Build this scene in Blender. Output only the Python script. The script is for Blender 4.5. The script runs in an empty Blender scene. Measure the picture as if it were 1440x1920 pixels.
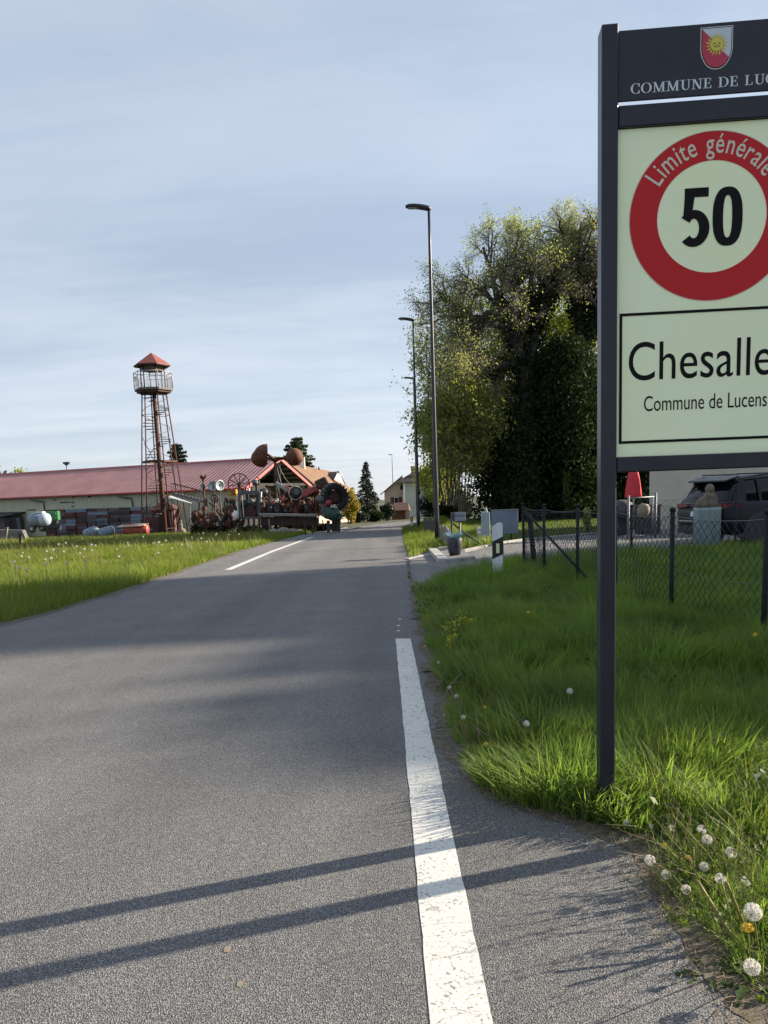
import bpy, bmesh, math, random
import numpy as np
from mathutils import Vector, Matrix, Euler
R = math.radians
scene = bpy.context.scene
COL = scene.collection

# ------------------------------------------------------------------ camera
EYE = 1.5
FPX, CX, CY = 1450.0, 720.0, 1120.0          # lens in photo pixels (1440 x 1920 frame)
PITCH, ROLL = R(7.6), R(2.0)
cam = bpy.data.cameras.new('camera')
cam.sensor_fit = 'VERTICAL'
cam.sensor_height = 36.0
cam.lens = 36.0 * FPX / 1920.0
cam.shift_y = (CY - 960.0) / 1920.0
cam.clip_start = 0.05
cam.clip_end = 3000
cam_ob = bpy.data.objects.new('camera', cam)
COL.objects.link(cam_ob)
CAM_ROT = Matrix.Rotation(math.pi/2 - PITCH, 3, 'X') @ Matrix.Rotation(-ROLL, 3, 'Z')
cam_ob.matrix_world = Matrix.Translation((0, 0, EYE)) @ CAM_ROT.to_4x4()
scene.camera = cam_ob
scene.render.resolution_x, scene.render.resolution_y = 768, 1024

# ------------------------------------------------------------------ sky, sun, exposure
SUN_EL, SUN_FWD = R(20.0), R(18.6)            # elevation; azimuth measured from +X towards +Y
world = bpy.data.worlds.new('World')
scene.world = world
world.use_nodes = True
wn = world.node_tree
wn.nodes.clear()
def N(t, ty, **kw):
    n = t.nodes.new(ty)
    for k, v in kw.items():
        if k == 'inp':
            for a, b in v.items(): n.inputs[a].default_value = b
        else: setattr(n, k, v)
    return n
def L(t, a, ai, b, bi): t.links.new(a.outputs[ai], b.inputs[bi])
sky = N(wn, 'ShaderNodeTexSky', sky_type='NISHITA')
sky.sun_disc = False
sky.sun_elevation = SUN_EL
sky.sun_rotation = math.pi/2 - SUN_FWD
sky.altitude = 600; sky.air_density = 1.0; sky.dust_density = 0.6; sky.ozone_density = 1.5
tc = N(wn, 'ShaderNodeTexCoord')
sep = N(wn, 'ShaderNodeSeparateXYZ'); L(wn, tc, 'Generated', sep, 0)
zz = N(wn, 'ShaderNodeMath', operation='MAXIMUM', inp={1: 0.0}); L(wn, sep, 2, zz, 0)
za = N(wn, 'ShaderNodeMath', operation='ADD', inp={1: 0.22}); L(wn, zz, 0, za, 0)
dx = N(wn, 'ShaderNodeMath', operation='DIVIDE'); L(wn, sep, 0, dx, 0); L(wn, za, 0, dx, 1)
dy = N(wn, 'ShaderNodeMath', operation='DIVIDE'); L(wn, sep, 1, dy, 0); L(wn, za, 0, dy, 1)
cmb = N(wn, 'ShaderNodeCombineXYZ'); L(wn, dx, 0, cmb, 0); L(wn, dy, 0, cmb, 1)
def cloudnoise(rot, sc, loc, scale, det, rough, dist=0.0):
    mp = N(wn, 'ShaderNodeMapping'); mp.inputs['Rotation'].default_value = (0, 0, R(rot)); mp.inputs['Scale'].default_value = (*sc, 1); mp.inputs['Location'].default_value = loc
    L(wn, cmb, 0, mp, 0)
    nz = N(wn, 'ShaderNodeTexNoise', inp={'Scale': scale, 'Detail': det, 'Roughness': rough, 'Distortion': dist}); L(wn, mp, 0, nz, 'Vector'); return nz
def wmath(op, a, b=None, c=None):
    m = N(wn, 'ShaderNodeMath', operation=op)
    for i, q in enumerate((a, b, c)):
        if q is None: continue
        if isinstance(q, (int, float)): m.inputs[i].default_value = q
        else: wn.links.new(q, m.inputs[i])
    return m.outputs[0]
c1 = cloudnoise(-9, (.45, 1.5), (1.3, .4, 0), 1.15, 8, .56, .7)        # broad veils
c2 = cloudnoise(4, (.40, 4.2), (3.1, .7, 0), 1.3, 6, .55, .5)         # fine streaks towards the horizon
c3 = cloudnoise(20, (1.1, 1.6), (0, 2, 0), 2.2, 7, .6, .6)            # wisps
cl_n = wmath('ADD', wmath('MULTIPLY', c1.outputs[0], .64), wmath('ADD', wmath('MULTIPLY', c2.outputs[0], .19), wmath('MULTIPLY', c3.outputs[0], .17)))
rp = N(wn, 'ShaderNodeMapRange', inp={1: .36, 2: .66, 3: 0.0, 4: 1.0}); wn.links.new(cl_n, rp.inputs[0]); rp.interpolation_type = 'SMOOTHSTEP'
# thin high cloud: a pale veil whose brightness follows the clear sky behind it
bw = N(wn, 'ShaderNodeRGBToBW'); L(wn, sky, 0, bw, 0)
lum = wmath('MULTIPLY_ADD', wmath('MINIMUM', bw.outputs[0], 9.0), .155, 1.60)
lum = wmath('MULTIPLY', lum, wmath('MULTIPLY_ADD', rp.outputs[0], .27, .88))
whit = wmath('MULTIPLY', rp.outputs[0], .45)
low = N(wn, 'ShaderNodeMapRange', inp={1: .02, 2: .38, 3: 1.0, 4: 0.0}); L(wn, zz, 0, low, 0)
wf = wmath('MINIMUM', wmath('ADD', whit, wmath('MULTIPLY', low.outputs[0], .55)), 1.0)
tint = N(wn, 'ShaderNodeMix', data_type='RGBA'); wn.links.new(wf, tint.inputs['Factor']); tint.inputs[6].default_value = (.82, 1.0, 1.27, 1); tint.inputs[7].default_value = (.97, 1.0, 1.07, 1)
vl = N(wn, 'ShaderNodeMix', data_type='RGBA', blend_type='MULTIPLY'); vl.inputs['Factor'].default_value = 1; wn.links.new(tint.outputs[2], vl.inputs[6]); wn.links.new(lum, vl.inputs[7])
mx = N(wn, 'ShaderNodeMix', data_type='RGBA'); mx.inputs['Factor'].default_value = .9
wn.links.new(sky.outputs[0], mx.inputs[6]); wn.links.new(vl.outputs[2], mx.inputs[7])
bg = N(wn, 'ShaderNodeBackground', inp={'Strength': 0.117}); wn.links.new(mx.outputs[2], bg.inputs[0])
wo = N(wn, 'ShaderNodeOutputWorld'); L(wn, bg, 0, wo, 0)

sl = bpy.data.lights.new('sun', 'SUN')
sl.energy = 4.6; sl.angle = R(0.6); sl.color = (1.0, 0.87, 0.70)
sun = bpy.data.objects.new('sun', sl); COL.objects.link(sun)
SUN_DIR = Vector((math.cos(SUN_EL)*math.cos(SUN_FWD), math.cos(SUN_EL)*math.sin(SUN_FWD), math.sin(SUN_EL)))
sun.rotation_euler = SUN_DIR.to_track_quat('Z', 'Y').to_euler()
sun.location = (30, 10, 30)
vs = scene.view_settings
vs.view_transform = 'Standard'; vs.look = 'None'; vs.gamma = 1; vs.use_curve_mapping = False
vs.exposure = 1.42
scene.cycles.use_denoising = True
scene.cycles.max_bounces = 8
scene.cycles.transparent_max_bounces = 16

# ------------------------------------------------------------------ where things stand
def ray(px, py):
    v = CAM_ROT @ Vector(((px-CX)/FPX, -(py-CY)/FPX, -1.0))
    return v
def sst(a, b, x):
    t = np.clip((np.asarray(x, float)-a)/(b-a), 0, 1)
    return t*t*(3-2*t)
def gz(x, y):
    """height of the ground: the road drops gently away, the plots on the right stay nearly level"""
    x = np.asarray(x, float); y = np.asarray(y, float)
    yy = np.clip(y, 0, 260)
    s = yy - 10
    drop = -0.02*np.where(s > 3, s, np.where(s < -3, 0, (s+3)**2/12.0))
    right = sst(1.3, 3.6, x)*(1-sst(46, 72, y))
    return drop*(1-0.75*right)
def G(px, py):
    """ground point seen at a photo pixel"""
    d = ray(px, py)
    lo, hi = 0.5, 400.0
    f = lambda t: EYE + d.z*t - float(gz(d.x*t, d.y*t))
    for i in range(60):
        m = (lo+hi)/2
        if f(m) > 0: lo = m
        else: hi = m
    return Vector((d.x*lo, d.y*lo, EYE+d.z*lo))
def P(px, py, Y):
    """point at a photo pixel on the vertical plane y = Y"""
    d = ray(px, py); t = Y/d.y
    return Vector((d.x*t, Y, EYE+d.z*t))
def H(px, py, z):
    d = ray(px, py); t = (z-EYE)/d.z
    return Vector((d.x*t, d.y*t, z))
def base(px, Y):
    """ground point under photo column px at distance Y (on the row of the horizon)"""
    p = P(px, 980, Y); return Vector((p.x, Y, float(gz(p.x, Y))))

# ------------------------------------------------------------------ materials
def lin(r, g, b):
    f = lambda c: (c/255/12.92) if c/255 <= 0.04045 else ((c/255+0.055)/1.055)**2.4
    return (f(r), f(g), f(b))
MATS = {}
def mat(name, col, rough=0.6, metal=0.0, col2=None, scale=6.0, bump=0.0, bscale=None, spec=0.5, coat=0.0, trans=0.0, detail=5, rise=(0.35, 0.65), stretch=None):
    if name in MATS: return MATS[name]
    m = bpy.data.materials.new(name); m.use_nodes = True; t = m.node_tree
    b = t.nodes['Principled BSDF']
    b.inputs['Base Color'].default_value = (*col, 1); b.inputs['Roughness'].default_value = rough
    b.inputs['Metallic'].default_value = metal; b.inputs['Specular IOR Level'].default_value = spec
    b.inputs['Coat Weight'].default_value = coat
    tcn = N(t, 'ShaderNodeTexCoord')
    mpn = N(t, 'ShaderNodeMapping'); L(t, tcn, 'Object', mpn, 0)
    if stretch: mpn.inputs['Scale'].default_value = stretch
    if col2 is not None:
        nzn = N(t, 'ShaderNodeTexNoise', inp={'Scale': scale, 'Detail': detail, 'Roughness': 0.6}); L(t, mpn, 0, nzn, 'Vector')
        rpn = N(t, 'ShaderNodeValToRGB'); L(t, nzn, 0, rpn, 0)
        rpn.color_ramp.elements[0].position = rise[0]; rpn.color_ramp.elements[0].color = (*col, 1)
        rpn.color_ramp.elements[1].position = rise[1]; rpn.color_ramp.elements[1].color = (*col2, 1)
        L(t, rpn, 0, b, 'Base Color')
    if bump > 0:
        nb = N(t, 'ShaderNodeTexNoise', inp={'Scale': bscale or scale*4, 'Detail': 4, 'Roughness': 0.6}); L(t, mpn, 0, nb, 'Vector')
        bp = N(t, 'ShaderNodeBump', inp={'Strength': 0.6, 'Distance': bump}); L(t, nb, 0, bp, 'Height'); L(t, bp, 0, b, 'Normal')
    MATS[name] = m
    return m
def leafmat(name, cols, rough=0.5, trans=0.45, spec=0.25, clump=0.0, tint=(1.25, 1.2, 0.5)):
    """leaf or blade: every leaf its own shade, light passing through it"""
    if name in MATS: return MATS[name]
    m = bpy.data.materials.new(name); m.use_nodes = True; t = m.node_tree; t.nodes.clear()
    g = N(t, 'ShaderNodeNewGeometry')
    rpn = N(t, 'ShaderNodeValToRGB')
    src = g.outputs['Random Per Island']
    if clump > 0:
        nzn = N(t, 'ShaderNodeTexNoise', inp={'Scale': clump, 'Detail': 3}); L(t, g, 'Position', nzn, 'Vector')
        a = N(t, 'ShaderNodeMath', operation='MULTIPLY_ADD', inp={1: 1.6, 2: -0.55}); L(t, nzn, 0, a, 0)
        b2 = N(t, 'ShaderNodeMath', operation='MULTIPLY_ADD', inp={1: 0.55}); t.links.new(src, b2.inputs[0]); L(t, a, 0, b2, 2)
        c2 = N(t, 'ShaderNodeMath', operation='MULTIPLY', inp={1: 0.8}); L(t, b2, 0, c2, 0)
        src = c2.outputs[0]
    t.links.new(src, rpn.inputs[0])
    el = rpn.color_ramp.elements
    while len(el) < len(cols): el.new(0.5)
    for i, c in enumerate(cols):
        el[i].position = i/(len(cols)-1); el[i].color = (*c, 1)
    d = N(t, 'ShaderNodeBsdfPrincipled', inp={'Roughness': rough, 'Specular IOR Level': spec}); L(t, rpn, 0, d, 'Base Color')
    tr = N(t, 'ShaderNodeBsdfTranslucent')
    ml = N(t, 'ShaderNodeMix', data_type='RGBA', blend_type='MULTIPLY'); ml.inputs['Factor'].default_value = 1
    t.links.new(rpn.outputs[0], ml.inputs[6]); ml.inputs[7].default_value = (*tint, 1); t.links.new(ml.outputs[2], tr.inputs[0])
    ms = N(t, 'ShaderNodeMixShader', inp={0: trans}); L(t, d, 0, ms, 1); L(t, tr, 0, ms, 2)
    o = N(t, 'ShaderNodeOutputMaterial'); L(t, ms, 0, o, 0)
    MATS[name] = m
    return m

# ------------------------------------------------------------------ building blocks
def tag(o, label=None, cat=None, group=None, kind=None):
    if label: o['label'] = label
    if cat: o['category'] = cat
    if group: o['group'] = group
    if kind: o['kind'] = kind
    return o
def thing(name, label, cat, loc=(0, 0, 0), group=None):
    o = bpy.data.objects.new(name, None); COL.objects.link(o); o.empty_display_size = 0.2
    o.location = loc; return tag(o, label, cat, group)
def wloc(o):
    v = Vector((0, 0, 0))
    while o is not None:
        v += o.location; o = o.parent
    return v
def link_mesh(name, me, parent=None, kind=None, loc=None):
    o = bpy.data.objects.new(name, me); COL.objects.link(o)
    if parent is not None: o.parent = parent
    if loc is not None: o.location = loc
    if kind: o['kind'] = kind
    return o
def np_mesh(name, verts, quads=None, tris=None, m=None, smooth=False):
    me = bpy.data.meshes.new(name)
    verts = np.asarray(verts, np.float32)
    nq = 0 if quads is None else len(quads); nt = 0 if tris is None else len(tris)
    me.vertices.add(len(verts)); me.vertices.foreach_set('co', verts.ravel())
    idx = []; 
    if nq: idx.append(np.asarray(quads, np.int32).ravel())
    if nt: idx.append(np.asarray(tris, np.int32).ravel())
    idx = np.concatenate(idx)
    me.loops.add(len(idx)); me.loops.foreach_set('vertex_index', idx)
    me.polygons.add(nq+nt)
    starts = np.concatenate([np.arange(nq)*4, nq*4+np.arange(nt)*3]).astype(np.int32)
    me.polygons.foreach_set('loop_start', starts)
    me.update(calc_edges=True)
    if smooth: me.polygons.foreach_set('use_smooth', np.ones(nq+nt, bool))
    if m is not None: me.materials.append(m)
    return me
class MB:
    """collects boxes, tubes, lathes, prisms ... given in world coordinates; build() makes one mesh object"""
    def __init__(s): s.v = []; s.f = []; s.sm = []
    def add(s, vs, fs, smooth=False):
        o = len(s.v); s.v += [Vector(p) for p in vs]; s.f += [[i+o for i in f] for f in fs]; s.sm += [smooth]*len(fs); return s
    def box(s, c, size, rot=None, bev=0.0):
        hx, hy, hz = size[0]/2, size[1]/2, size[2]/2
        M = rot if rot is not None else Matrix.Identity(3)
        c = Vector(c)
        if bev > 0 and bev < min(hx, hy, hz)*0.99:
            bm = bmesh.new(); bmesh.ops.create_cube(bm, size=1.0)
            for v in bm.verts: v.co = Vector((v.co.x*hx*2, v.co.y*hy*2, v.co.z*hz*2))
            bmesh.ops.bevel(bm, geom=bm.edges[:], offset=bev, segments=1, affect='EDGES', profile=0.5)
            bm.verts.index_update()
            s.add([c + M @ v.co for v in bm.verts], [[v.index for v in f.verts] for f in bm.faces]); bm.free(); return s
        vs = [c + M @ Vector((x*hx, y*hy, z*hz)) for x in (-1, 1) for y in (-1, 1) for z in (-1, 1)]
        s.add(vs, [(0,1,3,2), (4,6,7,5), (0,4,5,1), (2,3,7,6), (0,2,6,4), (1,5,7,3)]); return s
    def bar(s, a, b, w, h=None, up=(0, 0, 1), bev=0.0):
        a = Vector(a); b = Vector(b); d = b-a; l = d.length; d.normalize()
        u = Vector(up)
        if abs(d.dot(u)) > 0.99: u = Vector((0, 1, 0))
        x = d.cross(u).normalized(); u2 = x.cross(d)
        M = Matrix((x, d, u2)).transposed()
        return s.box((a+b)/2, (w, l, h if h is not None else w), M, bev)
    def tube(s, pts, rad, n=8, cap=True, smooth=True):
        pts = [Vector(p) for p in pts]
        if not hasattr(rad, '__len__'): rad = [rad]*len(pts)
        o = []; prev = None
        for i, p in enumerate(pts):
            d = (pts[min(i+1, len(pts)-1)] - pts[max(i-1, 0)])
            if d.length < 1e-9: d = Vector((0, 0, 1))
            d.normalize()
            if prev is None:
                x = d.orthogonal().normalized()
            else:
                x = prev - d*prev.dot(d)
                x = x.normalized() if x.length > 1e-6 else d.orthogonal().normalized()
            prev = x; y = d.cross(x)
            for k in range(n):
                a = 2*math.pi*k/n
                o.append(p + (x*math.cos(a) + y*math.sin(a))*rad[i])
        f = []
        for i in range(len(pts)-1):
            for k in range(n):
                f.append((i*n+k, i*n+(k+1) % n, (i+1)*n+(k+1) % n, (i+1)*n+k))
        s.add(o, f, smooth)
        if cap:
            q = len(s.v)-len(o)
            s.f.append([q+k for k in range(n)][::-1]); s.f.append([q+(len(pts)-1)*n+k for k in range(n)]); s.sm += [False, False]
        return s
    def lathe(s, c, prof, n=16, axis=(0, 0, 1), cap=True, smooth=True, a0=0, a1=2*math.pi):
        ax = Vector(axis).normalized(); x = ax.orthogonal().normalized(); y = ax.cross(x); c = Vector(c)
        full = abs(a1-a0-2*math.pi) < 1e-6; m = n if full else n+1
        vs = []
        for r, h in prof:
            for k in range(m):
                a = a0+(a1-a0)*k/n
                vs.append(c + ax*h + (x*math.cos(a)+y*math.sin(a))*max(r, 1e-4))
        f = []
        for i in range(len(prof)-1):
            for k in range(n):
                k2 = (k+1) % m
                f.append((i*m+k, i*m+k2, (i+1)*m+k2, (i+1)*m+k))
        s.add(vs, f, smooth)
        if cap and full:
            q = len(s.v)-len(vs)
            if prof[0][0] > 1e-3: s.f.append([q+k for k in range(m)][::-1]); s.sm.append(False)
            if prof[-1][0] > 1e-3: s.f.append([q+(len(prof)-1)*m+k for k in range(m)]); s.sm.append(False)
        return s
    def ell(s, c, r, nu=14, nv=9, rot=None, f=None):
        c = Vector(c); M = rot or Matrix.Identity(3); vs = []
        for j in range(nv+1):
            th = math.pi*j/nv
            for i in range(nu):
                ph = 2*math.pi*i/nu
                u = Vector((math.sin(th)*math.cos(ph), math.sin(th)*math.sin(ph), math.cos(th)))
                k = f(u) if f else 1.0
                vs.append(c + M @ Vector((u.x*r[0]*k, u.y*r[1]*k, u.z*r[2]*k)))
        fs = [(j*nu+i, (j+1)*nu+i, (j+1)*nu+(i+1) % nu, j*nu+(i+1) % nu) for j in range(nv) for i in range(nu)]
        return s.add(vs, fs, True)
    def prism(s, poly, d, smooth=False):
        """poly: list of 3D points, extruded by vector d"""
        poly = [Vector(p) for p in poly]; d = Vector(d); n = len(poly)
        return s.add(poly+[p+d for p in poly], [list(range(n))[::-1], list(range(n, 2*n))] + [(i, (i+1) % n, (i+1) % n+n, i+n) for i in range(n)], smooth)
    def quad(s, *p): return s.add(p, [list(range(len(p)))])
    def build(s, name, m, parent=None, kind=None, label=None, origin=None, xf=None):
        o = wloc(parent) if parent is not None else Vector((0, 0, 0))
        if origin is not None: o = Vector(origin)
        vs = s.v if xf is None else [xf @ v for v in s.v]
        me = bpy.data.meshes.new(name)
        me.from_pydata([tuple(v-o) for v in vs], [], s.f)
        me.polygons.foreach_set('use_smooth', s.sm)
        if m is not None: me.materials.append(m)
        bm = bmesh.new(); bm.from_mesh(me)
        bmesh.ops.remove_doubles(bm, verts=bm.verts[:], dist=1e-5)
        bmesh.ops.recalc_face_normals(bm, faces=bm.faces[:]); bm.to_mesh(me); bm.free()
        ob = link_mesh(name, me, parent, kind)
        if origin is not None: ob.location = Vector(origin) - (wloc(parent) if parent is not None else Vector((0, 0, 0)))
        if label: ob['label'] = label
        return ob
def kids(o): return [c for c in list(COL.objects) if c.parent == o]
CH = {}
def dup(root, loc=None, rz=None, label=None, parent=None, sc=None):
    ch = CH.get(root.name)
    if ch is None:
        ch = CH[root.name] = [c for c in list(root.children)] if root.children else []
    c = root.copy(); COL.objects.link(c)
    if parent is not None: c.parent = parent
    if loc is not None: c.location = loc
    if rz is not None: c.rotation_euler = (0, 0, rz) if not hasattr(rz, '__len__') else rz
    if sc is not None: c.scale = (sc, sc, sc) if not hasattr(sc, '__len__') else sc
    if label: c['label'] = label
    for k in ch: dup(k, parent=c)
    return c
rng = np.random.default_rng(7)
random.seed(7)
def resample(poly, n):
    p = np.array([[q[0], q[1]] for q in poly], float)
    s = np.concatenate([[0], np.cumsum(np.hypot(*np.diff(p, axis=0).T))])
    t = np.linspace(0, s[-1], n)
    return np.stack([np.interp(t, s, p[:, 0]), np.interp(t, s, p[:, 1])], 1)
def inpoly(pts, poly):
    x, y = pts[:, 0], pts[:, 1]; c = np.zeros(len(pts), bool); n = len(poly); j = n-1
    for i in range(n):
        xi, yi = poly[i][0], poly[i][1]; xj, yj = poly[j][0], poly[j][1]
        if yi != yj:
            c ^= ((yi > y) != (yj > y)) & (x < (xj-xi)*(y-yi)/(yj-yi)+xi)
        j = i
    return c
def vnoise(x, y, s, seed=0):
    """smooth value noise in 0..1"""
    r = np.random.default_rng(seed).random((64, 64))
    u = np.asarray(x)*s; v = np.asarray(y)*s
    i = np.floor(u).astype(int); j = np.floor(v).astype(int); a = u-i; b = v-j
    a = a*a*(3-2*a); b = b*b*(3-2*b)
    g = lambda p, q: r[p % 64, q % 64]
    return (g(i, j)*(1-a)+g(i+1, j)*a)*(1-b)+(g(i, j+1)*(1-a)+g(i+1, j+1)*a)*b
def strip(name, lp, rp_, nx, m, dz, kind='structure', n=160):
    """sheet lofted between two ground polylines with the same number of points, lying dz above the ground"""
    lp = np.asarray(lp); rp_ = np.asarray(rp_); n = len(lp)
    t = np.linspace(0, 1, nx+1)[None, :, None]
    g = lp[:, None, :]*(1-t)+rp_[:, None, :]*t
    z = gz(g[..., 0], g[..., 1])+dz
    v = np.concatenate([g, z[..., None]], 2).reshape(-1, 3)
    i, j = np.meshgrid(np.arange(n-1), np.arange(nx), indexing='ij'); a = (i*(nx+1)+j).ravel()
    q = np.stack([a, a+1, a+nx+2, a+nx+1], 1)
    o = link_mesh(name, np_mesh(name, v, q, None, m, True), None, kind)
    return o

# ================================================================== ground and road
def asphalt(name, dark, pale, crack=0.0, tone=1.0, warm=(0.05, 0.048, 0.045)):
    m = bpy.data.materials.new(name); m.use_nodes = True; t = m.node_tree; b = t.nodes['Principled BSDF']
    g = N(t, 'ShaderNodeNewGeometry')
    v1 = N(t, 'ShaderNodeTexVoronoi', inp={'Scale': 180.0, 'Randomness': 1.0}); L(t, g, 'Position', v1, 'Vector')
    n1 = N(t, 'ShaderNodeTexNoise', inp={'Scale': 160.0, 'Detail': 3, 'Roughness': 0.7}); L(t, g, 'Position', n1, 'Vector')
    n2 = N(t, 'ShaderNodeTexNoise', inp={'Scale': 1.3, 'Detail': 5, 'Roughness': 0.6}); L(t, g, 'Position', n2, 'Vector')
    mp = N(t, 'ShaderNodeMapping'); mp.inputs['Scale'].default_value = (1.1, 0.05, 1); L(t, g, 'Position', mp, 0)
    n3 = N(t, 'ShaderNodeTexNoise', inp={'Scale': 1.2, 'Detail': 3}); L(t, mp, 0, n3, 'Vector')
    # stone colour: per-stone random grey
    sc = N(t, 'ShaderNodeSeparateColor'); L(t, v1, 'Color', sc, 0)
    r1 = N(t, 'ShaderNodeValToRGB'); L(t, sc, 0, r1, 0)
    e = r1.color_ramp.elements; e[0].position = 0.05; e[0].color = (*dark, 1); e[1].position = 0.97; e[1].color = (*pale, 1)
    k = e.new(0.55); k.color = tuple((dark[i]*1.15+pale[i]*0.4)/1.4 for i in range(3))+(1,)
    # binder between the stones
    edg = N(t, 'ShaderNodeMapRange', inp={1: 0.28, 2: 0.75, 3: 0.0, 4: 1.0}); L(t, v1, 'Distance', edg, 0)
    mxa = N(t, 'ShaderNodeMix', data_type='RGBA'); L(t, edg, 0, mxa, 'Factor'); t.links.new(r1.outputs[0], mxa.inputs[6]); mxa.inputs[7].default_value = (dark[0]*.42, dark[1]*.42, dark[2]*.45, 1)
    big = N(t, 'ShaderNodeMath', operation='MULTIPLY_ADD', inp={1: 0.55, 2: 0.31}); L(t, n2, 0, big, 0)
    bg2 = N(t, 'ShaderNodeMath', operation='MULTIPLY_ADD', inp={1: 0.85}); L(t, n3, 0, bg2, 0); L(t, big, 0, bg2, 2)
    mul = N(t, 'ShaderNodeMix', data_type='RGBA', blend_type='MULTIPLY'); mul.inputs['Factor'].default_value = 1
    t.links.new(mxa.outputs[2], mul.inputs[6]); t.links.new(bg2.outputs[0], mul.inputs[7])
    t.links.new(mul.outputs[2], b.inputs['Base Color'])
    b.inputs['Roughness'].default_value = 0.78; b.inputs['Specular IOR Level'].default_value = 0.4
    hs = N(t, 'ShaderNodeMath', operation='MULTIPLY_ADD', inp={1: -1.0, 2: 1.0}); L(t, v1, 'Distance', hs, 0)
    h2 = N(t, 'ShaderNodeMath', operation='MULTIPLY_ADD', inp={1: 0.5}); L(t, n1, 0, h2, 0); L(t, hs, 0, h2, 2)
    bp = N(t, 'ShaderNodeBump', inp={'Strength': 0.7, 'Distance': 0.0045}); L(t, h2, 0, bp, 'Height'); L(t, bp, 0, b, 'Normal')
    return m
M_ASPH = asphalt('asphalt', (0.128, 0.127, 0.128), (0.345, 0.332, 0.31))
M_ASPH2 = asphalt('old_asphalt', (0.17, 0.167, 0.162), (0.38, 0.37, 0.355))
def paintmat():
    m = bpy.data.materials.new('road_paint'); m.use_nodes = True; t = m.node_tree; b = t.nodes['Principled BSDF']
    g = N(t, 'ShaderNodeNewGeometry')
    v1 = N(t, 'ShaderNodeTexVoronoi', inp={'Scale': 95.0}); L(t, g, 'Position', v1, 'Vector')
    n1 = N(t, 'ShaderNodeTexNoise', inp={'Scale': 9.0, 'Detail': 6, 'Roughness': 0.75}); L(t, g, 'Position', n1, 'Vector')
    n4 = N(t, 'ShaderNodeTexNoise', inp={'Scale': 60.0, 'Detail': 3}); L(t, g, 'Position', n4, 'Vector')
    mp = N(t, 'ShaderNodeMapping'); mp.inputs['Scale'].default_value = (0.5, 3.2, 1); L(t, g, 'Position', mp, 0)
    v2 = N(t, 'ShaderNodeTexVoronoi', feature='DISTANCE_TO_EDGE', inp={'Scale': 3.3}); 
    nw = N(t, 'ShaderNodeTexNoise', inp={'Scale': 3.0, 'Detail': 5}); L(t, g, 'Position', nw, 'Vector')
    av = N(t, 'ShaderNodeVectorMath', operation='MULTIPLY_ADD'); t.links.new(nw.outputs['Color'], av.inputs[0]); av.inputs[1].default_value = (.5,.5,.5); L(t, mp, 0, av, 2)
    L(t, av, 0, v2, 'Vector')
    crk = N(t, 'ShaderNodeMapRange', inp={1: 0.0, 2: 0.012, 3: 1.0, 4: 0.0}); L(t, v2, 'Distance', crk, 0)
    a = N(t, 'ShaderNodeMath', operation='MULTIPLY_ADD', inp={1: 0.9}); L(t, v1, 'Distance', a, 0); L(t, n1, 0, a, 2)
    w = N(t, 'ShaderNodeMapRange', inp={1: 1.16, 2: 1.30, 3: 0.0, 4: 0.75}); L(t, a, 0, w, 0)
    mxw = N(t, 'ShaderNodeMath', operation='MAXIMUM'); L(t, w, 0, mxw, 0); 
    ck = N(t, 'ShaderNodeMath', operation='MULTIPLY', inp={1: 0.6}); L(t, crk, 0, ck, 0); L(t, ck, 0, mxw, 1)
    cr = N(t, 'ShaderNodeValToRGB'); L(t, n4, 0, cr, 0)
    cr.color_ramp.elements[0].position = .3; cr.color_ramp.elements[0].color = (.56,.545,.50,1)
    cr.color_ramp.elements[1].position = .7; cr.color_ramp.elements[1].color = (.68,.665,.62,1)
    mx = N(t, 'ShaderNodeMix', data_type='RGBA'); L(t, mxw, 0, mx, 'Factor'); t.links.new(cr.outputs[0], mx.inputs[6]); mx.inputs[7].default_value = (.10,.10,.098,1)
    t.links.new(mx.outputs[2], b.inputs['Base Color']); b.inputs['Roughness'].default_value = 0.7
    bp = N(t, 'ShaderNodeBump', inp={'Strength': 0.4, 'Distance': 0.0022}); hh = N(t, 'ShaderNodeMath', operation='MULTIPLY', inp={1: -1.0}); L(t, v1, 'Distance', hh, 0); L(t, hh, 0, bp, 'Height'); L(t, bp, 0, b, 'Normal')
    return m
M_PAINT = paintmat()
M_SOIL = mat('soil', (0.05, 0.045, 0.022), 0.95, col2=(0.055, 0.075, 0.02), scale=1.2, bump=0.03, bscale=30)
M_CONC = mat('concrete', (0.30, 0.29, 0.27), 0.85, col2=(0.42, 0.41, 0.38), scale=5, bump=0.004, bscale=60)
M_PAVE = mat('driveway_setts', (0.17, 0.165, 0.16), 0.85, col2=(0.27, 0.26, 0.25), scale=3.5, bump=0.01, bscale=25)

xs = np.unique(np.concatenate([np.linspace(-420, -40, 20), np.linspace(-40, -8, 33), np.arange(-8, 8, 0.5), np.linspace(8, 40, 33), np.linspace(40, 420, 20)]))
ys = np.unique(np.concatenate([np.linspace(-60, 0, 13), np.arange(0, 30, 0.75), np.arange(30, 100, 2.0), np.linspace(100, 300, 41), np.linspace(300, 900, 13)]))
gx, gy = np.meshgrid(xs, ys, indexing='ij')
gv = np.stack([gx, gy, gz(gx, gy)], 2).reshape(-1, 3)
ii, jj = np.meshgrid(np.arange(len(xs)-1), np.arange(len(ys)-1), indexing='ij'); a_ = (ii*len(ys)+jj).ravel()
link_mesh('ground', np_mesh('ground', gv, np.stack([a_, a_+len(ys), a_+len(ys)+1, a_+1], 1), None, M_SOIL, True), None, 'structure')

def gp(*px): return [tuple(G(*p)[:2]) for p in px]
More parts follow.
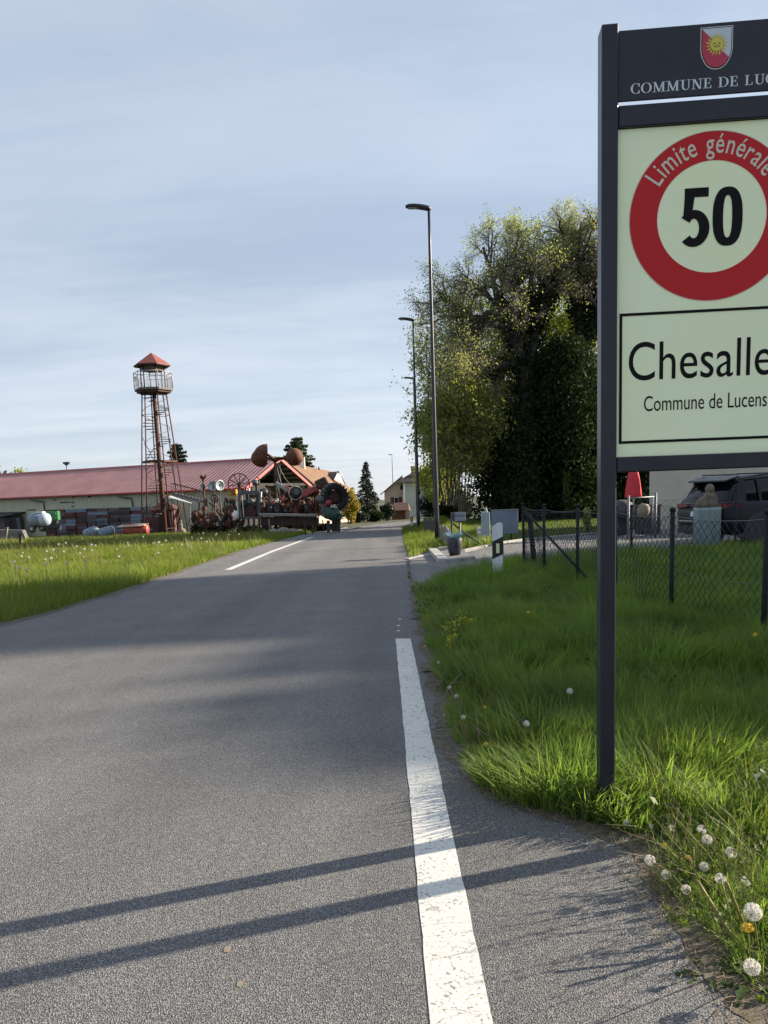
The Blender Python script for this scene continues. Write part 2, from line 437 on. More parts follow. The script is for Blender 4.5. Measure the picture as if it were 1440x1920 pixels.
# right-hand edge of the asphalt, from behind the camera to the bend
RIGHT = [(1.35, -25), (1.3, 0), (1.12, 1.7)] + gp((1420,1905), (1310,1825), (1255,1715), (1185,1612), (1120,1566), (1060,1545), (985,1530), (930,1512), (895,1486), (855,1400), (815,1290), (790,1190), (776,1130), (770,1095)) 
RIGHT += gp((765,1050), (757,1020), (752,990)) + [(1.9, 58), (4.2, 68), (8.5, 80), (16, 94), (40, 120)]
LEFT = [(-6.4, -25), (-5.2, 0)] + gp((0,1178), (110,1150), (230,1112), (340,1074), (457,1033), (569,1003), (642,988)) + [(-2.4, 58), (-0.6, 70), (3.6, 85), (10.5, 100), (32, 126)]
def by_y(poly, ylist):
    p = np.array(poly, float); return np.stack([np.interp(ylist, p[:, 1], p[:, 0]), ylist], 1)
yl = np.unique(np.concatenate([np.linspace(-25, 0, 8), np.arange(0, 12, 0.12), np.arange(12, 46, 0.5)]))
Rn = by_y(RIGHT, yl); Ln = by_y(LEFT, yl)
wob = (vnoise(yl, yl*0+3, 2.2, 5)-.5)*0.12
Rn[:, 0] += wob
fr = resample([p for p in RIGHT if p[1] > 46.0], 40); fl = resample([p for p in LEFT if p[1] > 46.0], 40)
RE = np.concatenate([Rn, fr]); LE = np.concatenate([Ln, fl])
strip('road', LE, RE, 14, M_ASPH, 0.03)
ROADPOLY = np.concatenate([LE, RE[::-1]])

# painted edge lines, 4 mm above the asphalt
def gline(a, b, n): 
    a = np.array(G(*a)[:2]); b = np.array(G(*b)[:2]); t = np.linspace(0, 1, n)[:, None]; return a*(1-t)+b*t
def extend(l, k):
    l = np.array(l); return np.concatenate([l, [l[-1]+(l[-1]-l[0])*k]])
wl = extend(gline((742, 1203), (805, 1918), 60), 0.35); wr = extend(gline((770, 1203), (921, 1918), 60), 0.35)
jit = (np.random.default_rng(3).random((61, 2))-.5)*0.006
strip('edge_line_marking', wl+jit, wr-jit, 4, M_PAINT, 0.0322)
cl = by_y([G(421,1071)[:2], G(505,1036)[:2], G(560,1016)[:2], G(600,1002.5)[:2], G(628,996)[:2]], np.linspace(G(421,1071)[1], 40, 30))
strip('edge_line_marking', cl, cl+np.array([0.17, 0]), 2, M_PAINT, 0.0322)
for k, yy in enumerate((1178, 1166, 1188)):
    q = G(747 + (k % 2)*3, yy); s = 0.035
    strip('survey_marking', np.array([[q.x-s*.5, q.y-.03], [q.x-s*.5, q.y+.03]]), np.array([[q.x+s*.5, q.y-.03], [q.x+s*.5, q.y+.03]]), 1, M_PAINT, 0.0322)

# driveway to the right
DLO = gp((772,1100), (800,1104), (850,1092), (905,1075), (985,1060), (1180,1047), (1320,1040)) + [(14, 18.6), (24, 22.5)]
DHI = gp((766,1047), (815,1034), (850,1044), (905,1030), (985,1016), (1120,1004), (1180,1000)) + [(13, 29.5), (24, 33)]
dl = resample(DLO, 60); dh = resample(DHI, 60)
strip('driveway', dl, dh, 14, M_ASPH2, 0.036)
DRIVEPOLY = np.concatenate([dl, dh[::-1]])
# joint and crack between road and driveway
M_TAR = mat('tar', (0.012, 0.012, 0.013), 0.5)
def ribbon(name, pts, w, m, dz, kind='structure', seed=1):
    p = resample(pts, 40); r = np.random.default_rng(seed); d = np.gradient(p, axis=0); nn = np.stack([-d[:, 1], d[:, 0]], 1); nn /= np.linalg.norm(nn, axis=1)[:, None]
    ww = w*(0.4+r.random(40)*1.1)[:, None]; p = p+nn*(r.random(40)-.5)[:, None]*w*2
    return strip(name, p-nn*ww/2, p+nn*ww/2, 1, m, dz, kind)
ribbon('road_joint', gp((776,1103), (771,1080), (766,1050)), 0.05, M_TAR, 0.0405)
ribbon('driveway_crack', gp((772,1098), (790,1101), (815,1100), (842,1096)), 0.06, M_TAR, 0.0405, seed=4)
ribbon('driveway_crack', gp((770,1068), (800,1066), (830,1068)), 0.02, M_TAR, 0.0405, seed=5)
# kerbs of the driveway
def kerbline(pts, w, h, parent, seed=2, ln=1.0, m=M_CONC):
    p = np.array(pts, float); s = np.concatenate([[0], np.cumsum(np.hypot(*np.diff(p, axis=0).T))]); n = max(1, int(round(s[-1]/ln))); r = random.Random(seed)
    for i in range(n):
        a, b = s[-1]*i/n+0.006, s[-1]*(i+1)/n-0.006
        A = Vector((np.interp(a, s, p[:, 0]), np.interp(a, s, p[:, 1]), 0)); B = Vector((np.interp(b, s, p[:, 0]), np.interp(b, s, p[:, 1]), 0))
        A.z = float(gz(A.x, A.y))+h/2-0.05+r.uniform(-.004, .004); B.z = float(gz(B.x, B.y))+h/2-0.05
        MB().bar(A, B, w, h+0.1, bev=0.012).build('kerb_stone', m, parent)
k1 = thing('driveway_kerb', 'pale concrete kerb along the far edge of the driveway behind the plant pot', 'kerb', G(880, 1030), None)
kerbline(gp((868,1037), (905,1029), (985,1015), (1120,1003), (1250, 996)), 0.12, 0.09, k1)
k2 = thing('planter_kerb', 'raised concrete kerb corner at the driveway mouth around the dark plant pot', 'kerb', G(830,1050), None)
kerbline(gp((811,1036), (832,1058)), 0.26, 0.13, k2, ln=2.2)
kerbline(gp((836,1058), (862,1056), (890,1052)), 0.12, 0.12, k2, ln=0.45, m=mat('kerb_setts', (.2,.2,.2), .9, col2=(.3,.3,.29), scale=6))
kerbline(gp((821,1036), (862,1030)), 0.10, 0.14, k2, ln=0.8)
MB().prism([Vector((*q, float(gz(*q))+0.02)) for q in gp((823,1040), (858,1033), (888,1050), (840,1056))], (0, 0, 0.08)).build('paving_slab', mat('slab', (.13,.13,.13), .9, col2=(.2,.2,.19), scale=4), k2)
k3 = thing('road_kerb', 'short pale kerb between the road and the grass verge with the tall lamp', 'kerb', G(775, 1049), None)
kerbline(gp((762,1051), (806,1041)), 0.14, 0.05, k3, ln=0.8)

# soil and crumbs creeping over the asphalt edge
M_EDGE = mat('verge_crumbs', (.075,.06,.042), .95, col2=(.16,.135,.10), scale=26, bump=.012, bscale=120)
ye = np.arange(1.5, 11.8, .03); re_ = np.interp(ye, RE[:, 1], RE[:, 0])
we = .015+.16*np.clip(vnoise(ye, ye*0+1, 3.1, 31)-.25, 0, 1)*np.where(ye < 2.7, .55, np.where(ye < 3.9, 1.1, .6))+.05*np.clip(vnoise(ye, ye*0+2, 17, 32)-.4, 0, 1)
strip('verge_soil', np.stack([re_-we, ye], 1), np.stack([re_+.14, ye], 1), 3, M_EDGE, 0.0322)
re2 = np.interp(np.arange(7, 40, .1), LE[:len(yl), 1], LE[:len(yl), 0]); y2 = np.arange(7, 40, .1)
w2 = .02+.22*np.clip(vnoise(y2, y2*0+5, 1.7, 33)-.3, 0, 1)
strip('verge_soil', np.stack([re2-.15, y2], 1), np.stack([re2+w2, y2], 1), 2, M_EDGE, 0.0322)

M_STAIN = mat('tan_stain', (.20,.16,.11), .9, col2=(.26,.22,.16), scale=40)
for px, py, rx in ((452, 1862, .012), (428, 1796, .014), (660, 1700, .006)):
    q = G(px, py); a = np.linspace(0, np.pi, 12); rr0 = rx*(1+.12*np.sin(a*3))
    strip('road_stain', np.stack([q.x-rr0*np.sin(a), q.y-rr0*1.2*np.cos(a)], 1), np.stack([q.x+rr0*np.sin(a)*.9, q.y-rr0*1.2*np.cos(a)], 1), 2, M_STAIN, 0.0315)

# ================================================================== the village sign
M_ANTH = mat('anthracite_paint', lin(42,44,54), 0.34, col2=lin(36,38,47), scale=9, spec=0.35)
M_SHEET = mat('sign_sheeting', (0.84, 0.93, 0.60), 0.4, col2=(0.86, 0.94, 0.68), scale=1.5, spec=0.3)
M_SRED = mat('sign_red', (0.50, 0.018, 0.022), 0.4, spec=0.2)
M_SBLK = mat('sign_black', (0.006, 0.006, 0.007), 0.5, spec=.12)
M_SCRM = mat('sign_cream', (0.60, 0.60, 0.47), 0.4)
M_SWHT = mat('sign_white', (0.60, 0.66, 0.72), 0.4)
M_YEL = mat('crest_yellow', (0.62, 0.52, 0.07), 0.4)
M_CRED = mat('crest_red', (0.45, 0.025, 0.06), 0.4)
PHI = R(4.8)
b0 = G(1117, 1546)                                   # foot of the left post
SX = Vector((math.cos(PHI), -math.sin(PHI), 0)); SN = Vector((-math.sin(PHI), -math.cos(PHI), 0))   # along the sign, out of its face
SO = Vector((b0.x, b0.y, 0))
def S(px, py):
    """(along, up) in the plane of the sign's face at a photo pixel"""
    d = ray(px, py); o = Vector((0, 0, EYE)); t = (SO-o).dot(SN)/d.dot(SN); q = o+d*t
    return (q-SO).dot(SX), q.z
def W(u, z, out=0.0): return SO + SX*u + Vector((0, 0, z)) + SN*out
SROT = Matrix((SX, -SN, Vector((0, 0, 1)))).transposed()
PL, PR = S(1127, 700)[0], S(1157, 700)[0]             # front face of the left post
pw = PR-PL
ccx, ccz = S(1338, 402)
PC = ccx                                              # middle of the sign
cl_ = (PL+PR)/2; cr_ = 2*PC-cl_
zt = S(1150, 43)[1]; zh0, zh1 = S(1165, 187)[1], S(1168, 53)[1]
zb0, zb1 = S(1165, 237)[1], S(1165, 196)[1]
zr0, zr1 = S(1152, 886)[1], S(1152, 858)[1]
sign = thing('town_sign', 'tall dark framed town sign with red 50 limit circle standing in the verge grass', 'road sign', (SO.x, SO.y, 0))
def sbox(mb, u0, u1, z0, z1, o0, o1, bev=0.004):
    mb.box(W((u0+u1)/2, (z0+z1)/2, (o0+o1)/2), (u1-u0, o1-o0, z1-z0), SROT, bev); return mb
for c in (cl_, cr_):
    mb = MB(); sbox(mb, c-pw/2, c+pw/2, -0.25, zt, -0.085, 0.0); mb.build('post', M_ANTH, sign)
hb = sbox(MB(), cl_+pw/2+.002, cr_-pw/2-.002, zh0, zh1, -0.024, -0.014, .002).build('header_board', M_ANTH, sign)
sbox(MB(), cl_+pw/2+.002, cr_-pw/2-.002, zb0, zb1, -0.075, -0.006).build('top_rail', M_ANTH, sign)
sbox(MB(), cl_+pw/2+.002, cr_-pw/2-.002, zr0, zr1, -0.075, -0.006).build('bottom_rail', M_ANTH, sign)
panel = sbox(MB(), cl_+pw/2+.002, cr_-pw/2-.002, zr1+.002, zb0-.002, -0.05, -0.024, 0).build('sign_panel', M_SHEET, sign)
FACE = -0.024
def flat(name, polys, m, parent, out, th=0.0012):
    mb = MB()
    for p in polys: mb.prism([W(u, z, out) for u, z in p], SN*th)
    return mb.build(name, m, parent)
def circ(cx, cz, r, n=72): return [(cx+r*math.cos(2*math.pi*i/n), cz+r*math.sin(2*math.pi*i/n)) for i in range(n)]
def ring(name, cx, cz, r0, r1, m, parent, out, n=96, th=0.0012):
    mb = MB()
    for i in range(n):
        a, b = 2*math.pi*i/n, 2*math.pi*(i+1)/n
        mb.prism([W(cx+r*math.cos(t), cz+r*math.sin(t), out) for r, t in ((r0, a), (r1, a), (r1, b), (r0, b))], SN*th)
    return mb.build(name, m, parent)
ro = ccz - S(1338, 560)[1]; ro = (ro + S(1338, 241)[1]-ccz)/2; ccz = (S(1338, 241)[1]+S(1338, 560)[1])/2
ri = (S(1338, 296)[1]-S(1338, 508)[1])/2
rg = ring('speed_limit_ring', ccx, ccz, ri, ro, M_SRED, panel, FACE+.0006)
ring('ring_outline', ccx, ccz, ro-.001, ro+.003, mat('pale_outline', (.55,.42,.36), .5), panel, FACE+.0004, th=.001)
# text set with the built-in font, turned into flat plates
TXT = {}
def text_outline(body, offset=0.0):
    if (body, offset) not in TXT: TXT[(body, offset)] = text_outline_(body, offset)
    return TXT[(body, offset)]
def text_outline_(body, offset=0.0):
    cu = bpy.data.curves.new('lettering', 'FONT'); cu.body = body; cu.size = 1.0; cu.resolution_u = 6; cu.offset = offset
    ob = bpy.data.objects.new('lettering', cu); COL.objects.link(ob); dg = bpy.context.evaluated_depsgraph_get(); dg.update(); ev = ob.evaluated_get(dg)
    me = ev.to_mesh(); v = np.array([x.co[:2] for x in me.vertices]); f = [list(p.vertices) for p in me.polygons]; ev.to_mesh_clear()
    bpy.data.objects.remove(ob); bpy.data.curves.remove(cu)
    return v, f
def lettering(name, body, p0, p1, ztop, m, parent, out, offset=0.0, ref=None, refr=None):
    """body stretched so that its first len(refr) characters run from p0 to p1 (photo pixels on the baseline); capital height to photo row ztop"""
    v, f = text_outline(body, offset); vr, _ = text_outline(refr or body, offset); vc, _ = text_outline(ref or 'H', offset)
    u0, z0 = S(*p0); u1, z1 = S(*p1)
    kx = (u1-u0)/(vr[:, 0].max()-vr[:, 0].min()); kz = (S(p0[0], ztop)[1]-z0)/(vc[:, 1].max()-max(vc[:,1].min(), 0)*0)
    zb = (z0+z1)/2
    mb = MB(); mb.add([W(u0+(x-vr[:, 0].min())*kx, zb+y*kz, out) for x, y in v], f); return mb.build(name, m, parent)
FT = FACE+.0012
lettering('place_name_lettering', 'Chesalles', (1181, 712), (1452, 700), 641, M_SBLK, panel, FT, offset=0.0, refr='Chesalle')
lettering('commune_lettering', 'Commune de Lucens', (1210, 770), (1442, 760), 742, M_SBLK, panel, FT, offset=0.0)
# frame line round the place name
ul, zl1 = S(1164, 586); _, zl0 = S(1160, 832); ur = 2*PC-ul; t_ = 0.011
flat('border_line', [[(ul, zl1), (ur, zl1), (ur, zl1-t_), (ul, zl1-t_)], [(ul, zl0+t_), (ur, zl0+t_), (ur, zl0), (ul, zl0)],
                     [(ul, zl1-t_), (ul+t_, zl1-t_), (ul+t_, zl0+t_), (ul, zl0+t_)], [(ur-t_, zl1-t_), (ur, zl1-t_), (ur, zl0+t_), (ur-t_, zl0+t_)]], M_SBLK, panel, FT)
# digits 50, drawn as bold condensed outlines
def digit_zero(cx, cz, w, h, t):
    mb = MB(); n = 48
    def pt(a, rx, ry):
        c, s = math.cos(a), math.sin(a); k = 2.5
        return (cx+rx*math.copysign(abs(c)**(2/k), c), cz+ry*math.copysign(abs(s)**(2/k), s))
    for i in range(n):
        a, b = 2*math.pi*i/n, 2*math.pi*(i+1)/n
        mb.prism([W(*q, FT) for q in (pt(a, w/2-t, h/2-t*.78), pt(a, w/2, h/2), pt(b, w/2, h/2), pt(b, w/2-t, h/2-t*.78))], SN*.001)
    return mb
def digit_five(cx, cz, w, h, t):
    x0, x1 = cx-w/2, cx+w/2; z0, z1 = cz-h/2, cz+h/2
    mb = MB()
    pr = lambda p: mb.prism([W(u, z, FT) for u, z in p], SN*.001)
    pr([(x0+w*.10, z1-t*.86), (x0+w*.10, z1), (x1-w*.05, z1), (x1-w*.05, z1-t*.86)])
    pr([(x0+w*.06, z1-h*.50), (x0+w*.10, z1-t*.86), (x0+w*.10+t*.95, z1-t*.86), (x0+w*.06+t*.86, z1-h*.44)])
    rx, ry = w*.56, h*.315; bx, bz = x0+w*.44, z0+h*.315
    n = 30; A0, A1 = R(142), R(-137)
    for i in range(n):
        a, b = A0+(A1-A0)*i/n, A0+(A1-A0)*(i+1)/n
        q = lambda a, s: (bx+(rx-s)*math.cos(a), bz+(ry-s*.82)*math.sin(a))
        mb.prism([W(u, z, FT+.0004) for u, z in (q(a, t), q(a, 0), q(b, 0), q(b, t))], SN*.001)
    return mb
u5a, z5t = S(1282, 350); u5b, z5b = S(1333, 458); u0a, z0t = S(1341, 348); u0b, z0b = S(1395, 455)
dh_ = (z5t-z5b); t5 = S(1361, 400)[0]-S(1341, 400)[0]
digit_five((u5a+u5b)/2, (z5t+z5b)/2, u5b-u5a, dh_, t5*.98).build('digit', M_SBLK, panel)
digit_zero((u0a+u0b)/2, (z0t+z0b)/2, u0b-u0a, dh_, t5*.98).build('digit', M_SBLK, panel)
# words on the ring, letter by letter round the circle
def adv(ch):
    if ch == ' ': return 0.30
    v, _ = text_outline('H'+ch+'H'); v2, _ = text_outline('HH')
    return (v[:, 0].max()-v[:, 0].min())-(v2[:, 0].max()-v2[:, 0].min())
word = 'Limite générale'; cap = 0.073; rr = (ri+ro)/2-cap*.36
hv, _ = text_outline('H'); sc_ = cap/hv[:, 1].max()
ads = [adv(c)*(1.0 if c != ' ' else 1.25) for c in word]; tot = sum(ads)*sc_
# starts at the L seen at (1228, 340)
uL, zL = S(1236, 346); aL = math.atan2(zL-ccz, uL-ccx); uE, zE = S(1446, 322); aE = math.atan2(zE-ccz, uE-ccx)
kadv = (aL-aE)*rr/tot
mbw = MB(); pos = 0
for ch, ad_ in zip(word, ads):
    if ch != ' ':
        v, f = text_outline(ch, 0.006)
        mid = (v[:, 0].min()+v[:, 0].max())/2
        a = aL-(pos+ad_*.5)*sc_*kadv/rr
        ct, st = math.cos(a), math.sin(a)
        mbw.add([W(ccx+ct*(rr+y*sc_)+st*(x-mid)*sc_*kadv*.97, ccz+st*(rr+y*sc_)-ct*(x-mid)*sc_*kadv*.97, FACE+.0024) for x, y in v], f)
    pos += ad_
mbw.build('ring_lettering', M_SCRM, panel, 'stuff')
# roman capitals on the header, drawn with thick and thin strokes and slab serifs
def caps():
    g = {}
    T, t, s = .15, .07, .055                                  # thick stroke, thin stroke, serif depth
    rect = lambda x0, y0, x1, y1: [(x0, y0), (x1, y0), (x1, y1), (x0, y1)]
    def arc(cx, cy, rx, ry, a0, a1, tf, n=20):
        o = []
        for i in range(n):
            a, b = R(a0+(a1-a0)*i/n), R(a0+(a1-a0)*(i+1)/n)
            q = lambda a, k: (cx+(rx-k*tf(a))*math.cos(a), cy+(ry-k*tf(a)*.6)*math.sin(a))
            o.append([q(a, 1), q(a, 0), q(b, 0), q(b, 1)])
        return o
    mod = lambda a: .06+.10*abs(math.cos(a))
    g['C'] = (.74, arc(.40, .5, .40, .52, 42, 318, mod)+[rect(.62, .66, .70, 1.0), rect(.62, .0, .70, .30)])
    g['O'] = (.84, arc(.42, .5, .42, .52, 0, 360, mod, 32))
    g['U'] = (.80, [rect(.12, .3, .12+T, 1)]+[rect(.63, .3, .63+t, 1), rect(0, 1-s, .38, 1), rect(.52, 1-s, .80, 1)]+arc(.41, .32, .29, .34, 180, 360, lambda a: .07+.08*(math.cos(a) < 0)))
    g['N'] = (.86, [rect(.13, 0, .13+t, 1), rect(.67, 0, .67+t, 1), [(.10, 1), (.28, 1), (.74, 0), (.58, 0)], rect(0, 0, .31, s), rect(0, 1-s, .22, 1), rect(.54, 1-s, .86, 1)])
    g['M'] = (1.02, [rect(.13, 0, .13+t, 1), rect(.76, 0, .76+T, 1), [(.10, 1), (.26, 1), (.55, .12), (.46, 0)], [(.46, 0), (.54, 0), (.86, 1), (.76, 1)], rect(0, 0, .30, s), rect(0, 1-s, .2, 1), rect(.66, 0, 1.0, s), rect(.8, 1-s, 1.0, 1)])
    g['E'] = (.68, [rect(.10, 0, .10+T, 1), rect(0, 0, .60, s), rect(0, 1-s, .58, 1), rect(.2, .48, .48, .54), rect(.52, 1-.27, .58, 1), rect(.55, 0, .62, .28), rect(.44, .38, .49, .64)])
    g['D'] = (.82, [rect(.10, 0, .10+T, 1), rect(0, 0, .36, s), rect(0, 1-s, .36, 1)]+arc(.34, .5, .46, .50, -90, 90, lambda a: .055+.10*abs(math.cos(a))))
    g['L'] = (.66, [rect(.10, 0, .10+T, 1), rect(0, 0, .58, s), rect(0, 1-s, .36, 1), rect(.54, 0, .60, .30)])
    g['S'] = (.60, arc(.28, .75, .25, .27, 30, 255, lambda a: .09)+arc(.28, .26, .27, .28, 100, -150, lambda a: .09)+[rect(.47, .7, .52, 1), rect(.02, 0, .07, .3)])
    g[' '] = (.34, [])
    return g
CAPS = caps()
txt = 'COMMUNE DE LUCENS'; gap = .07
pos = 0; pl = []; ends = {}
for i, ch in enumerate(txt):
    pl.append((pos, ch)); pos += CAPS[ch][0]+gap; ends[i] = pos
ua, za = S(1184, 171); ub, _ = S(1436, 156); kx = (ub-ua)/(ends[12]-gap); zc = S(1184, 152)[1]-za
mbh = MB(); zbase = (za+S(1436, 156)[1])/2
for p0, ch in pl:
    for poly in CAPS[ch][1]:
        mbh.add([W(ua+(p0+x)*kx, zbase+y*zc, -0.0132) for x, y in poly], [list(range(len(poly)))])
mbh.build('header_lettering', M_SWHT, hb, 'stuff')
# coat of arms: shield divided white over red with a smiling golden sun
cu0, cz1 = S(1316, 48); cu1, _ = S(1377, 44); cuc = (cu0+cu1)/2; cwd = cu1-cu0; chh = cz1-S(1345, 126)[1]; zt_ = (cz1+S(1377, 44)[1])/2
def shield(k):
    w, h = cwd/2*k, chh; n = 14; top = zt_-(1-k)*cwd/2; bot = zt_-chh+(1-k)*cwd*.55
    pts = [(cuc-w, top), (cuc+w, top)]
    zs = zt_-h*.52
    for i in range(n+1):
        a = i/n; pts.append((cuc+w*(math.cos(a*math.pi/2)**.85), zs-(zs-bot)*math.sin(a*math.pi/2)**1.25))
    for i in range(n, -1, -1):
        a = i/n; pts.append((cuc-w*(math.cos(a*math.pi/2)**.85), zs-(zs-bot)*math.sin(a*math.pi/2)**1.25))
    return pts
flat('crest_border', [shield(1.0)], mat('crest_pale', (.62,.60,.60), .4), hb, -0.0138, .001)
flat('crest_outline', [shield(.95)], M_SBLK, hb, -0.0126, .0006)
sh = shield(.90)
flat('crest_field', [sh], mat('crest_white', (.52,.58,.64), .4), hb, -0.0119, .0006)
# red half: below the diagonal from the upper left to the lower right
def clip(poly, a, b):
    out = []; f = lambda p: (b[0]-a[0])*(p[1]-a[1])-(b[1]-a[1])*(p[0]-a[0])
    for i in range(len(poly)):
        p, q = poly[i-1], poly[i]; fp, fq = f(p), f(q)
        if (fp < 0) != (fq < 0):
            t = fp/(fp-fq); out.append((p[0]+(q[0]-p[0])*t, p[1]+(q[1]-p[1])*t))
        if fq < 0: out.append(q)
    return out
da = (cuc-cwd*.45, zt_-cwd*.06); db = (cuc+cwd*.36, zt_-chh*.72)
flat('crest_red_half', [clip(sh, da, db)], M_CRED, hb, -0.0112, .0005)
sx_, sz_ = cuc+.0*cwd, zt_-chh*.42; sr = cwd*.205
rays = []
for k in range(18):
    a = 2*math.pi*k/18+.1; l = sr*(1.78 if k % 2 == 0 else 1.62); wv = .13
    q = lambda r, d: (sx_+r*math.cos(a+d), sz_+r*math.sin(a+d))
    rays += [[q(sr*.98, -.13), q(sr*1.35, .02), q(sr*1.35, .17), q(sr*.98, .13)], [q(sr*1.35, .02), q(l, -.02), q(sr*1.35, .17)]]
flat('sun_rays', rays, M_YEL, hb, -0.0106, .0005)
flat('sun_disc_outline', [circ(sx_, sz_, sr*1.05, 36)], mat('crest_brown', (.12,.10,.04), .5), hb, -0.0100, .0005)
flat('sun_face', [circ(sx_, sz_, sr, 36)], M_YEL, hb, -0.0094, .0005)
fx = lambda cx, cz, w, h: [(cx+w*math.cos(2*math.pi*i/12), cz+h*math.sin(2*math.pi*i/12)) for i in range(12)]
sm_ = []
for i in range(10):
    a, b = R(205+130*i/10), R(205+130*(i+1)/10)
    sm_.append([(sx_+sr*k*math.cos(t), sz_+sr*.95*k*math.sin(t)+sr*.08) for k, t in ((.50, a), (.60, a), (.60, b), (.50, b))])
flat('sun_features', [fx(sx_-sr*.38, sz_+sr*.12, sr*.17, sr*.09), fx(sx_+sr*.38, sz_+sr*.12, sr*.17, sr*.09), fx(sx_, sz_-sr*.12, sr*.09, sr*.14)]+sm_, MATS['crest_brown'], hb, -0.0088, .0004)

# ================================================================== lamps, posts, fences, driveway furniture
M_LAMP = mat('lamp_grey', lin(50,50,56), 0.4, metal=0.2, col2=lin(40,40,46), scale=3)
M_LENS = mat('lamp_lens', (.35,.36,.36), 0.2)
M_FPOST = mat('fence_green_black', (0.010, 0.013, 0.016), 0.6, col2=(0.018, 0.022, 0.025), scale=20, spec=.2)
M_GALV = mat('galvanised', (.22,.225,.23), 0.6, metal=0.2, col2=(.15,.155,.16), scale=30)
M_WIRE = mat('wire_coat', (0.010, 0.014, 0.016), 0.42, spec=0.35)
M_TENS = mat('tension_wire', (.16,.165,.17), 0.5, metal=0.4)
def make_lamp(o, hgt, label):
    t = thing('street_lamp', label, 'street lamp', o, 'tall slim street lamps along the right side of the road')
    n = 10
    MB().tube([(o.x, o.y, o.z-.2+(hgt+.2)*i/n) for i in range(n+1)], [.088-.045*i/n for i in range(n+1)], 12).build('pole', M_LAMP, t)
    MB().lathe(o+Vector((0, 0, -.05)), [(.12, 0), (.12, .07), (.10, .09)], 12).build('base_collar', M_LAMP, t)
    # flat luminaire, gently arched, reaching over the road
    mb = MB(); secs = []; k = 9
    for i in range(k):
        a = i/(k-1); x = -a*.82+.06; z = hgt + .02 + .12*math.sin(a*1.7+.15) - .02; w = .10+.04*math.sin(a*math.pi*.9); th = .125-.035*a
        if i in (0, k-1): w *= .7; th *= .6
        secs.append([(x, -w, z), (x, -w*.7, z+th*.55), (x, w*.7, z+th*.55), (x, w, z), (x, w*.75, z-th*.5), (x, -w*.75, z-th*.5)])
    vs = [o+Vector(p) for s in secs for p in s]; fs = []
    for i in range(k-1):
        for j in range(6): fs.append((i*6+j, i*6+(j+1) % 6, (i+1)*6+(j+1) % 6, (i+1)*6+j))
    fs += [list(range(6))[::-1], [(k-1)*6+j for j in range(6)]]
    h = mb.add(vs, fs, True).build('luminaire', M_LAMP, t)
    MB().box(o+Vector((-.45, 0, hgt+.058)), (.42, .15, .02)).build('lens', M_LENS, h)
    return t
l1 = G(820, 1021)
hl = P(803, 393, l1.y).z - l1.z
lamp1 = make_lamp(l1, hl, 'nearest and tallest dark street lamp standing in the grass just behind the plant pot')
l2 = base(785, 42.0); l2.z -= 0.0
dup(lamp1, l2, 0.05, 'second dark street lamp from the camera, beside the leafy tree edge')
dup(lamp1, base(783, 61), 0.1, 'third slim street lamp, its pole showing just left of the second one')
dup(lamp1, base(798, 80), 0.1, 'fourth street lamp with its head among the twigs between the two nearest poles')
dup(lamp1, base(739, 140), -.6, 'farthest pale street lamp in front of the beige house gable')
# flood light mast behind the barn
fm_ = base(128, 120); t = thing('floodlight_mast', 'thin mast with small lamp head rising behind the red barn roof', 'mast', fm_)
MB().tube([fm_, P(124.5, 872, 120)], [.09, .06], 8).build('pole', M_LAMP, t)
q = P(124.5, 868, 120); MB().box(q, (.9, .5, .28)).box(q+Vector((0, 0, -.25)), (.5, .3, .2)).build('lamp_head', M_LAMP, t)

# delineator post
M_WPL = mat('white_plastic', (.66,.70,.74), 0.5, col2=(.58,.62,.64), scale=8)
M_BPL = mat('black_plastic', (.012,.012,.014), 0.5)
M_REFL = mat('reflector', (.72,.74,.45), 0.25)
def delineator(o, h, w, ang, label):
    t = thing('delineator_post', label, 'marker post', o, 'white roadside marker posts')
    # body with hollow back: slightly tapering plate with folded sides, slanted rounded top
    y = Vector((math.sin(ang), math.cos(ang), 0)); x = Vector((math.cos(ang), -math.sin(ang), 0)); z = Vector((0, 0, 1))
    hw = w/2; s = .25                                      # slant of the band and the top
    def plate(name, za, zb, m, out, dep=.018, top=False, k=1.0):
        a0 = hw*k
        if top:
            poly = [(-a0, za-s*w*.9), (a0, za+s*w*.9), (a0, zb-.035), (a0*.8, zb-.008), (a0*.45, zb), (-a0*.05, zb-.012), (-a0*.8, zb-.06), (-a0, zb-.085)]
        elif za < -.1: poly = [(-a0, za), (a0, za), (a0, zb+s*w*.9), (-a0, zb-s*w*.9)]
        else: poly = [(-a0, za-s*w*.9), (a0, za+s*w*.9), (a0, zb+s*w*.9), (-a0, zb-s*w*.9)]
        MB().prism([o+x*u+z*v-y*out for u, v in poly], y*dep).build(name, m, t)
    plate('lower_body', -.2, h*.45-.002, M_WPL, .0)
    plate('black_band', h*.45, h*.73, M_BPL, .001, .02)
    plate('upper_body', h*.73+.002, h, M_WPL, .0, top=True)
    MB().box(o+z*(h*.585)-y*.003+x*.004, (w*.30, .008, h*.155), Matrix((x, y, z)).transposed(), .002).build('reflector', M_REFL, t)
    MB().prism([o+x*(hw+.001)+z*-.1+y*.004, o+x*(hw+.012)+z*-.1+y*.07, o+x*(hw+.012)+z*(h-.16)+y*.07, o+x*(hw+.001)+z*(h-.06)+y*.004], -x*.008).build('side_flange', M_BPL, t)
    return t
d1 = G(727, 0) if False else G(934, 1096)
dh1 = P(941, 979, d1.y).z - d1.z
delineator(d1, dh1, .175, .12, 'white marker post with black slanted band standing in tall grass by the driveway')
d2 = G(772, 990); delineator(d2, .95, .16, .1, 'small far white marker post at the verge below the second street lamp')

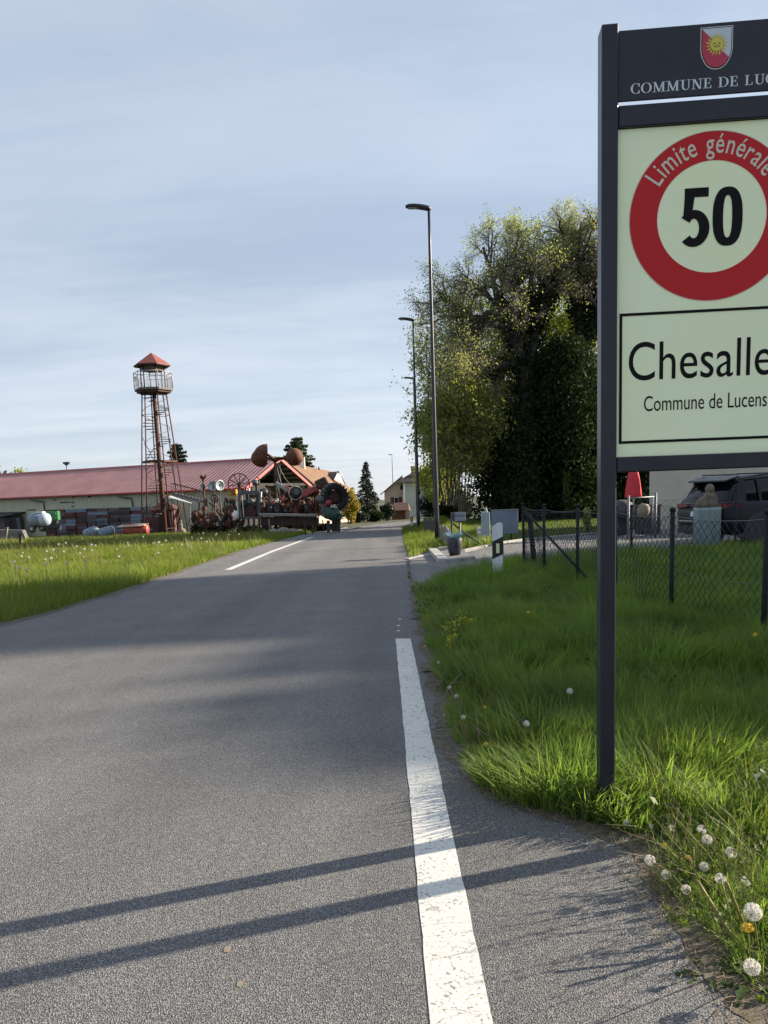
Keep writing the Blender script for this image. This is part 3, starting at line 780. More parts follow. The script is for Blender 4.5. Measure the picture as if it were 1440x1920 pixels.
# chain-link fence -------------------------------------------------------------
def chainlink(mesh_parent, A, B, hA, hB, z0A, z0B, pitch=.055, dia=.0036, seed=1, name='wire_mesh', sag=.035, m=None):
    """woven mesh: upright zigzag wires hooked into each other, from A to B (ground points)"""
    A = Vector(A); B = Vector(B); d = B-A; Ln_ = math.hypot(d.x, d.y); n = int(Ln_/pitch); r = random.Random(seed)
    nrm = Vector((-d.y, d.x, 0)).normalized(); mb = MB(); nz = int(hA/pitch)
    top = lambda u: (z0A+hA)*(1-u)+(z0B+hB)*u - sag*4*u*(1-u)
    bot = lambda u: z0A*(1-u)+z0B*u
    V = []; Q = []
    for i in range(n):
        pts = []
        for j in range(nz+1):
            u = (i+.5+(.5 if (j+i) % 2 else -.5)*1.02)/n; u = min(max(u, 0), 1); w = j/nz
            p = A+d*u; p.z = bot(u)+(top(u)-bot(u))*w
            p = p + nrm*(.004*(1 if j % 2 else -1)+.02*math.sin(u*9+w*3+seed)*math.sin(w*math.pi)) + Vector((r.uniform(-.003, .003), 0, r.uniform(-.003, .003)))
            pts.append(p)
        mb.tube(pts, dia, 3, cap=False, smooth=False)
    mb.build(name, m or M_WIRE, mesh_parent, 'stuff')
    # straining wire along the top
    tw = [A+d*(k/10) for k in range(11)]
    for k, p in enumerate(tw): p.z = top(k/10)+.004
    MB().tube(tw, .0032, 5).build('straining_wire', M_TENS, mesh_parent)
def fence_post(o, h, parent, r=.024, cap=True, lean=(0, 0)):
    top = o+Vector((lean[0], lean[1], h))
    p = MB().tube([o-Vector((0, 0, .3)), top], r, 10).build('fence_post', M_FPOST, parent)
    if cap: MB().lathe(top-Vector((0, 0, .02)), [(r+.006, 0), (r+.008, .02), (r+.004, .035), (r*.5, .045)], 10).build('post_cap', M_FPOST, p)
    return top
fp = []
for px, Yd in ((982, 14.4), (1020, 12.9), (1082, 11.6), (1155, 10.0), (1261, 8.4), (1437, 6.85), (1700, 5.4)):
    fp.append(base(px, Yd))
fence1 = thing('chain_link_fence', 'dark chain-link fence with round posts running along the verge behind the town sign', 'fence', fp[0])
FH = [P(px, py, q.y).z-q.z for (px, py), q in zip(((982, 950), (1020, 953), (1080, 954), (1156, 958), (1261, 964), (1437, 970)), fp)]+[1.17]
tops = [fence_post(q, h+.05, fence1, .026, lean=(.012*(i % 3-1), 0)) for i, (q, h) in enumerate(zip(fp, FH))]
for i in range(len(fp)-1):
    chainlink(fence1, fp[i], fp[i+1], FH[i], FH[i+1], fp[i].z-.02, fp[i+1].z-.02, seed=i+1)
# mid wire and the slanting brace of the corner post
for i in range(len(fp)-1):
    a, b = fp[i]+Vector((0, 0, FH[i]*.5)), fp[i+1]+Vector((0, 0, FH[i+1]*.5)); mid = (a+b)/2-Vector((0, 0, .04))
    MB().tube([a, a*.75+b*.25-Vector((0, 0, .03)), mid, a*.25+b*.75-Vector((0, 0, .03)), b], .002, 5).build('straining_wire', M_TENS, fence1)
MB().tube([fp[0]+Vector((0, 0, FH[0]*.95)), fp[2]+Vector((.1, -.5, .12))], .022, 8).build('brace', M_FPOST, fence1)
# second post at the corner with the rolled end of the mesh
fence_post(fp[0]+Vector((.18, -.25, 0)), FH[0]-.12, fence1, .05, cap=False, lean=(-.1, 0.1))
# fence along the driveway, nearly level with the eye
fq = [fp[0]+Vector((.05, .1, 0)), base(1184, 15.8), base(1379, 17.4), base(1600, 19.6)]
fence2 = thing('chain_link_fence', 'thin chain-link fence between the garden grass and the driveway with the black car', 'fence', fq[1])
for i, q in enumerate(fq[1:]): fence_post(q, (1.12, 1.38, 1.3)[i], fence2, .026)
for i in range(3): chainlink(fence2, fq[i], fq[i+1], 1.1, 1.1, fq[i].z, fq[i+1].z, pitch=.07, dia=.002, seed=20+i)
# gate in front of the house wall
gA, gB = base(1178, 22.0), base(1229, 22.6)
gate = thing('garden_gate', 'grey metal garden gate frame with mesh in front of the pale house wall', 'gate', gA)
for q, h in ((gA, 1.28), (gB, 1.33)): MB().tube([q-Vector((0, 0, .2)), q+Vector((0, 0, h))], .035, 10).build('gate_post', M_GALV, gate)
for za, zb in ((1.2, 1.22), (.12, .12)): MB().tube([gA+Vector((0, 0, za)), gB+Vector((0, 0, zb))], .022, 8).build('gate_frame', M_GALV, gate)
q2 = gA.lerp(gB, .88); MB().tube([q2+Vector((0, 0, .12)), q2+Vector((0, 0, 1.2))], .022, 8).build('gate_frame', M_GALV, gate)
chainlink(gate, gA, gB, 1.05, 1.07, gA.z+.13, gB.z+.13, pitch=.09, dia=.003, seed=41, sag=0, m=M_GALV)
gC = base(1300, 22.4)
fence3 = thing('chain_link_fence', 'wide-meshed wire fence from the gate post to behind the black car', 'fence', gB)
fence_post(gC, 1.15, fence3)
chainlink(fence3, gB, gC, 1.08, 1.08, gB.z+.02, gC.z+.02, pitch=.13, dia=.0045, seed=42, sag=0)

# plant pot with blue grass
pq = G(853, 1049); pq.z = float(gz(pq.x, pq.y))+.10
M_POT = mat('pot_glaze', lin(42,44,58), 0.45, col2=lin(36,38,50), scale=12)
pot = thing('plant_pot', 'dark slate plant pot at the driveway mouth', 'plant pot', pq)
ph = .43
MB().lathe(pq, [(.115, 0), (.13, .01), (.165, .12), (.185, .25), (.19, ph-.01), (.185, ph), (.17, ph), (.165, ph-.05), (.01, ph-.06)], 24).build('pot_body', M_POT, pot)
MB().lathe(pq+Vector((0, 0, ph-.055)), [(.165, 0), (.1, .015), (.0, .02)], 16).build('potting_soil', M_SOIL, pot)
def blades(points, hts, wid, lean, seed, m, name, segs=3, curl=.5, parent=None, kind=None, origin=None, dirs=None):
    """grass-like blades from arrays; each blade a bent tapering strip"""
    r = np.random.default_rng(seed); n = len(points); points = np.asarray(points, float)
    az = r.random(n)*2*np.pi if dirs is None else dirs
    ln = lean*(.35+r.random(n)*1.1)
    side = np.stack([-np.sin(az), np.cos(az), np.zeros(n)], 1); fw = np.stack([np.cos(az), np.sin(az), np.zeros(n)], 1)
    vs = []; tw = r.random(n)*np.pi
    sd = side*np.cos(tw*.35)[:, None]+fw*np.sin(tw*.35)[:, None]
    wd = (np.asarray(wid)*(0.7+r.random(n)*.6))
    for k in range(segs):
        t = k/segs
        c = points+fw*((ln*hts)*(t**1.8))[:, None]+np.array([0, 0, 1.0])*(hts*(t-curl*ln*t*t*.6))[:, None]
        w = wd*(1-.55*t)*.5
        vs += [c-sd*w[:, None], c+sd*w[:, None]]
    c = points+fw*(ln*hts)[:, None]+np.array([0, 0, 1.0])*(hts*(1-curl*ln*.6))[:, None]
    vs.append(c)
    K = 2*segs+1
    V = np.stack(vs, 1).reshape(-1, 3)
    b = np.arange(n)*K
    Q = np.concatenate([np.stack([b+2*k, b+2*k+1, b+2*k+3, b+2*k+2], 1) for k in range(segs-1)]) if segs > 1 else np.zeros((0, 4), int)
    T = np.stack([b+2*segs-2, b+2*segs-1, b+2*segs], 1)
    if origin is not None: V = V-np.array(origin)
    me = np_mesh(name, V, Q if len(Q) else None, T, m, True)
    return link_mesh(name, me, parent, kind, loc=None if (origin is None or parent is not None) else origin)
M_BLUE = leafmat('blue_fescue', [(.10,.20,.24), (.16,.30,.36), (.22,.36,.40)], trans=.2, tint=(1, 1, 1))
n_ = 170; a_ = rng.random(n_)*6.28; r_ = np.sqrt(rng.random(n_))*.13
fg = thing('ornamental_grass', 'bluish ornamental grass tuft growing in the dark plant pot', 'plant', pq+Vector((0, 0, ph-.05)))
blades(np.stack([pq.x+r_*np.cos(a_), pq.y+r_*np.sin(a_), np.full(n_, pq.z+ph-.05)], 1), .17+rng.random(n_)*.14, .014, .75, 5, M_BLUE, 'blade_tuft', parent=fg, kind='stuff', origin=pq+Vector((0, 0, ph-.05)), dirs=a_)

# letter box on its post
lq = base(868, 20.6); lz = P(860, 977, 20.6).z
lb = thing('letter_box', 'grey two-flap letter box on a thin post behind the plant pot', 'letter box', lq)
M_LB = mat('letterbox_dark', lin(48,50,58), .5); M_LBF = mat('letterbox_grey', lin(120,126,138), .45)
c1, c2 = P(847, 961, 20.6), P(873, 977, 20.6); c = (c1+c2)/2
lb_b = MB().box(c+Vector((0, .14, 0)), (c2.x-c1.x, .28, abs(c1.z-c2.z)), bev=.01).build('box_body', M_LB, lb)
fc = P(862.5, 963.6, 20.6); MB().box(Vector((fc.x, 20.59, fc.z)), (.29, .02, .085), bev=.004).build('flap', M_LBF, lb)
fc = P(862.5, 972.4, 20.6); MB().box(Vector((fc.x, 20.59, fc.z)), (.29, .02, .12), bev=.004).build('front_panel', M_LBF, lb)
MB().tube([(c.x+.04, 20.75, float(gz(c.x, 20.7))-.1), (c.x+.04, 20.75, c.z-.1)], .025, 8).build('post', M_GALV, lb)
# slanting stay by the letter box: end strut of a wire fence
sA, sB = P(847, 980, 20.3), G(904, 1023)
st = thing('fence_strut', 'dark slanting strut with its upright running from below the letter box to the kerb', 'fence strut', sB)
MB().tube([sA, sB], .024, 8).build('strut', M_FPOST, st)
MB().tube([base(846, 20.3), sA+Vector((0, 0, .04))], .026, 8).build('upright', M_FPOST, st)
# low fence of weathered stakes behind the lamp
M_STAKE = mat('weathered_stake', (.16,.145,.125), .9, col2=(.30,.28,.25), scale=14, stretch=(1, 1, .2))
sA, sB = base(826, 27.0), base(846, 22.5)
sf = thing('stake_fence', 'low fence of weathered upright stakes between the tall lamp and the letter box', 'fence', sA)
for i in range(22):
    q = sA.lerp(sB, i/21); q.z = float(gz(q.x, q.y)); h = .62+random.uniform(-.06, .06)
    MB().box(q+Vector((random.uniform(-.02, .02), 0, h/2-.05)), (.07, .05, h+.1), Euler((random.uniform(-.06, .06), random.uniform(-.06, .06), random.random())).to_matrix(), .012).build('stake', M_STAKE, sf)
sA, sB = base(797, 36), base(817, 31)
sf2 = thing('stake_fence', 'darker low stake fence in the long grass behind the tall lamp', 'fence', sA)
M_STK2 = mat('dark_stake', (.05,.045,.04), .9, col2=(.09,.085,.075), scale=12)
for i in range(20):
    q = sA.lerp(sB, i/19); q.z = float(gz(q.x, q.y)); h = .75+random.uniform(-.1, .06)
    MB().box(q+Vector((0, 0, h/2-.05)), (.12, .06, h+.1), Euler((0, random.uniform(-.05, .05), random.random()*.5)).to_matrix(), .012).build('stake', M_STK2, sf2)

# stone pillar with finial, and the grey board on two legs
M_PIL = mat('painted_pillar', lin(150,162,168), .7, col2=lin(132,145,152), scale=7, bump=.004)
cq = G(912, 1017); cY = cq.y
pil = thing('gate_pillar', 'pale grey square pillar with a small finial left of the grey board', 'pillar', cq)
x0, x1 = P(904, 990, cY).x, P(919, 990, cY).x; zt_ = P(910, 960, cY).z; zm = P(910, 1003, cY).z
MB().box(((x0+x1)/2, cY+.12, (zt_+zm)/2), (x1-x0, .24, zt_-zm), bev=.012).build('shaft', M_PIL, pil)
MB().box(((x0+x1)/2, cY+.12, (zm+cq.z-.1)/2), (x1-x0+.05, .29, zm-cq.z+.1), bev=.015).build('plinth', M_CONC, pil)
fc = P(912, 958, cY); MB().lathe((fc.x, cY+.12, zt_), [(.055, 0), (.06, .02), (.035, .035), (.045, .06), (.05, .08), (.035, .10), (.018, .115), (.022, .13), (.004, .15)], 14).build('finial', M_PIL, pil)
M_BRD = mat('board_grey', lin(104,118,134), .55, col2=lin(94,108,124), scale=3)
b1, b2 = P(921, 957.5, cY+.5), P(971.5, 1000, cY+.5)
brd = thing('grey_board', 'wide plain grey board on two thin legs beside the pale pillar', 'board', base(946, cY+.5))
MB().box(((b1.x+b2.x)/2, cY+.5, (b1.z+b2.z)/2), (b2.x-b1.x, .05, b1.z-b2.z), bev=.006).build('board_face', M_BRD, brd)
MB().box(((b1.x+b2.x)/2, cY+.5, b1.z+.012), (b2.x-b1.x+.04, .09, .02), bev=.004).build('top_edge', M_GALV, brd)
for px in (926, 958):
    q = base(px, cY+.55); MB().tube([q-Vector((0, 0, .2)), (q.x, q.y, b1.z-.05)], .02, 8).build('leg', M_FPOST, brd)
# rocks and small ornament in the front garden
M_ROCK = mat('rock', (.22,.21,.19), .9, col2=(.36,.35,.32), scale=6, bump=.02, bscale=14)
def rock(o, r, label, group=None, sq=.7, seed=0):
    rr_ = random.Random(seed); ks = [(Vector((rr_.uniform(-1, 1), rr_.uniform(-1, 1), rr_.uniform(-1, 1))).normalized(), rr_.uniform(.05, .3)) for _ in range(7)]
    def f(u):
        k = 1.0
        for v, w in ks: k -= w*max(0, u.dot(v)-.45)*1.3
        return k
    ob = MB().ell(o+Vector((0, 0, r*sq*.45)), (r, r*rr_.uniform(.7, 1.0), r*sq), 10, 7, Euler((0, 0, rr_.random()*6)).to_matrix(), f).build('garden_stone', M_ROCK, origin=o)
    return tag(ob, label, 'stone', group)
for i, px in enumerate((866, 872, 877, 884, 889, 894, 899, 904, 931, 938)):
    q = G(px, 1024 - (i % 3)*2 - (px-866)*.08); rock(q, .11+.05*((i*7) % 3), 'small pale stone in the bed edge between the plant pot and the grey board', 'pale stones along the flower bed edge', seed=i)
gq = G(899, 1013); gn = thing('garden_ornament', 'small white garden ornament on the sunlit lawn left of the pillar', 'ornament', gq)
M_ORN = mat('ornament_white', (.75,.73,.66), .6)
MB().lathe(gq, [(.08, 0), (.09, .05), (.06, .16), (.08, .24), (.05, .30), (.02, .32)], 12).build('figure_body', M_ORN, gn)
MB().ell(gq+Vector((0, 0, .37)), (.07, .07, .08), 10, 8).build('figure_head', M_ORN, gn)

# round pedestal with a stone bust
bq = G(1336, 1032); bY = bq.y
ped = thing('pedestal', 'round pale painted pedestal in the garden in front of the black car', 'pedestal', bq)
pr_ = (P(1360, 1000, bY).x-P(1311, 1000, bY).x)/2; pz = P(1336, 952, bY).z
bq = Vector((P(1335.5, 1000, bY).x, bY+pr_, bq.z))
MB().lathe(bq-Vector((0, 0, .1)), [(pr_, 0), (pr_, pz-bq.z+.02), (pr_*1.02, pz-bq.z+.03), (pr_*1.02, pz-bq.z+.09), (pr_*.98, pz-bq.z+.1)], 28).build('drum', mat('pedestal_paint', lin(150,165,168), .8, col2=lin(128,143,146), scale=3, stretch=(3, 3, .6)), ped)
M_SAND = mat('sandstone', (.10,.082,.058), .95, col2=(.19,.16,.115), scale=11, bump=.02, bscale=45)
s0 = Vector((bq.x+.01, bq.y, pz)); k = .90
def lump(mb, c, r, rot=None): mb.ell(s0+Vector(c)*k, [q*k for q in r], 14, 10, rot)
mb = MB()
lump(mb, (-.04, 0, .10), (.29, .19, .17)); lump(mb, (-.2, 0, .06), (.13, .14, .10)); lump(mb, (.04, 0, .26), (.17, .14, .16)); lump(mb, (-.12, .0, .17), (.13, .13, .12), Euler((0, .5, 0)).to_matrix())
lump(mb, (.16, .0, .18), (.08, .11, .17)); lump(mb, (.05, -.03, .46), (.085, .10, .12)); lump(mb, (.05, .02, .47), (.12, .11, .135)); lump(mb, (.045, -.13, .45), (.018, .03, .03)); lump(mb, (.05, .0, .36), (.085, .085, .09))
for q in (-.10, -.03, .06): lump(mb, (q, -.14, .16), (.025, .05, .17), Euler((0, q*3, 0)).to_matrix())
bust = mb.build('stone_bust', M_SAND, origin=s0)
rm = bust.modifiers.new('remesh', 'REMESH'); rm.mode = 'VOXEL'; rm.voxel_size = .018; rm.use_smooth_shade = True
tag(bust, 'weathered sandstone bust of a shawled figure on the round pedestal', 'bust')

# parasol
uq = base(1187, 23.4); par = thing('parasol', 'closed red parasol standing behind the garden gate', 'parasol', uq)
M_PRED = mat('parasol_red', (.55,.035,.045), .8, col2=(.62,.05,.06), scale=5)
zt_ = P(1187, 878, 23.4).z; zb_ = P(1187, 932, 23.4).z
MB().tube([uq, (uq.x, uq.y, zt_+.1)], .022, 8).build('pole', M_GALV, par)
mb = MB(); n = 24; prof = [(0.05, 1.0), (.12, .9), (.16, .6), (.19, .3), (.215, .05), (.20, 0)]
vs = []
for r0, h in prof:
    for i in range(n):
        rr_ = r0*(1+.22*math.cos(i*8*2*math.pi/n)); vs.append((uq.x+rr_*math.cos(2*math.pi*i/n), uq.y+rr_*math.sin(2*math.pi*i/n), zb_+(zt_-zb_)*h - (.03*math.cos(i*8*2*math.pi/n) if h < .1 else 0)))
fs = [(j*n+i, j*n+(i+1) % n, (j+1)*n+(i+1) % n, (j+1)*n+i) for j in range(len(prof)-1) for i in range(n)]
mb.add(vs, fs, True).build('folded_cloth', M_PRED, par)
MB().lathe(uq, [(.28, 0), (.28, .06), (.06, .1), (.04, .25)], 16).build('foot', M_CONC, par)
# grill under a dark cover and the pale plant stand behind the gate
wq = base(1165, 24.0); gr = thing('covered_grill', 'dark covered garden grill left of the red parasol', 'grill', wq)
M_COV = mat('dark_cover', (.03,.032,.035), .6, col2=(.06,.062,.065), scale=5)
MB().lathe(wq+Vector((0, 0, .55)), [(.32, 0), (.42, .1), (.44, .3), (.36, .48), (.15, .58), (.02, .6)], 18).build('grill_lid', M_COV, gr)
for i in range(3):
    a = i*2.1; MB().tube([wq+Vector((.25*math.cos(a), .25*math.sin(a), .6)), wq+Vector((.4*math.cos(a), .4*math.sin(a), 0))], .02, 6).build('leg', M_LAMP, gr)
wq = base(1200, 24.6); bx = thing('storage_box', 'dark low storage box behind the garden gate under the parasol', 'box', wq)
MB().box(wq+Vector((-.1, 0, .45)), (1.3, .6, .9), bev=.03).build('box_body', M_COV, bx)
MB().box(wq+Vector((-.1, 0, .93)), (1.36, .66, .05), bev=.015).build('lid', M_COV, bx)
wq = base(1203, 23.2); bk = thing('wicker_lantern', 'pale round wicker lantern on a stand behind the gate', 'lantern', wq)
MB().lathe(wq+Vector((0, 0, .62)), [(.10, 0), (.17, .08), (.2, .2), (.17, .33), (.1, .4)], 14, axis=(.25, 0, 1)).build('lantern_body', mat('wicker', (.20,.16,.11), .8, col2=(.30,.25,.17), scale=30), bk)
MB().tube([wq, wq+Vector((0, 0, .64))], .03, 8).lathe(wq, [(.16, 0), (.16, .03), (.03, .05)], 12).build('stand', M_LAMP, bk)

# ================================================================== black car by the house
M_CAR = mat('car_paint', (.006,.006,.009), .38, spec=.2, coat=.12)
M_GLS = mat('car_glass', (.006,.007,.009), .12, spec=.32)
M_TYRE = mat('tyre_rubber', (.018,.018,.018), .85)
M_CHR = mat('car_trim', (.30,.30,.32), .28, metal=.8)
M_TAIL = mat('tail_light', (.16,.012,.018), .15, coat=.6)
M_PLT = mat('number_plate', (.62,.65,.70), .5)
M_PLAST = mat('car_plastic', (.02,.02,.022), .55)
M_RIM = mat('rim', (.10,.10,.11), .35, metal=.8)
ca = R(14)
corner = base(1263, 19.9)                              # rear left corner of the bumper
hx = Vector((math.cos(ca), math.sin(ca), 0)); hyv = Vector((-math.sin(ca), math.cos(ca), 0))
# local car axes: x forward from the rear bumper, y to the left, z up
CL, CW, CHT = 4.9, 1.98, 1.74
org = corner + hx*0 - hyv*(CW/2)*1.0
def C(x, y, z): return org + hx*x + hyv*y + Vector((0, 0, z))
car = thing('parked_car', 'black sport utility car parked on the driveway, seen from behind under the sign', 'car', org)
CR = Matrix((hx, hyv, Vector((0, 0, 1)))).transposed()
# body: loft of half sections (y, z) along x
secs = [  # x, sill z, half width low, half width belt, belt z, deck z
    (0.00, .50, .80, .84, .86, .90), (0.06, .40, .88, .91, .92, 1.00), (0.22, .32, .95, .965, 1.0, 1.08), (.55, .28, .975, .985, 1.02, 1.10), (1.3, .27, .98, .99, 1.02, 1.10), (2.3, .27, .98, .985, 1.0, 1.07),
    (3.2, .27, .98, .985, .98, 1.05), (3.9, .28, .97, .97, .95, 1.03), (4.5, .32, .92, .92, .85, .95), (4.85, .42, .76, .76, .70, .78)]
vs = []; m_ = 12
for x, zs, wl_, wb, zb, zd in secs:
    half = [(wl_*.86, zs), (wl_, zs+.10), (wl_+.004, (zs+zb)/2-.06), (wb, zb-.08), (wb-.02, zb), (wb-.11, zd)]
    ring_ = [(y, z) for y, z in half]+[(-y, z) for y, z in half[::-1]]
    vs += [C(x, y, z) for y, z in ring_]
fs = [(i*m_+j, i*m_+(j+1) % m_, (i+1)*m_+(j+1) % m_, (i+1)*m_+j) for i in range(len(secs)-1) for j in range(m_)]
fs += [list(range(m_))[::-1], [(len(secs)-1)*m_+j for j in range(m_)]]
body = MB().add(vs, fs, True).build('body', M_CAR, car)
# greenhouse in dark glass with painted roof and pillars
gs = [(.10, 1.05, .80, 1.10), (.42, 1.08, .74, 1.52), (.62, 1.09, .72, 1.62), (1.3, 1.09, .735, 1.69), (2.2, 1.07, .73, 1.69), (2.75, 1.05, .70, 1.62), (3.5, 1.02, .66, 1.08)]
vs = []
for x, z0, wt, z1 in gs:
    wb = .90
    half = [(wb, z0-.04), (wt+(wb-wt)*.35, z0+(z1-z0)*.6), (wt, z1-.05), (wt-.09, z1)]
    vs += [C(x, y, z) for y, z in half]+[C(x, -y, z) for y, z in half[::-1]]
fs = [(i*8+j, i*8+(j+1) % 8, (i+1)*8+(j+1) % 8, (i+1)*8+j) for i in range(len(gs)-1) for j in range(8)]+[list(range(8))[::-1], [(len(gs)-1)*8+j for j in range(8)]]
MB().add(vs, fs, True).build('window_glass', M_GLS, car)
vs = []
rs = [(.30, .70, 1.555), (.60, .735, 1.655), (1.3, .75, 1.715), (2.2, .745, 1.715), (2.8, .71, 1.64)]
for x, w, z in rs: vs += [C(x, -w, z-.07), C(x, -w*.86, z), C(x, 0, z+.02), C(x, w*.86, z), C(x, w, z-.07)]
MB().add(vs, [(i*5+j, i*5+j+1, (i+1)*5+j+1, (i+1)*5+j) for i in range(4) for j in range(4)], True).build('roof_panel', M_CAR, car)
MB().prism([C(.20, -.70, 1.56), C(.20, .70, 1.56), C(.55, .72, 1.66), C(.55, -.72, 1.66)], (0, 0, .035)).build('roof_spoiler', M_CAR, car)
for s in (-1, 1):
    for xa, xb, xt, xu in ((.20, .62, .52, .66), (1.95, 2.05, 1.9, 2.0), (.98, 1.06, .98, 1.05)):
        MB().prism([C(xa, s*.915, 1.04), C(xb, s*.915, 1.04), C(xu, s*.755, 1.63), C(xt, s*.755, 1.63)], hyv*(s*.012)).build('pillar', M_CAR, car)
    MB().bar(C(.55, s*.63, 1.735), C(2.5, s*.63, 1.735), .03, .03, bev=.01).build('roof_rail', M_PLAST, car)
    # tail lights, wrapping the corner
    MB().prism([C(-.012, s*.42, .97), C(-.012, s*.84, .93), C(-.012, s*.84, 1.05), C(-.012, s*.42, 1.04)], hx*.06).build('tail_light', M_TAIL, car)
    MB().prism([C(.03, s*.86, .93), C(.42, s*.985, .98), C(.40, s*.985, 1.05), C(.03, s*.86, 1.05)], hyv*(-s*.03)).build('tail_light', M_TAIL, car)
    MB().box(C(.0, s*.68, .40), (.05, .22, .07), CR, .02).build('exhaust_tip', M_CHR, car)
    # wheels with arches
    for xw in (.98, 3.92):
        MB().lathe(C(xw, s*.80, .37), [(.40, 0), (.455, .02), (.46, .20), (.445, .205), (.40, .205)], 28, axis=hyv*s).build('wheel_arch', M_PLAST, car)
        w = MB().lathe(C(xw, s*.76, .37), [(.25, 0), (.345, 0), (.37, .03), (.37, .19), (.345, .225), (.25, .225)], 28, axis=hyv*s).build('wheel', M_TYRE, car)
        MB().lathe(C(xw, s*.77, .37), [(.252, 0), (.252, .20), (.235, .205), (.22, .17), (.05, .18), (.0, .185)], 24, axis=hyv*s).build('rim', M_RIM, w)
        sp = MB()
        for i in range(10):
            a = 2*math.pi*i/10; e = hx*math.cos(a)+Vector((0, 0, math.sin(a))); c0 = C(xw, s*.975, .37); sp.bar(c0+e*.05, c0+e*.235, .04, .02, up=hyv)
        sp.build('spokes', M_RIM, w, 'stuff')
    for xd in (1.25, 2.25): MB().bar(C(xd, s*1.0, .93), C(xd+.22, s*1.0, .93), .03, .03, bev=.01).build('door_handle', M_CHR, car)
    MB().bar(C(1.2, s*.93, 1.035), C(3.2, s*.93, 1.015), .012, .02).build('window_trim', M_PLAST, car)
    MB().ell(C(2.9, s*1.04, 1.08), (.09, .11, .07), 12, 8, CR).build('mirror', M_CAR, car)
    for xd in (1.12, 2.1, 3.05): MB().bar(C(xd, s*.992, .36), C(xd+.02, s*.992, .98), .006, .006).build('door_gap', M_PLAST, car)
    MB().bar(C(1.35, s*.985, .62), C(3.3, s*.985, .62), .02, .02, bev=.004).build('side_crease', M_CAR, car)
    MB().bar(C(.35, s*.99, .30), C(3.7, s*.985, .30), .04, .10, bev=.01).build('side_sill', M_PLAST, car)
MB().prism([C(-.014, -.28, .74), C(-.014, .28, .74), C(.0, .28, .86), C(.0, -.28, .86)], -hx*.01).build('number_plate', M_PLT, car)
MB().bar(C(-.02, -.78, .62), C(-.02, .78, .62), .05, .05, bev=.012).build('bumper_trim', M_CHR, car)
MB().box(C(-.01, 0, .42), (.06, 1.5, .2), CR, .03).build('bumper_skirt', M_PLAST, car)
MB().bar(C(.06, 0, 1.12), C(.16, .36, 1.20), .02, .02).build('rear_wiper', M_PLAST, car)
MB().lathe(C(-.012, 0, 1.0), [(.001, -.012), (.04, -.01), (.043, 0)], 16, axis=hx).build('badge', M_CHR, car)
MB().bar(C(1.0, -1.0, .78), C(1.35, -1.0, .86), .01, .03).build('reflection_strip', M_CHR, car) if False else None

# the house wall behind it: low rendered annexe
M_REND = mat('render_cream', (.46,.43,.34), .9, col2=(.52,.49,.40), scale=2, bump=.004, bscale=60)
hA = base(1217, 27.0)
an = thing('rendered_annexe', 'pale rendered house wall behind the black car', 'house', hA)
dW = Vector((math.cos(R(-20)), math.sin(R(-20)), 0)); nW = Vector((-dW.y, dW.x, 0))
hh = 2.75
MB().prism([hA-Vector((0, 0, .3)), hA+dW*9-Vector((0, 0, .3)), hA+dW*9+nW*6-Vector((0, 0, .3)), hA+nW*6-Vector((0, 0, .3))], (0, 0, hh+.3)).build('wall', M_REND, an)
MB().prism([hA-dW*.25-nW*.25+Vector((0, 0, hh)), hA+dW*9.25-nW*.25+Vector((0, 0, hh)), hA+dW*9.25+nW*6.25+Vector((0, 0, hh)), hA-dW*.25+nW*6.25+Vector((0, 0, hh))], (0, 0, .2)).build('roof', mat('roof_edge', (.08,.075,.07), .8), an)
dq = hA+dW*5.0-nW*.01; MB().box(dq+Vector((0, 0, 1.02)), (1.0, .05, 2.05), Matrix((dW, nW, Vector((0, 0, 1)))).transposed(), .01).build('door', mat('annexe_door', (.12,.10,.08), .6), an)
dq = hA+dW*7.3-nW*.01; wf = MB().box(dq+Vector((0, 0, 1.5)), (1.2, .06, 1.0), Matrix((dW, nW, Vector((0, 0, 1)))).transposed(), .01).build('window', M_ORN, an)
MB().box(dq-nW*.03+Vector((0, 0, 1.5)), (1.05, .03, .85), Matrix((dW, nW, Vector((0, 0, 1)))).transposed()).build('pane', M_GLS, wf)

# ================================================================== trees
M_BARK = mat('bark', (.03,.025,.02), .95, col2=(.065,.055,.045), scale=5, stretch=(2, 2, .4))
M_BARKP = mat('pale_bark', (.07,.06,.04), .9, col2=(.13,.115,.075), scale=5, stretch=(2, 2, .4))
M_TWIG = mat('twig', (.10,.08,.072), .9, col2=(.17,.14,.125), scale=3)
M_BUD = leafmat('spring_bud_leaf', [(.260,.221,.143), (.286,.338,.104), (.403,.481,.169), (.351,.312,.208)], trans=.5, tint=(1.1, 1.15, .6))
M_SPRING = leafmat('spring_leaf', [(.130,.169,.033), (.221,.273,.058), (.325,.377,.098), (.364,.390,.156)], trans=.5)
M_OLIVE = leafmat('olive_leaf', [(.117,.137,.029), (.169,.195,.042), (.247,.273,.072), (.273,.247,.098)], trans=.5, tint=(1.1, 1.15, .55))
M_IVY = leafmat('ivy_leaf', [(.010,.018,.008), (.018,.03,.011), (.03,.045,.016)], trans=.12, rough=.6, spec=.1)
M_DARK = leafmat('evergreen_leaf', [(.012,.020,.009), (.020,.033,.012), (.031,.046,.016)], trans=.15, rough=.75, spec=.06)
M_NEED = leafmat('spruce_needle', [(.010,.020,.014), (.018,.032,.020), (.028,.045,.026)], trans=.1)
M_PINE = leafmat('conifer_needle', [(.030,.045,.020), (.05,.07,.03), (.075,.095,.045)], trans=.2)
M_FORS = leafmat('forsythia_flower', [(.30,.21,.02), (.38,.28,.03), (.20,.20,.04), (.33,.24,.02)], trans=.35, tint=(1.1, 1, .5))

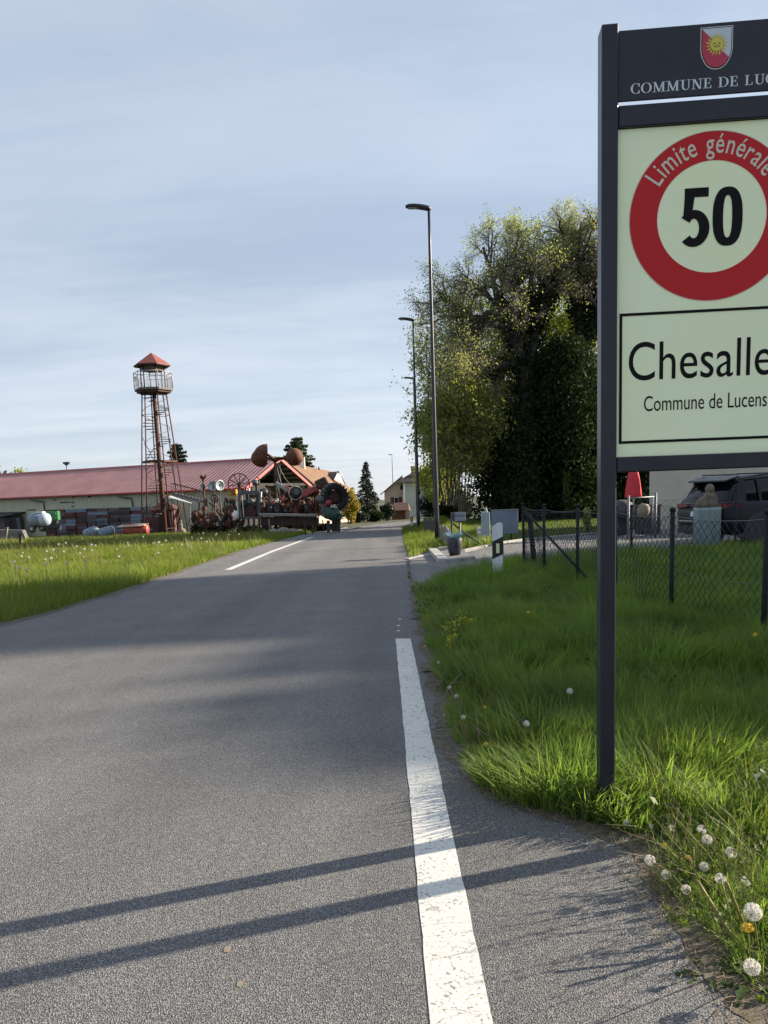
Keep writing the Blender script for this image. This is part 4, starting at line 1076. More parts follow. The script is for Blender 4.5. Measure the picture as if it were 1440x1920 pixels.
def cards(pts, size, seed, m, name, parent, aspect=1.9, up=0.0, flatness=None, origin=None, kind=None, quad=True, jit=.35):
    """leaf cards: one small pointed quad per point, random attitude"""
    r = np.random.default_rng(seed); pts = np.asarray(pts, float); n = len(pts)
    a = r.normal(size=(n, 3)); a[:, 2] += up; a /= np.linalg.norm(a, axis=1)[:, None]
    b = r.normal(size=(n, 3)); b -= a*(a*b).sum(1)[:, None]; b /= np.linalg.norm(b, axis=1)[:, None]
    s = (size*(1-jit+2*jit*r.random(n)))[:, None] if np.isscalar(size) else (np.asarray(size)*(1-jit+2*jit*r.random(n)))[:, None]
    w = s/aspect
    V = np.stack([pts-a*s*.5, pts+b*w*.5+a*s*.05, pts+a*s*.5, pts-b*w*.5+a*s*.05], 1).reshape(-1, 3)
    o = wloc(parent) if parent is not None else Vector(origin or (0, 0, 0)); V = V-np.array(o)
    q = np.arange(n)[:, None]*4+np.arange(4)[None]
    return link_mesh(name, np_mesh(name, V, q, None, m), parent, kind)
class Twig:
    """branch collector: fast tubes kept as numpy"""
    def __init__(s): s.V = []; s.Q = []; s.n = 0; s.tips = []
    def tube(s, pts, r0, r1, k):
        p = np.asarray(pts, float); m = len(p); d = np.gradient(p, axis=0); d /= np.maximum(np.linalg.norm(d, axis=1), 1e-9)[:, None]
        ref = np.array([0, 0, 1.0]) if abs(d[0, 2]) < .9 else np.array([1.0, 0, 0])
        x = np.cross(d, ref); x /= np.maximum(np.linalg.norm(x, axis=1), 1e-9)[:, None]; y = np.cross(d, x)
        rad = np.linspace(r0, r1, m)[:, None]
        a = 2*np.pi*np.arange(k)/k
        v = (p[:, None]+(x[:, None]*np.cos(a)[None, :, None]+y[:, None]*np.sin(a)[None, :, None])*rad[:, None]).reshape(-1, 3)
        i, j = np.meshgrid(np.arange(m-1), np.arange(k), indexing='ij')
        q = np.stack([i*k+j, i*k+(j+1) % k, (i+1)*k+(j+1) % k, (i+1)*k+j], 2).reshape(-1, 4)+s.n
        s.V.append(v); s.Q.append(q); s.n += len(v)
    def mesh(s, name, m, parent, kind=None):
        if not s.V: return None
        V = np.concatenate(s.V)-np.array(wloc(parent)); return link_mesh(name, np_mesh(name, V, np.concatenate(s.Q), None, m, True), parent, kind)
def walk(p, d, ln, n, gn, up, r):
    pts = [np.array(p, float)]; d = np.array(d, float); d /= np.linalg.norm(d)
    for i in range(n):
        d = d+r.normal(size=3)*gn; d[2] += up; d /= np.linalg.norm(d); pts.append(pts[-1]+d*ln/n)
    return np.array(pts)
def grow(tw, tg, pts, r0, r1, lev, spec, r, leaves):
    """spec: per level (children, length ratio, segments, gnarl, up, spread)"""
    (tw if lev < 2 else tg).tube(pts, r0, r1, (9, 6, 4, 3, 3)[min(lev, 4)])
    if lev >= len(spec): 
        leaves.append(pts); return
    nc, lr, sg, gn, up, spr, start = spec[lev]
    L_ = np.linalg.norm(np.diff(pts, axis=0), axis=1).sum()
    for c in range(nc):
        t = start+(1-start)*(c+r.random()*.9)/nc; f = t*(len(pts)-1); i = min(int(f), len(pts)-2); u = f-i
        p = pts[i]*(1-u)+pts[i+1]*u; d0 = pts[i+1]-pts[i]; d0 = d0/np.linalg.norm(d0)
        sd = r.normal(size=3); sd -= d0*sd.dot(d0); sd /= np.linalg.norm(sd)
        d = d0*math.cos(spr)+sd*math.sin(spr)
        ln = L_*lr*(1.15-.55*t)*(.7+.6*r.random()); rr = (r0*(1-t)+r1*t)*.62
        grow(tw, tg, walk(p, d, ln, sg, gn, up, r), rr, rr*.35, lev+1, spec, r, leaves)
    leaves.append(pts[-2:])
def scatter(leaves, per, spread, r, maxn=None):
    out = []
    for p in leaves:
        k = per if not isinstance(per, float) else (1 if r.random() < per else 0)
        for _ in range(k):
            i = r.integers(0, len(p)-1); u = r.random(); out.append(p[i]*(1-u)+p[i+1]*u+r.normal(size=3)*spread)
    out = np.array(out)
    if maxn and len(out) > maxn: out = out[r.choice(len(out), maxn, replace=False)]
    return out

def limb(pxs, Y0, Y1=None, n=12):
    """smooth limb through photo positions, at distances running from Y0 to Y1"""
    Y1 = Y1 or Y0; k = len(pxs)
    p = np.array([list(P(x, y, Y0+(Y1-Y0)*i/(k-1))) for i, (x, y) in enumerate(pxs)])
    t = np.linspace(0, k-1, n); 
    return np.stack([np.interp(t, np.arange(k), p[:, j]) for j in range(3)], 1)+np.random.default_rng(k).normal(size=(n, 3))*.05
def tree_with_limbs(name, label, foot, limbs, spec, leafm, per, lsize, seed, bark=M_BARK, ivy=0, twigm=None, spread=.12, group='trees behind the front garden', ivyr=.48, maxn=None):
    r = np.random.default_rng(seed); t = thing(name, label, 'tree', foot, group)
    tw = Twig(); tg = Twig(); lv = []; iv = []
    for pts, r0, r1, ki, kids_ in limbs:
        if kids_: grow(tw, tg, pts, r0, r1, 0, spec, r, lv)
        else: tw.tube(pts, r0, r1, 9)
        if ki > 0:
            m_ = int(ivy*ki); u = (r.random(m_)*(.52 if kids_ else 1))*(len(pts)-1.001); i = u.astype(int); f = (u-i)[:, None]
            c = pts[i]*(1-f)+pts[i+1]*f; o_ = r.normal(size=(m_, 3)); o_ /= np.linalg.norm(o_, axis=1)[:, None]
            rad = (r0+(r1-r0)*u/(len(pts)-1))+ivyr*r.random(m_)**.6
            iv.append(c+o_*rad[:, None])
    tw.mesh('trunk', bark, t); tg.mesh('twigs', twigm or M_TWIG, t, 'stuff')
    lp = scatter(lv, per, spread, r, maxn)
    if len(lp): cards(lp, lsize, seed+1, leafm, 'crown', t, kind='stuff')
    if iv: cards(np.concatenate(iv), .17, seed+2, M_IVY, 'ivy', t, aspect=1.2, kind='stuff')
    return t
Y = 44.0
SPEC_GNARL = [(11, .46, 7, .20, .03, .85, .2), (8, .52, 6, .28, .02, .9, .2), (7, .58, 5, .36, .0, .8, .15), (5, .62, 4, .34, -.02, .8, .2)]
tree_with_limbs('old_tree', 'big gnarled half-bare tree with ivy-covered limbs leaning towards the lamps', base(1000, Y), [
    (limb([(1006,965), (1002,860), (992,760), (984,690)], Y), .55, .45, 1.0, False),
    (limb([(984,690), (965,635), (945,600), (938,560), (926,535), (918,495), (908,462)], Y, Y+1), .34, .06, .45, True),
    (limb([(950,612), (915,608), (882,595), (862,572), (838,560), (818,545)], Y, Y-2), .20, .04, .0, True),
    (limb([(940,585), (905,588), (880,620), (845,650), (826,690)], Y, Y-3), .16, .03, .0, True),
    (limb([(990,700), (1002,640), (1010,590), (1000,560), (994,525), (1000,500), (990,478)], Y, Y+2), .32, .06, .75, True),
    (limb([(1008,600), (1030,555), (1040,515), (1048,500), (1042,478)], Y, Y+2), .24, .05, .4, True),
    (limb([(984,690), (955,680), (925,690), (890,720), (855,735), (830,770)], Y, Y-3), .20, .04, .2, True),
    (limb([(975,660), (985,580), (966,520), (968,480), (966,460)], Y, Y-1), .16, .03, .0, True)],
    SPEC_GNARL, M_BUD, 1, .11, 11, ivy=2600, spread=.16)
Y2 = 46.0
tree_with_limbs('old_tree', 'tall upright ivy-grown tree just left of the sign post', base(1095, Y2), [
    (limb([(1100,960), (1098,850), (1096,740), (1092,660)], Y2), .5, .38, 1.0, False),
    (limb([(1092,660), (1088,600), (1080,550), (1086,500), (1082,470), (1088,440), (1092,415)], Y2), .30, .05, .7, True),
    (limb([(1098,640), (1118,590), (1130,540), (1140,480), (1138,430)], Y2, Y2-1), .26, .05, .6, True),
    (limb([(1088,600), (1068,545), (1052,500), (1060,470), (1052,440)], Y2, Y2+1), .2, .04, .2, True),
    (limb([(1120,610), (1150,560), (1180,480), (1200,400)], Y2, Y2+1), .2, .04, .2, True)],
    SPEC_GNARL, M_BUD, 1, .11, 12, ivy=2400, spread=.16)
# leafing slender trees at the left edge
SPEC_AIRY = [(20, .24, 5, .14, .06, .75, .12), (6, .5, 4, .2, .02, .7, .15), (4, .5, 3, .25, .0, .7, .2)]
def airy(px, pytop, Yd, label, seed, n=3, leaf=M_SPRING, per=2, ls=.17, wide=16, spec=SPEC_AIRY, bark=M_BARKP, name="young_tree", low=950, thick=.055):
    r = np.random.default_rng(seed); ls_ = []
    for i in range(n):
        o = (i-(n-1)/2)*wide; ls_.append((limb([(px+o*.25, low), (px+o*.5, (low*2+pytop)/3), (px+o, (low+pytop*2)/3), (px+o*1.3+r.uniform(-4, 4), pytop+abs(o)*1.2)], Yd+r.uniform(-1, 1), Yd+r.uniform(-1.5, 1.5)), thick, .02, 0, True))
    return tree_with_limbs(name, label, base(px, Yd), ls_, spec, leaf, per, ls, seed, bark=bark, spread=.22)
airy(818, 605, 47, 'slender pale-leaved tree whose twigs reach left past the two nearest lamp poles', 21, n=3, wide=16)
airy(850, 640, 50, 'light green leafing tree right of the tallest lamp pole', 22, n=4, wide=20, per=3)
airy(912, 590, 50, 'tallest pale-leaved tree rising above the gnarled tree', 23, n=4, wide=26, per=4)
airy(1045, 545, 52, 'loose pale-leaved tree between the two ivy-grown trees', 24, n=6, wide=22, per=5)
airy(1085, 560, 49, 'leafing tree filling the gap between the two ivy-grown trunks', 30, n=5, wide=18, per=5)
airy(965, 560, 51, 'pale leafing tree right behind the gnarled trunk', 38, n=5, wide=22, per=4)
airy(1150, 590, 52, 'leafing tree hidden mostly behind the town sign', 28, n=3, wide=30, per=2)
SPEC_COP = [(18, .24, 4, .18, .05, .7, .30), (5, .55, 4, .25, .0, .8, .1), (3, .5, 3, .25, -.03, .8, .1)]
airy(872, 730, 41, 'multi-stemmed olive coppice tree behind the letter box', 25, n=7, leaf=M_OLIVE, per=4, ls=.17, wide=13, spec=SPEC_COP, name="coppice_tree", low=968, thick=.035)
airy(925, 680, 46, 'olive leafy tree filling the gap below the gnarled limbs', 26, n=6, leaf=M_OLIVE, per=4, ls=.19, wide=20, spec=SPEC_COP)
airy(842, 750, 52, 'bushy olive tree at the left foot of the wood beside the lamp', 27, n=6, leaf=M_OLIVE, per=4, ls=.2, wide=15, spec=SPEC_COP)
airy(820, 870, 56, 'low leafy bush in front of the pale green house wall', 29, n=5, leaf=M_SPRING, per=4, ls=.17, wide=9, spec=SPEC_COP, name='leafy_bush', low=966)
# dark evergreens under them
def evergreen(px0, px1, pytop, Yd, label, seed, n=9000, depth=3.0, ls=.19, m=M_DARK, name='evergreen_tree', cat='tree', pw=.6, group='dark evergreens behind the lawn'):
    r = np.random.default_rng(seed); f = base((px0+px1)/2, Yd); t = thing(name, label, cat, f, group)
    xa, xb = P(px0, 950, Yd).x, P(px1, 950, Yd).x; cx, w = (xa+xb)/2, (xb-xa)/2; h = P((px0+px1)/2, pytop, Yd).z-f.z
    tw = Twig(); st = [(0, 0)]+[(r.uniform(-.5, .5)*w, r.uniform(-.5, .5)*depth) for _ in range(4)]
    for sx_, sy_ in st: tw.tube(walk((cx+sx_*.5, Yd+sy_*.5, f.z-.2), (sx_*.05, sy_*.05, 1), h*.9, 8, .04, 0, r), .16, .03, 7)
    tw.mesh('trunk', M_BARK, t)
    # clustered sprays through the crown's volume, uneven at the rim
    n = int(n*1.9); k = n//45; C_ = []
    for _ in range(k):
        z = r.random()**.85; a = r.random()*2*np.pi; env = (1-z**2.2)**pw*(.85+.3*math.sin(3*a+seed)+.2*r.random()); q = math.sqrt(r.random())
        q = .35+.65*q; C_.append((cx+w*env*q*math.cos(a), Yd+depth*env*q*math.sin(a), f.z+h*(.02+.98*z)))
    C_ = np.array(C_); pts = (C_[:, None, :]+r.normal(size=(k, 45, 3))*np.array([.34, .34, .26])).reshape(-1, 3)
    pts = pts[pts[:, 2] > f.z+.05]
    cards(pts, ls, seed+5, m, 'crown', t, aspect=1.6, up=-.3, kind='stuff')
    return t
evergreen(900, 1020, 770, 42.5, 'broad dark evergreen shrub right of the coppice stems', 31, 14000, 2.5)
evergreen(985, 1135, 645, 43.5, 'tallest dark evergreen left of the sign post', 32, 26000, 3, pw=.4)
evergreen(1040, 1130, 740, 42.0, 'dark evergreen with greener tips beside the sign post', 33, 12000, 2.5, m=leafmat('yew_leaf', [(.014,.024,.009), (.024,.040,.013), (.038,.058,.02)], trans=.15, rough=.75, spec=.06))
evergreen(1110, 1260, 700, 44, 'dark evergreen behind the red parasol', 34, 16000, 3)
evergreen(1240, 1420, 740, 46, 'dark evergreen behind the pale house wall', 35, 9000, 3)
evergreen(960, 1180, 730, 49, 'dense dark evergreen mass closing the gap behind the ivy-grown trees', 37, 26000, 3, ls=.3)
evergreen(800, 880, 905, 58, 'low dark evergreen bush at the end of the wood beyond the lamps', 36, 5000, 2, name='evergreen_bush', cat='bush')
# small garden shrubs
def shrub(px, py, wpx, hpx, label, seed, m, n=700, ls=.07, name='garden_shrub', Yd=None, stem=True, group=None):
    r = np.random.default_rng(seed); f = G(px, py) if Yd is None else base(px, Yd); Yd = f.y; s = Yd/FPX; t = thing(name, label, 'shrub', f, group)
    w, h = wpx*s/2, hpx*s
    tw = Twig()
    for i in range(6): tw.tube(walk((f.x+r.uniform(-.2, .2)*w, f.y, f.z), (r.uniform(-.4, .4)*w/h, r.uniform(-.3, .3)*w/h, 1), h*.85, 5, .08, 0, r), .02+h*.008, .006, 5)
    tw.mesh('stem', M_BARK, t)
    u = r.normal(size=(n, 3)); u /= np.linalg.norm(u, axis=1)[:, None]; q = r.random(n)**.4
    pts = np.array([f.x, f.y, f.z+h*.55])+u*q[:, None]*np.array([w, w, h*.48])*(1+.25*np.sin(u[:, :1]*5+seed)*np.cos(u[:, 2:]*4))
    cards(pts, ls, seed+1, m, 'foliage', t, kind='stuff', aspect=1.6)
    return t
shrub(1101, 1001, 17, 48, 'small bright conifer in a dark pot by the lawn left of the sign post', 51, M_SPRING, 900, .06)
shrub(1063, 985, 14, 92, 'thin sunlit climbing shrub in front of the dark evergreens', 52, M_OLIVE, 500, .14, Yd=40)
shrub(656, 985, 34, 62, 'yellow flowering forsythia bush beside the spruce', 53, M_FORS, 3200, .22, name='forsythia_bush', Yd=78)
shrub(726, 975, 30, 32, 'dark low bush right of the spruce', 54, M_NEED, 1200, .3, Yd=92)
shrub(672, 985, 46, 22, 'dark low bush under the spruce and the forsythia', 55, M_NEED, 1400, .3, Yd=84)
shrub(704, 980, 40, 20, 'dark ground-hugging bush at the road bend', 56, M_DARK, 1400, .3, Yd=86)

# scrub along the barn foot behind the sculptures
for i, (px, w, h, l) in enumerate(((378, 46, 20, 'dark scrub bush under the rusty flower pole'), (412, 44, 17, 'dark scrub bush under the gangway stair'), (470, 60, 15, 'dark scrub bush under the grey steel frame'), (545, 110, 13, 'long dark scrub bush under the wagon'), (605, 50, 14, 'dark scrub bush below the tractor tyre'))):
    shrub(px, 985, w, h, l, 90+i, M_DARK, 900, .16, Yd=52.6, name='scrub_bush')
# conifers
def conifer(px, pytop, pybase, wpx, Yd, label, seed, m=M_NEED, tiers=22, per=9, name='spruce_tree', droop=.35, ls=None, z0=.06, top=True, dens=26, pw=.85):
    r = np.random.default_rng(seed); f = base(px, Yd); tp = P(px, pytop, Yd); h = tp.z-f.z; w = wpx*Yd/FPX/2; t = thing(name, label, 'tree', f, 'conifers behind the road bend and the barn')
    tw = Twig(); tw.tube(np.array([[f.x, f.y, f.z-.3+(h+.3)*i/8] for i in range(9)]), h*.022, .02, 7); pts = []
    for k in range(tiers):
        z = z0+(1-z0)*k/tiers*.985; R_ = w*(1-z)**pw*(.8+.35*r.random())+.1
        for j in range(per):
            a = r.random()*6.28; l = R_*(.7+.45*r.random()); n = 5
            p = np.array([[f.x+math.cos(a)*l*u, f.y+math.sin(a)*l*u, f.z+h*z+ (.25*l*u-droop*l*u*u*1.6)] for u in np.linspace(0, 1, n)])
            tw.tube(p, .03*h/8, .008, 3)
            kk = int(dens*(.25+l/w)); u = r.random(kk)**.7; q = np.stack([np.interp(u, np.linspace(0, 1, n), p[:, c]) for c in range(3)], 1)
            sp = (.16*l*(1.1-u))[:, None]; pts.append(q+r.normal(size=(kk, 3))*np.array([1, 1, .45])*sp)
    tw.mesh('trunk', M_BARK, t)
    cards(np.concatenate(pts), ls or (.035*h+.05), seed+1, m, 'crown', t, aspect=2.6, kind='stuff')
    return t
conifer(690, 862, 975, 62, 90, 'dark pointed spruce standing at the road bend', 61, tiers=26, per=10)
conifer(341, 828, 900, 70, 95, 'dark conifer behind the red barn roof just right of the lookout tower', 62, m=M_NEED, tiers=16, per=11, droop=.05, dens=60, ls=.5, pw=.5, z0=.3)
conifer(564, 816, 960, 110, 105, 'grey-green conifer behind the rusty cups and the brown roof', 63, m=M_PINE, tiers=18, per=11, droop=.1, dens=60, ls=.6, pw=.6, z0=.25)
def round_tree(px, pytop, wpx, Yd, label, seed, m, n=4000, ls=.5):
    r = np.random.default_rng(seed); f = base(px, Yd); h = P(px, pytop, Yd).z-f.z; w = wpx*Yd/FPX/2; t = thing('broadleaf_tree', label, 'tree', f, 'far trees behind the roofs')
    tw = Twig(); lv = []; grow(tw, tw, walk(f, (0, 0, 1), h*.75, 8, .05, .05, r), h*.03, h*.008, 0, [(8, .5, 5, .15, .04, .8, .4), (4, .5, 4, .2, 0, .8, .3)], r, lv); tw.mesh('trunk', M_BARK, t)
    k = n//40; u = r.normal(size=(k, 3)); u /= np.linalg.norm(u, axis=1)[:, None]
    c = np.array([f.x, f.y, f.z+h*.62])+u*(r.random(k)**.4)[:, None]*np.array([w, w, h*.36]); pts = (c[:, None]+r.normal(size=(k, 40, 3))*w*.14).reshape(-1, 3)
    cards(pts, ls, seed+1, m, 'crown', t, kind='stuff', aspect=1.5); return t
round_tree(12, 880, 60, 130, 'dark far tree above the left end of the barn roof', 71, M_DARK)
round_tree(40, 882, 70, 150, 'pale green far tree above the left end of the barn roof', 72, M_SPRING)
round_tree(-60, 880, 90, 130, 'far green tree left of the barn roof end', 73, M_SPRING)
# trees standing to the right of the picture: they shade the road and the verge
def shade_tree(x, y, h, w, z0, label, seed, n=6000, ls=.4, m=M_SPRING, zc=None):
    r = np.random.default_rng(seed); f = Vector((x, y, float(gz(x, y)))); t = thing('garden_tree', label, 'tree', f, 'trees to the right of the house')
    tw = Twig(); lv = []; grow(tw, tw, walk(f, (0, 0, 1), h*.8, 8, .04, .05, r), h*.025, h*.006, 0, [(9, .42, 5, .15, .04, .9, .3), (5, .5, 4, .2, 0, .8, .3)], r, lv); tw.mesh('trunk', M_BARK, t)
    k = n//40; u = r.normal(size=(k, 3)); u /= np.linalg.norm(u, axis=1)[:, None]
    c = np.array([x, y, f.z+(z0+h)/2])+u*(r.random(k)**.38)[:, None]*np.array([w, w, (h-z0)/2]); pts = (c[:, None]+r.normal(size=(k, 40, 3))*w*.13).reshape(-1, 3)
    cards(pts, ls, seed+1, m, 'crown', t, kind='stuff', aspect=1.5); return t
for i, (x, y, h) in enumerate(((48, 21.2, 18.35), (48.4, 23.5, 18.75), (49, 26.0, 19.5), (50, 28.3, 23.2), (51, 30.4, 24.2), (51.5, 32.0, 23.4))):
    shade_tree(x, y, h, 3.1, 2.2, ('first', 'second', 'third', 'fourth', 'fifth', 'last')[i]+' tree of the tall tree row outside the picture, counted from the near end', 81+i, 22000, .62)

# ================================================================== red-roofed barn
M_RROOF = mat('red_sheet_roof', (.38,.175,.17), .45, col2=(.46,.24,.225), scale=.6, spec=.5)
M_CLAD = mat('cream_cladding', (.46,.46,.33), .65, col2=(.52,.52,.40), scale=.7)
M_RED = mat('red_trim', (.33,.055,.045), .5, col2=(.40,.08,.065), scale=2)
M_BLACK = mat('dark_timber_and_shade', (.02,.018,.016), .9, col2=(.045,.04,.035), scale=4)
M_RUST = mat('rusty_iron', (.075,.028,.018), .85, col2=(.17,.062,.030), scale=5, bump=.01, bscale=25)
M_RUSTD = mat('deep_rust', (.06,.024,.017), .85, col2=(.12,.045,.026), scale=5)
M_RUST2 = mat('dark_rust', (.045,.020,.016), .8, col2=(.10,.042,.028), scale=6)
M_IRON = mat('dark_iron', (.018,.017,.018), .6, col2=(.04,.036,.034), scale=5)
M_STEEL = mat('grey_steel', (.075,.08,.095), .55, metal=.3, col2=(.13,.14,.155), scale=5)
BA = R(25)
bax = Vector((math.cos(BA), -math.sin(BA), 0)); bnr = Vector((-math.sin(BA), -math.cos(BA), 0))     # along the ridge towards us; out of the long side
A0 = P(517, 859, 66.0)                                  # gable apex near the road
BL, BW = 33.0, 4.7
ze = P(460, 909, 61.8).z; zr = A0.z
g0 = -1.6
barn = thing('barn', 'long barn with pinkish red ribbed roof and cream walls beyond the meadow', 'barn', (A0.x, A0.y, float(gz(A0.x, A0.y))))
def B(u, w, z): return Vector((A0.x, A0.y, 0)) - bax*u + bnr*w + Vector((0, 0, z))      # u back from the gable, w towards us
def sheet_ribs(fn, L_, n, m, name, parent, rib=.05, top=.045):
    """trapezoidal ribs across a flat sheet: fn(s, t, h), s along 0..1, t across 0..1, h out"""
    V = []; F = []
    step = 1.0/n; k = 0
    prof = [(0, 0), (.62, 0), (.70, top), (.92, top), (1.0, 0)]
    for i in range(n):
        for a, h in prof[:-1]: V += [fn((i+a)*step, 0, h), fn((i+a)*step, 1, h)]
    V += [fn(1, 0, 0), fn(1, 1, 0)]
    for j in range(len(V)//2-1): F.append((2*j, 2*j+1, 2*j+3, 2*j+2))
    mb = MB(); mb.add(V, F); return mb.build(name, m, parent)
ov = .55
sl_ = (zr-ze)/BW
nsl = (bnr*sl_+Vector((0, 0, 1))).normalized(); nsr = (-bnr*sl_+Vector((0, 0, 1))).normalized()
rf = sheet_ribs(lambda s, t, h: B(-.45+(BL+.9)*s, (BW+ov)*t, zr-sl_*(BW+ov)*t)+nsl*h, BL, 84, M_RROOF, 'roof', barn, top=.06)
rf2 = sheet_ribs(lambda s, t, h: B(-.45+(BL+.9)*s, -(BW+ov)*t, zr-sl_*(BW+ov)*t)+nsr*h, BL, 84, M_RROOF, 'roof', barn, top=.06)
MB().prism([B(-.45, -.22, zr-.04), B(-.45, .22, zr-.04), B(-.45, 0, zr+.11)], -bax*(BL+.9)).build('ridge_cap', M_RED, rf)
for s in (1, -1):
    MB().prism([B(-.50, 0, zr+.06), B(-.50, s*(BW+ov), ze-sl_*ov+.06), B(-.50, s*(BW+ov), ze-sl_*ov-.22), B(-.50, 0, zr-.22)], -bax*.05).build('verge_board', M_RED, barn)
    MB().prism([B(BL+.42, 0, zr+.06), B(BL+.42, s*(BW+ov), ze-sl_*ov+.06), B(BL+.42, s*(BW+ov), ze-sl_*ov-.22), B(BL+.42, 0, zr-.22)], -bax*.05).build('verge_board', M_RED, barn)
# underside boards and purlins seen under the open gable
for s in (1, -1):
    for k in range(6):
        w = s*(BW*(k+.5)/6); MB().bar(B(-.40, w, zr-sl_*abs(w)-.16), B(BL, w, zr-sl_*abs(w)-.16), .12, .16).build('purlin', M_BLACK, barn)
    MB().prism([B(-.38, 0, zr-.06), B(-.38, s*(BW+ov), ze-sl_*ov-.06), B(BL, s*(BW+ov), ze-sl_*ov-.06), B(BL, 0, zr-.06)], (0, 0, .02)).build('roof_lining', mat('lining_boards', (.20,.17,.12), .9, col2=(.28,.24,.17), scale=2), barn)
sheet_ribs(lambda s, t, h: B(BL*s, BW, g0+(ze-g0-.02)*t)+bnr*h, BL, 110, M_CLAD, 'wall', barn, top=.03)
MB().prism([B(0, BW-.03, g0), B(BL, BW-.03, g0), B(BL, -BW, g0), B(BL, -BW, ze), B(BL, 0, zr-.1), B(BL, BW-.03, ze)], (0, 0, 0.0)) if False else None
MB().prism([B(BL, BW, g0), B(BL, -BW, g0), B(BL, -BW, ze), B(BL, 0, zr-.12), B(BL, BW, ze)], bax*.1).build('gable_wall', M_CLAD, barn)
MB().prism([B(1.6, BW-.05, g0), B(1.6, -BW, g0), B(1.6, -BW, ze), B(1.6, BW-.05, ze)], bax*.1).build('interior_shade_sheet', M_BLACK, barn)  # dark sheet standing in for the shade inside the open barn
MB().prism([B(0, -BW, g0), B(BL, -BW, g0), B(BL, -BW, ze), B(0, -BW, ze)], bnr*.1).build('back_wall', M_CLAD, barn)
MB().bar(B(-.3, 0, ze+.1), B(-.3, 0, zr-.1), .16).build('gable_post', M_BLACK, barn)
MB().bar(B(-.3, BW, ze), B(-.3, -BW, ze), .16, .2).build('tie_beam', M_BLACK, barn)
for w in (BW-.1, 0, -BW+.1): MB().bar(B(-.1, w, g0), B(-.1, w, ze), .2).build('gable_post', M_BLACK, barn)
MB().tube([B(-.4, BW+ov+.05, ze-sl_*ov-.03), B(BL+.4, BW+ov+.05, ze-sl_*ov-.03)], .09, 8).build('gutter', M_RED, barn)
for px in (66, 230):
    # downpipe under the gutter: slanting to the wall, then straight down
    d = ray(px, 940); 
    best = min((abs((B(u*.1, BW, 2).x/B(u*.1, BW, 2).y) - d.x/d.y), u*.1) for u in range(0, 330))[1]
    p = MB()
    p.tube([B(best, BW+ov, ze-sl_*ov-.1), B(best, BW+ov-.02, ze-sl_*ov-.28), B(best-1.1, BW+.12, ze-.75), B(best-1.15, BW+.1, ze-1.0), B(best-1.2, BW+.1, g0)], .06, 8).build('downpipe', M_STEEL, barn)
def onwall(px):
    d = ray(px, 950); return min((abs((B(u*.05, BW, 2).x/B(u*.05, BW, 2).y) - d.x/d.y), u*.05) for u in range(0, 660))[1]
def wallpx(px, py): u = onwall(px); q = B(u, BW, 0); return u, P(px, py, q.y).z
for px, py, w in ((59, 956, 1.1), (123, 942, 1.2), (138, 942, .35), (138, 949, .35), (104, 937, .3)):
    u, z = wallpx(px, py); MB().box(B(u, BW+.05, z), (w, .06, .09), Matrix((bax, -bnr, Vector((0, 0, 1)))).transposed(), .01).build('wall_vent', M_IRON, barn)
for px in (30, 84, 140, 170):
    u, z = wallpx(px, 931); MB().box(B(u, BW+.09, z), (.25, .12, .16), Matrix((bax, -bnr, Vector((0, 0, 1)))).transposed(), .02).build('wall_lamp', M_IRON, barn)
# dark board screen that closes the lower part of the wall, with stacked boards, crates and ladders in front
WROT = Matrix((bax, -bnr, Vector((0, 0, 1)))).transposed()
u1, z1 = wallpx(104, 955); u0_, z0_ = wallpx(330, 945)
stk = thing('board_stack', 'long stack of weathered dark red and grey boards along the barn wall', 'stack', B((u0_+u1)/2, BW+1.0, float(gz(-25, 66))))
BC = [mat('board_red', (.085,.027,.03), .85, col2=(.13,.045,.045), scale=3), mat('board_plum', (.085,.055,.068), .85, col2=(.14,.10,.115), scale=3), mat('board_grey', (.075,.072,.085), .85, col2=(.12,.115,.13), scale=3), mat('board_dark', (.03,.025,.027), .9, col2=(.07,.045,.045), scale=3)]
rs_ = random.Random(5); gzb = lambda u: float(gz(*B(u, BW+1, 0)[:2]))
nU = 11
bm_cache = {}
for j in range(8):
    for i in range(nU):
        ua, ub = u0_+(u1-u0_)*i/nU+.02, u0_+(u1-u0_)*(i+1)/nU-.02; zb = gzb(ua)-.05+j*(z1-gzb(ua)+.05)/8; hh_ = (z1-gzb(ua)+.05)/8-.02
        dep = .5+rs_.uniform(-.12, .12); mi = rs_.choices(range(4), (5, 3, 2, 3) if i > 5 else (2, 4, 5, 3))[0]
        key = (i, mi)
        mb = MB().box((0, 0, 0), (abs(ub-ua)*rs_.uniform(.9, 1.0), dep, hh_), WROT, .015) if key not in bm_cache else None
        c = B((ua+ub)/2, BW+.75+dep/2+rs_.uniform(0, .1), zb+hh_/2)
        if mb: ob = mb.build('board', BC[mi], stk); bm_cache[key] = ob.data; ob.location = c-wloc(stk); 
        else: link_mesh('board', bm_cache[key], stk, None, c-wloc(stk))
        if mb:
            me = ob.data; off = wloc(stk)
            for v in me.vertices: v.co = v.co+off
for k, px in enumerate((196, 205, 213)):
    u = onwall(px); gz0 = gzb(u); ld = thing('ladder', ('grey ladder leaning on the board stack, left of three', 'grey ladder leaning on the board stack, middle of three', 'grey ladder leaning on the board stack, right of three')[k], 'ladder', B(u, BW+2.2, gz0), 'ladders leaning on the board stack')
    for s in (-.22, .22): MB().bar(B(u+s, BW+2.0, gz0-.05), B(u+s, BW+1.55, gz0+1.35), .06, .05).build('rail', M_STEEL, ld)
    for q in range(6): MB().bar(B(u-.22, BW+1.98-.07*q, gz0+.12+.22*q), B(u+.22, BW+1.98-.07*q, gz0+.12+.22*q), .035).build('rung', M_STEEL, ld)
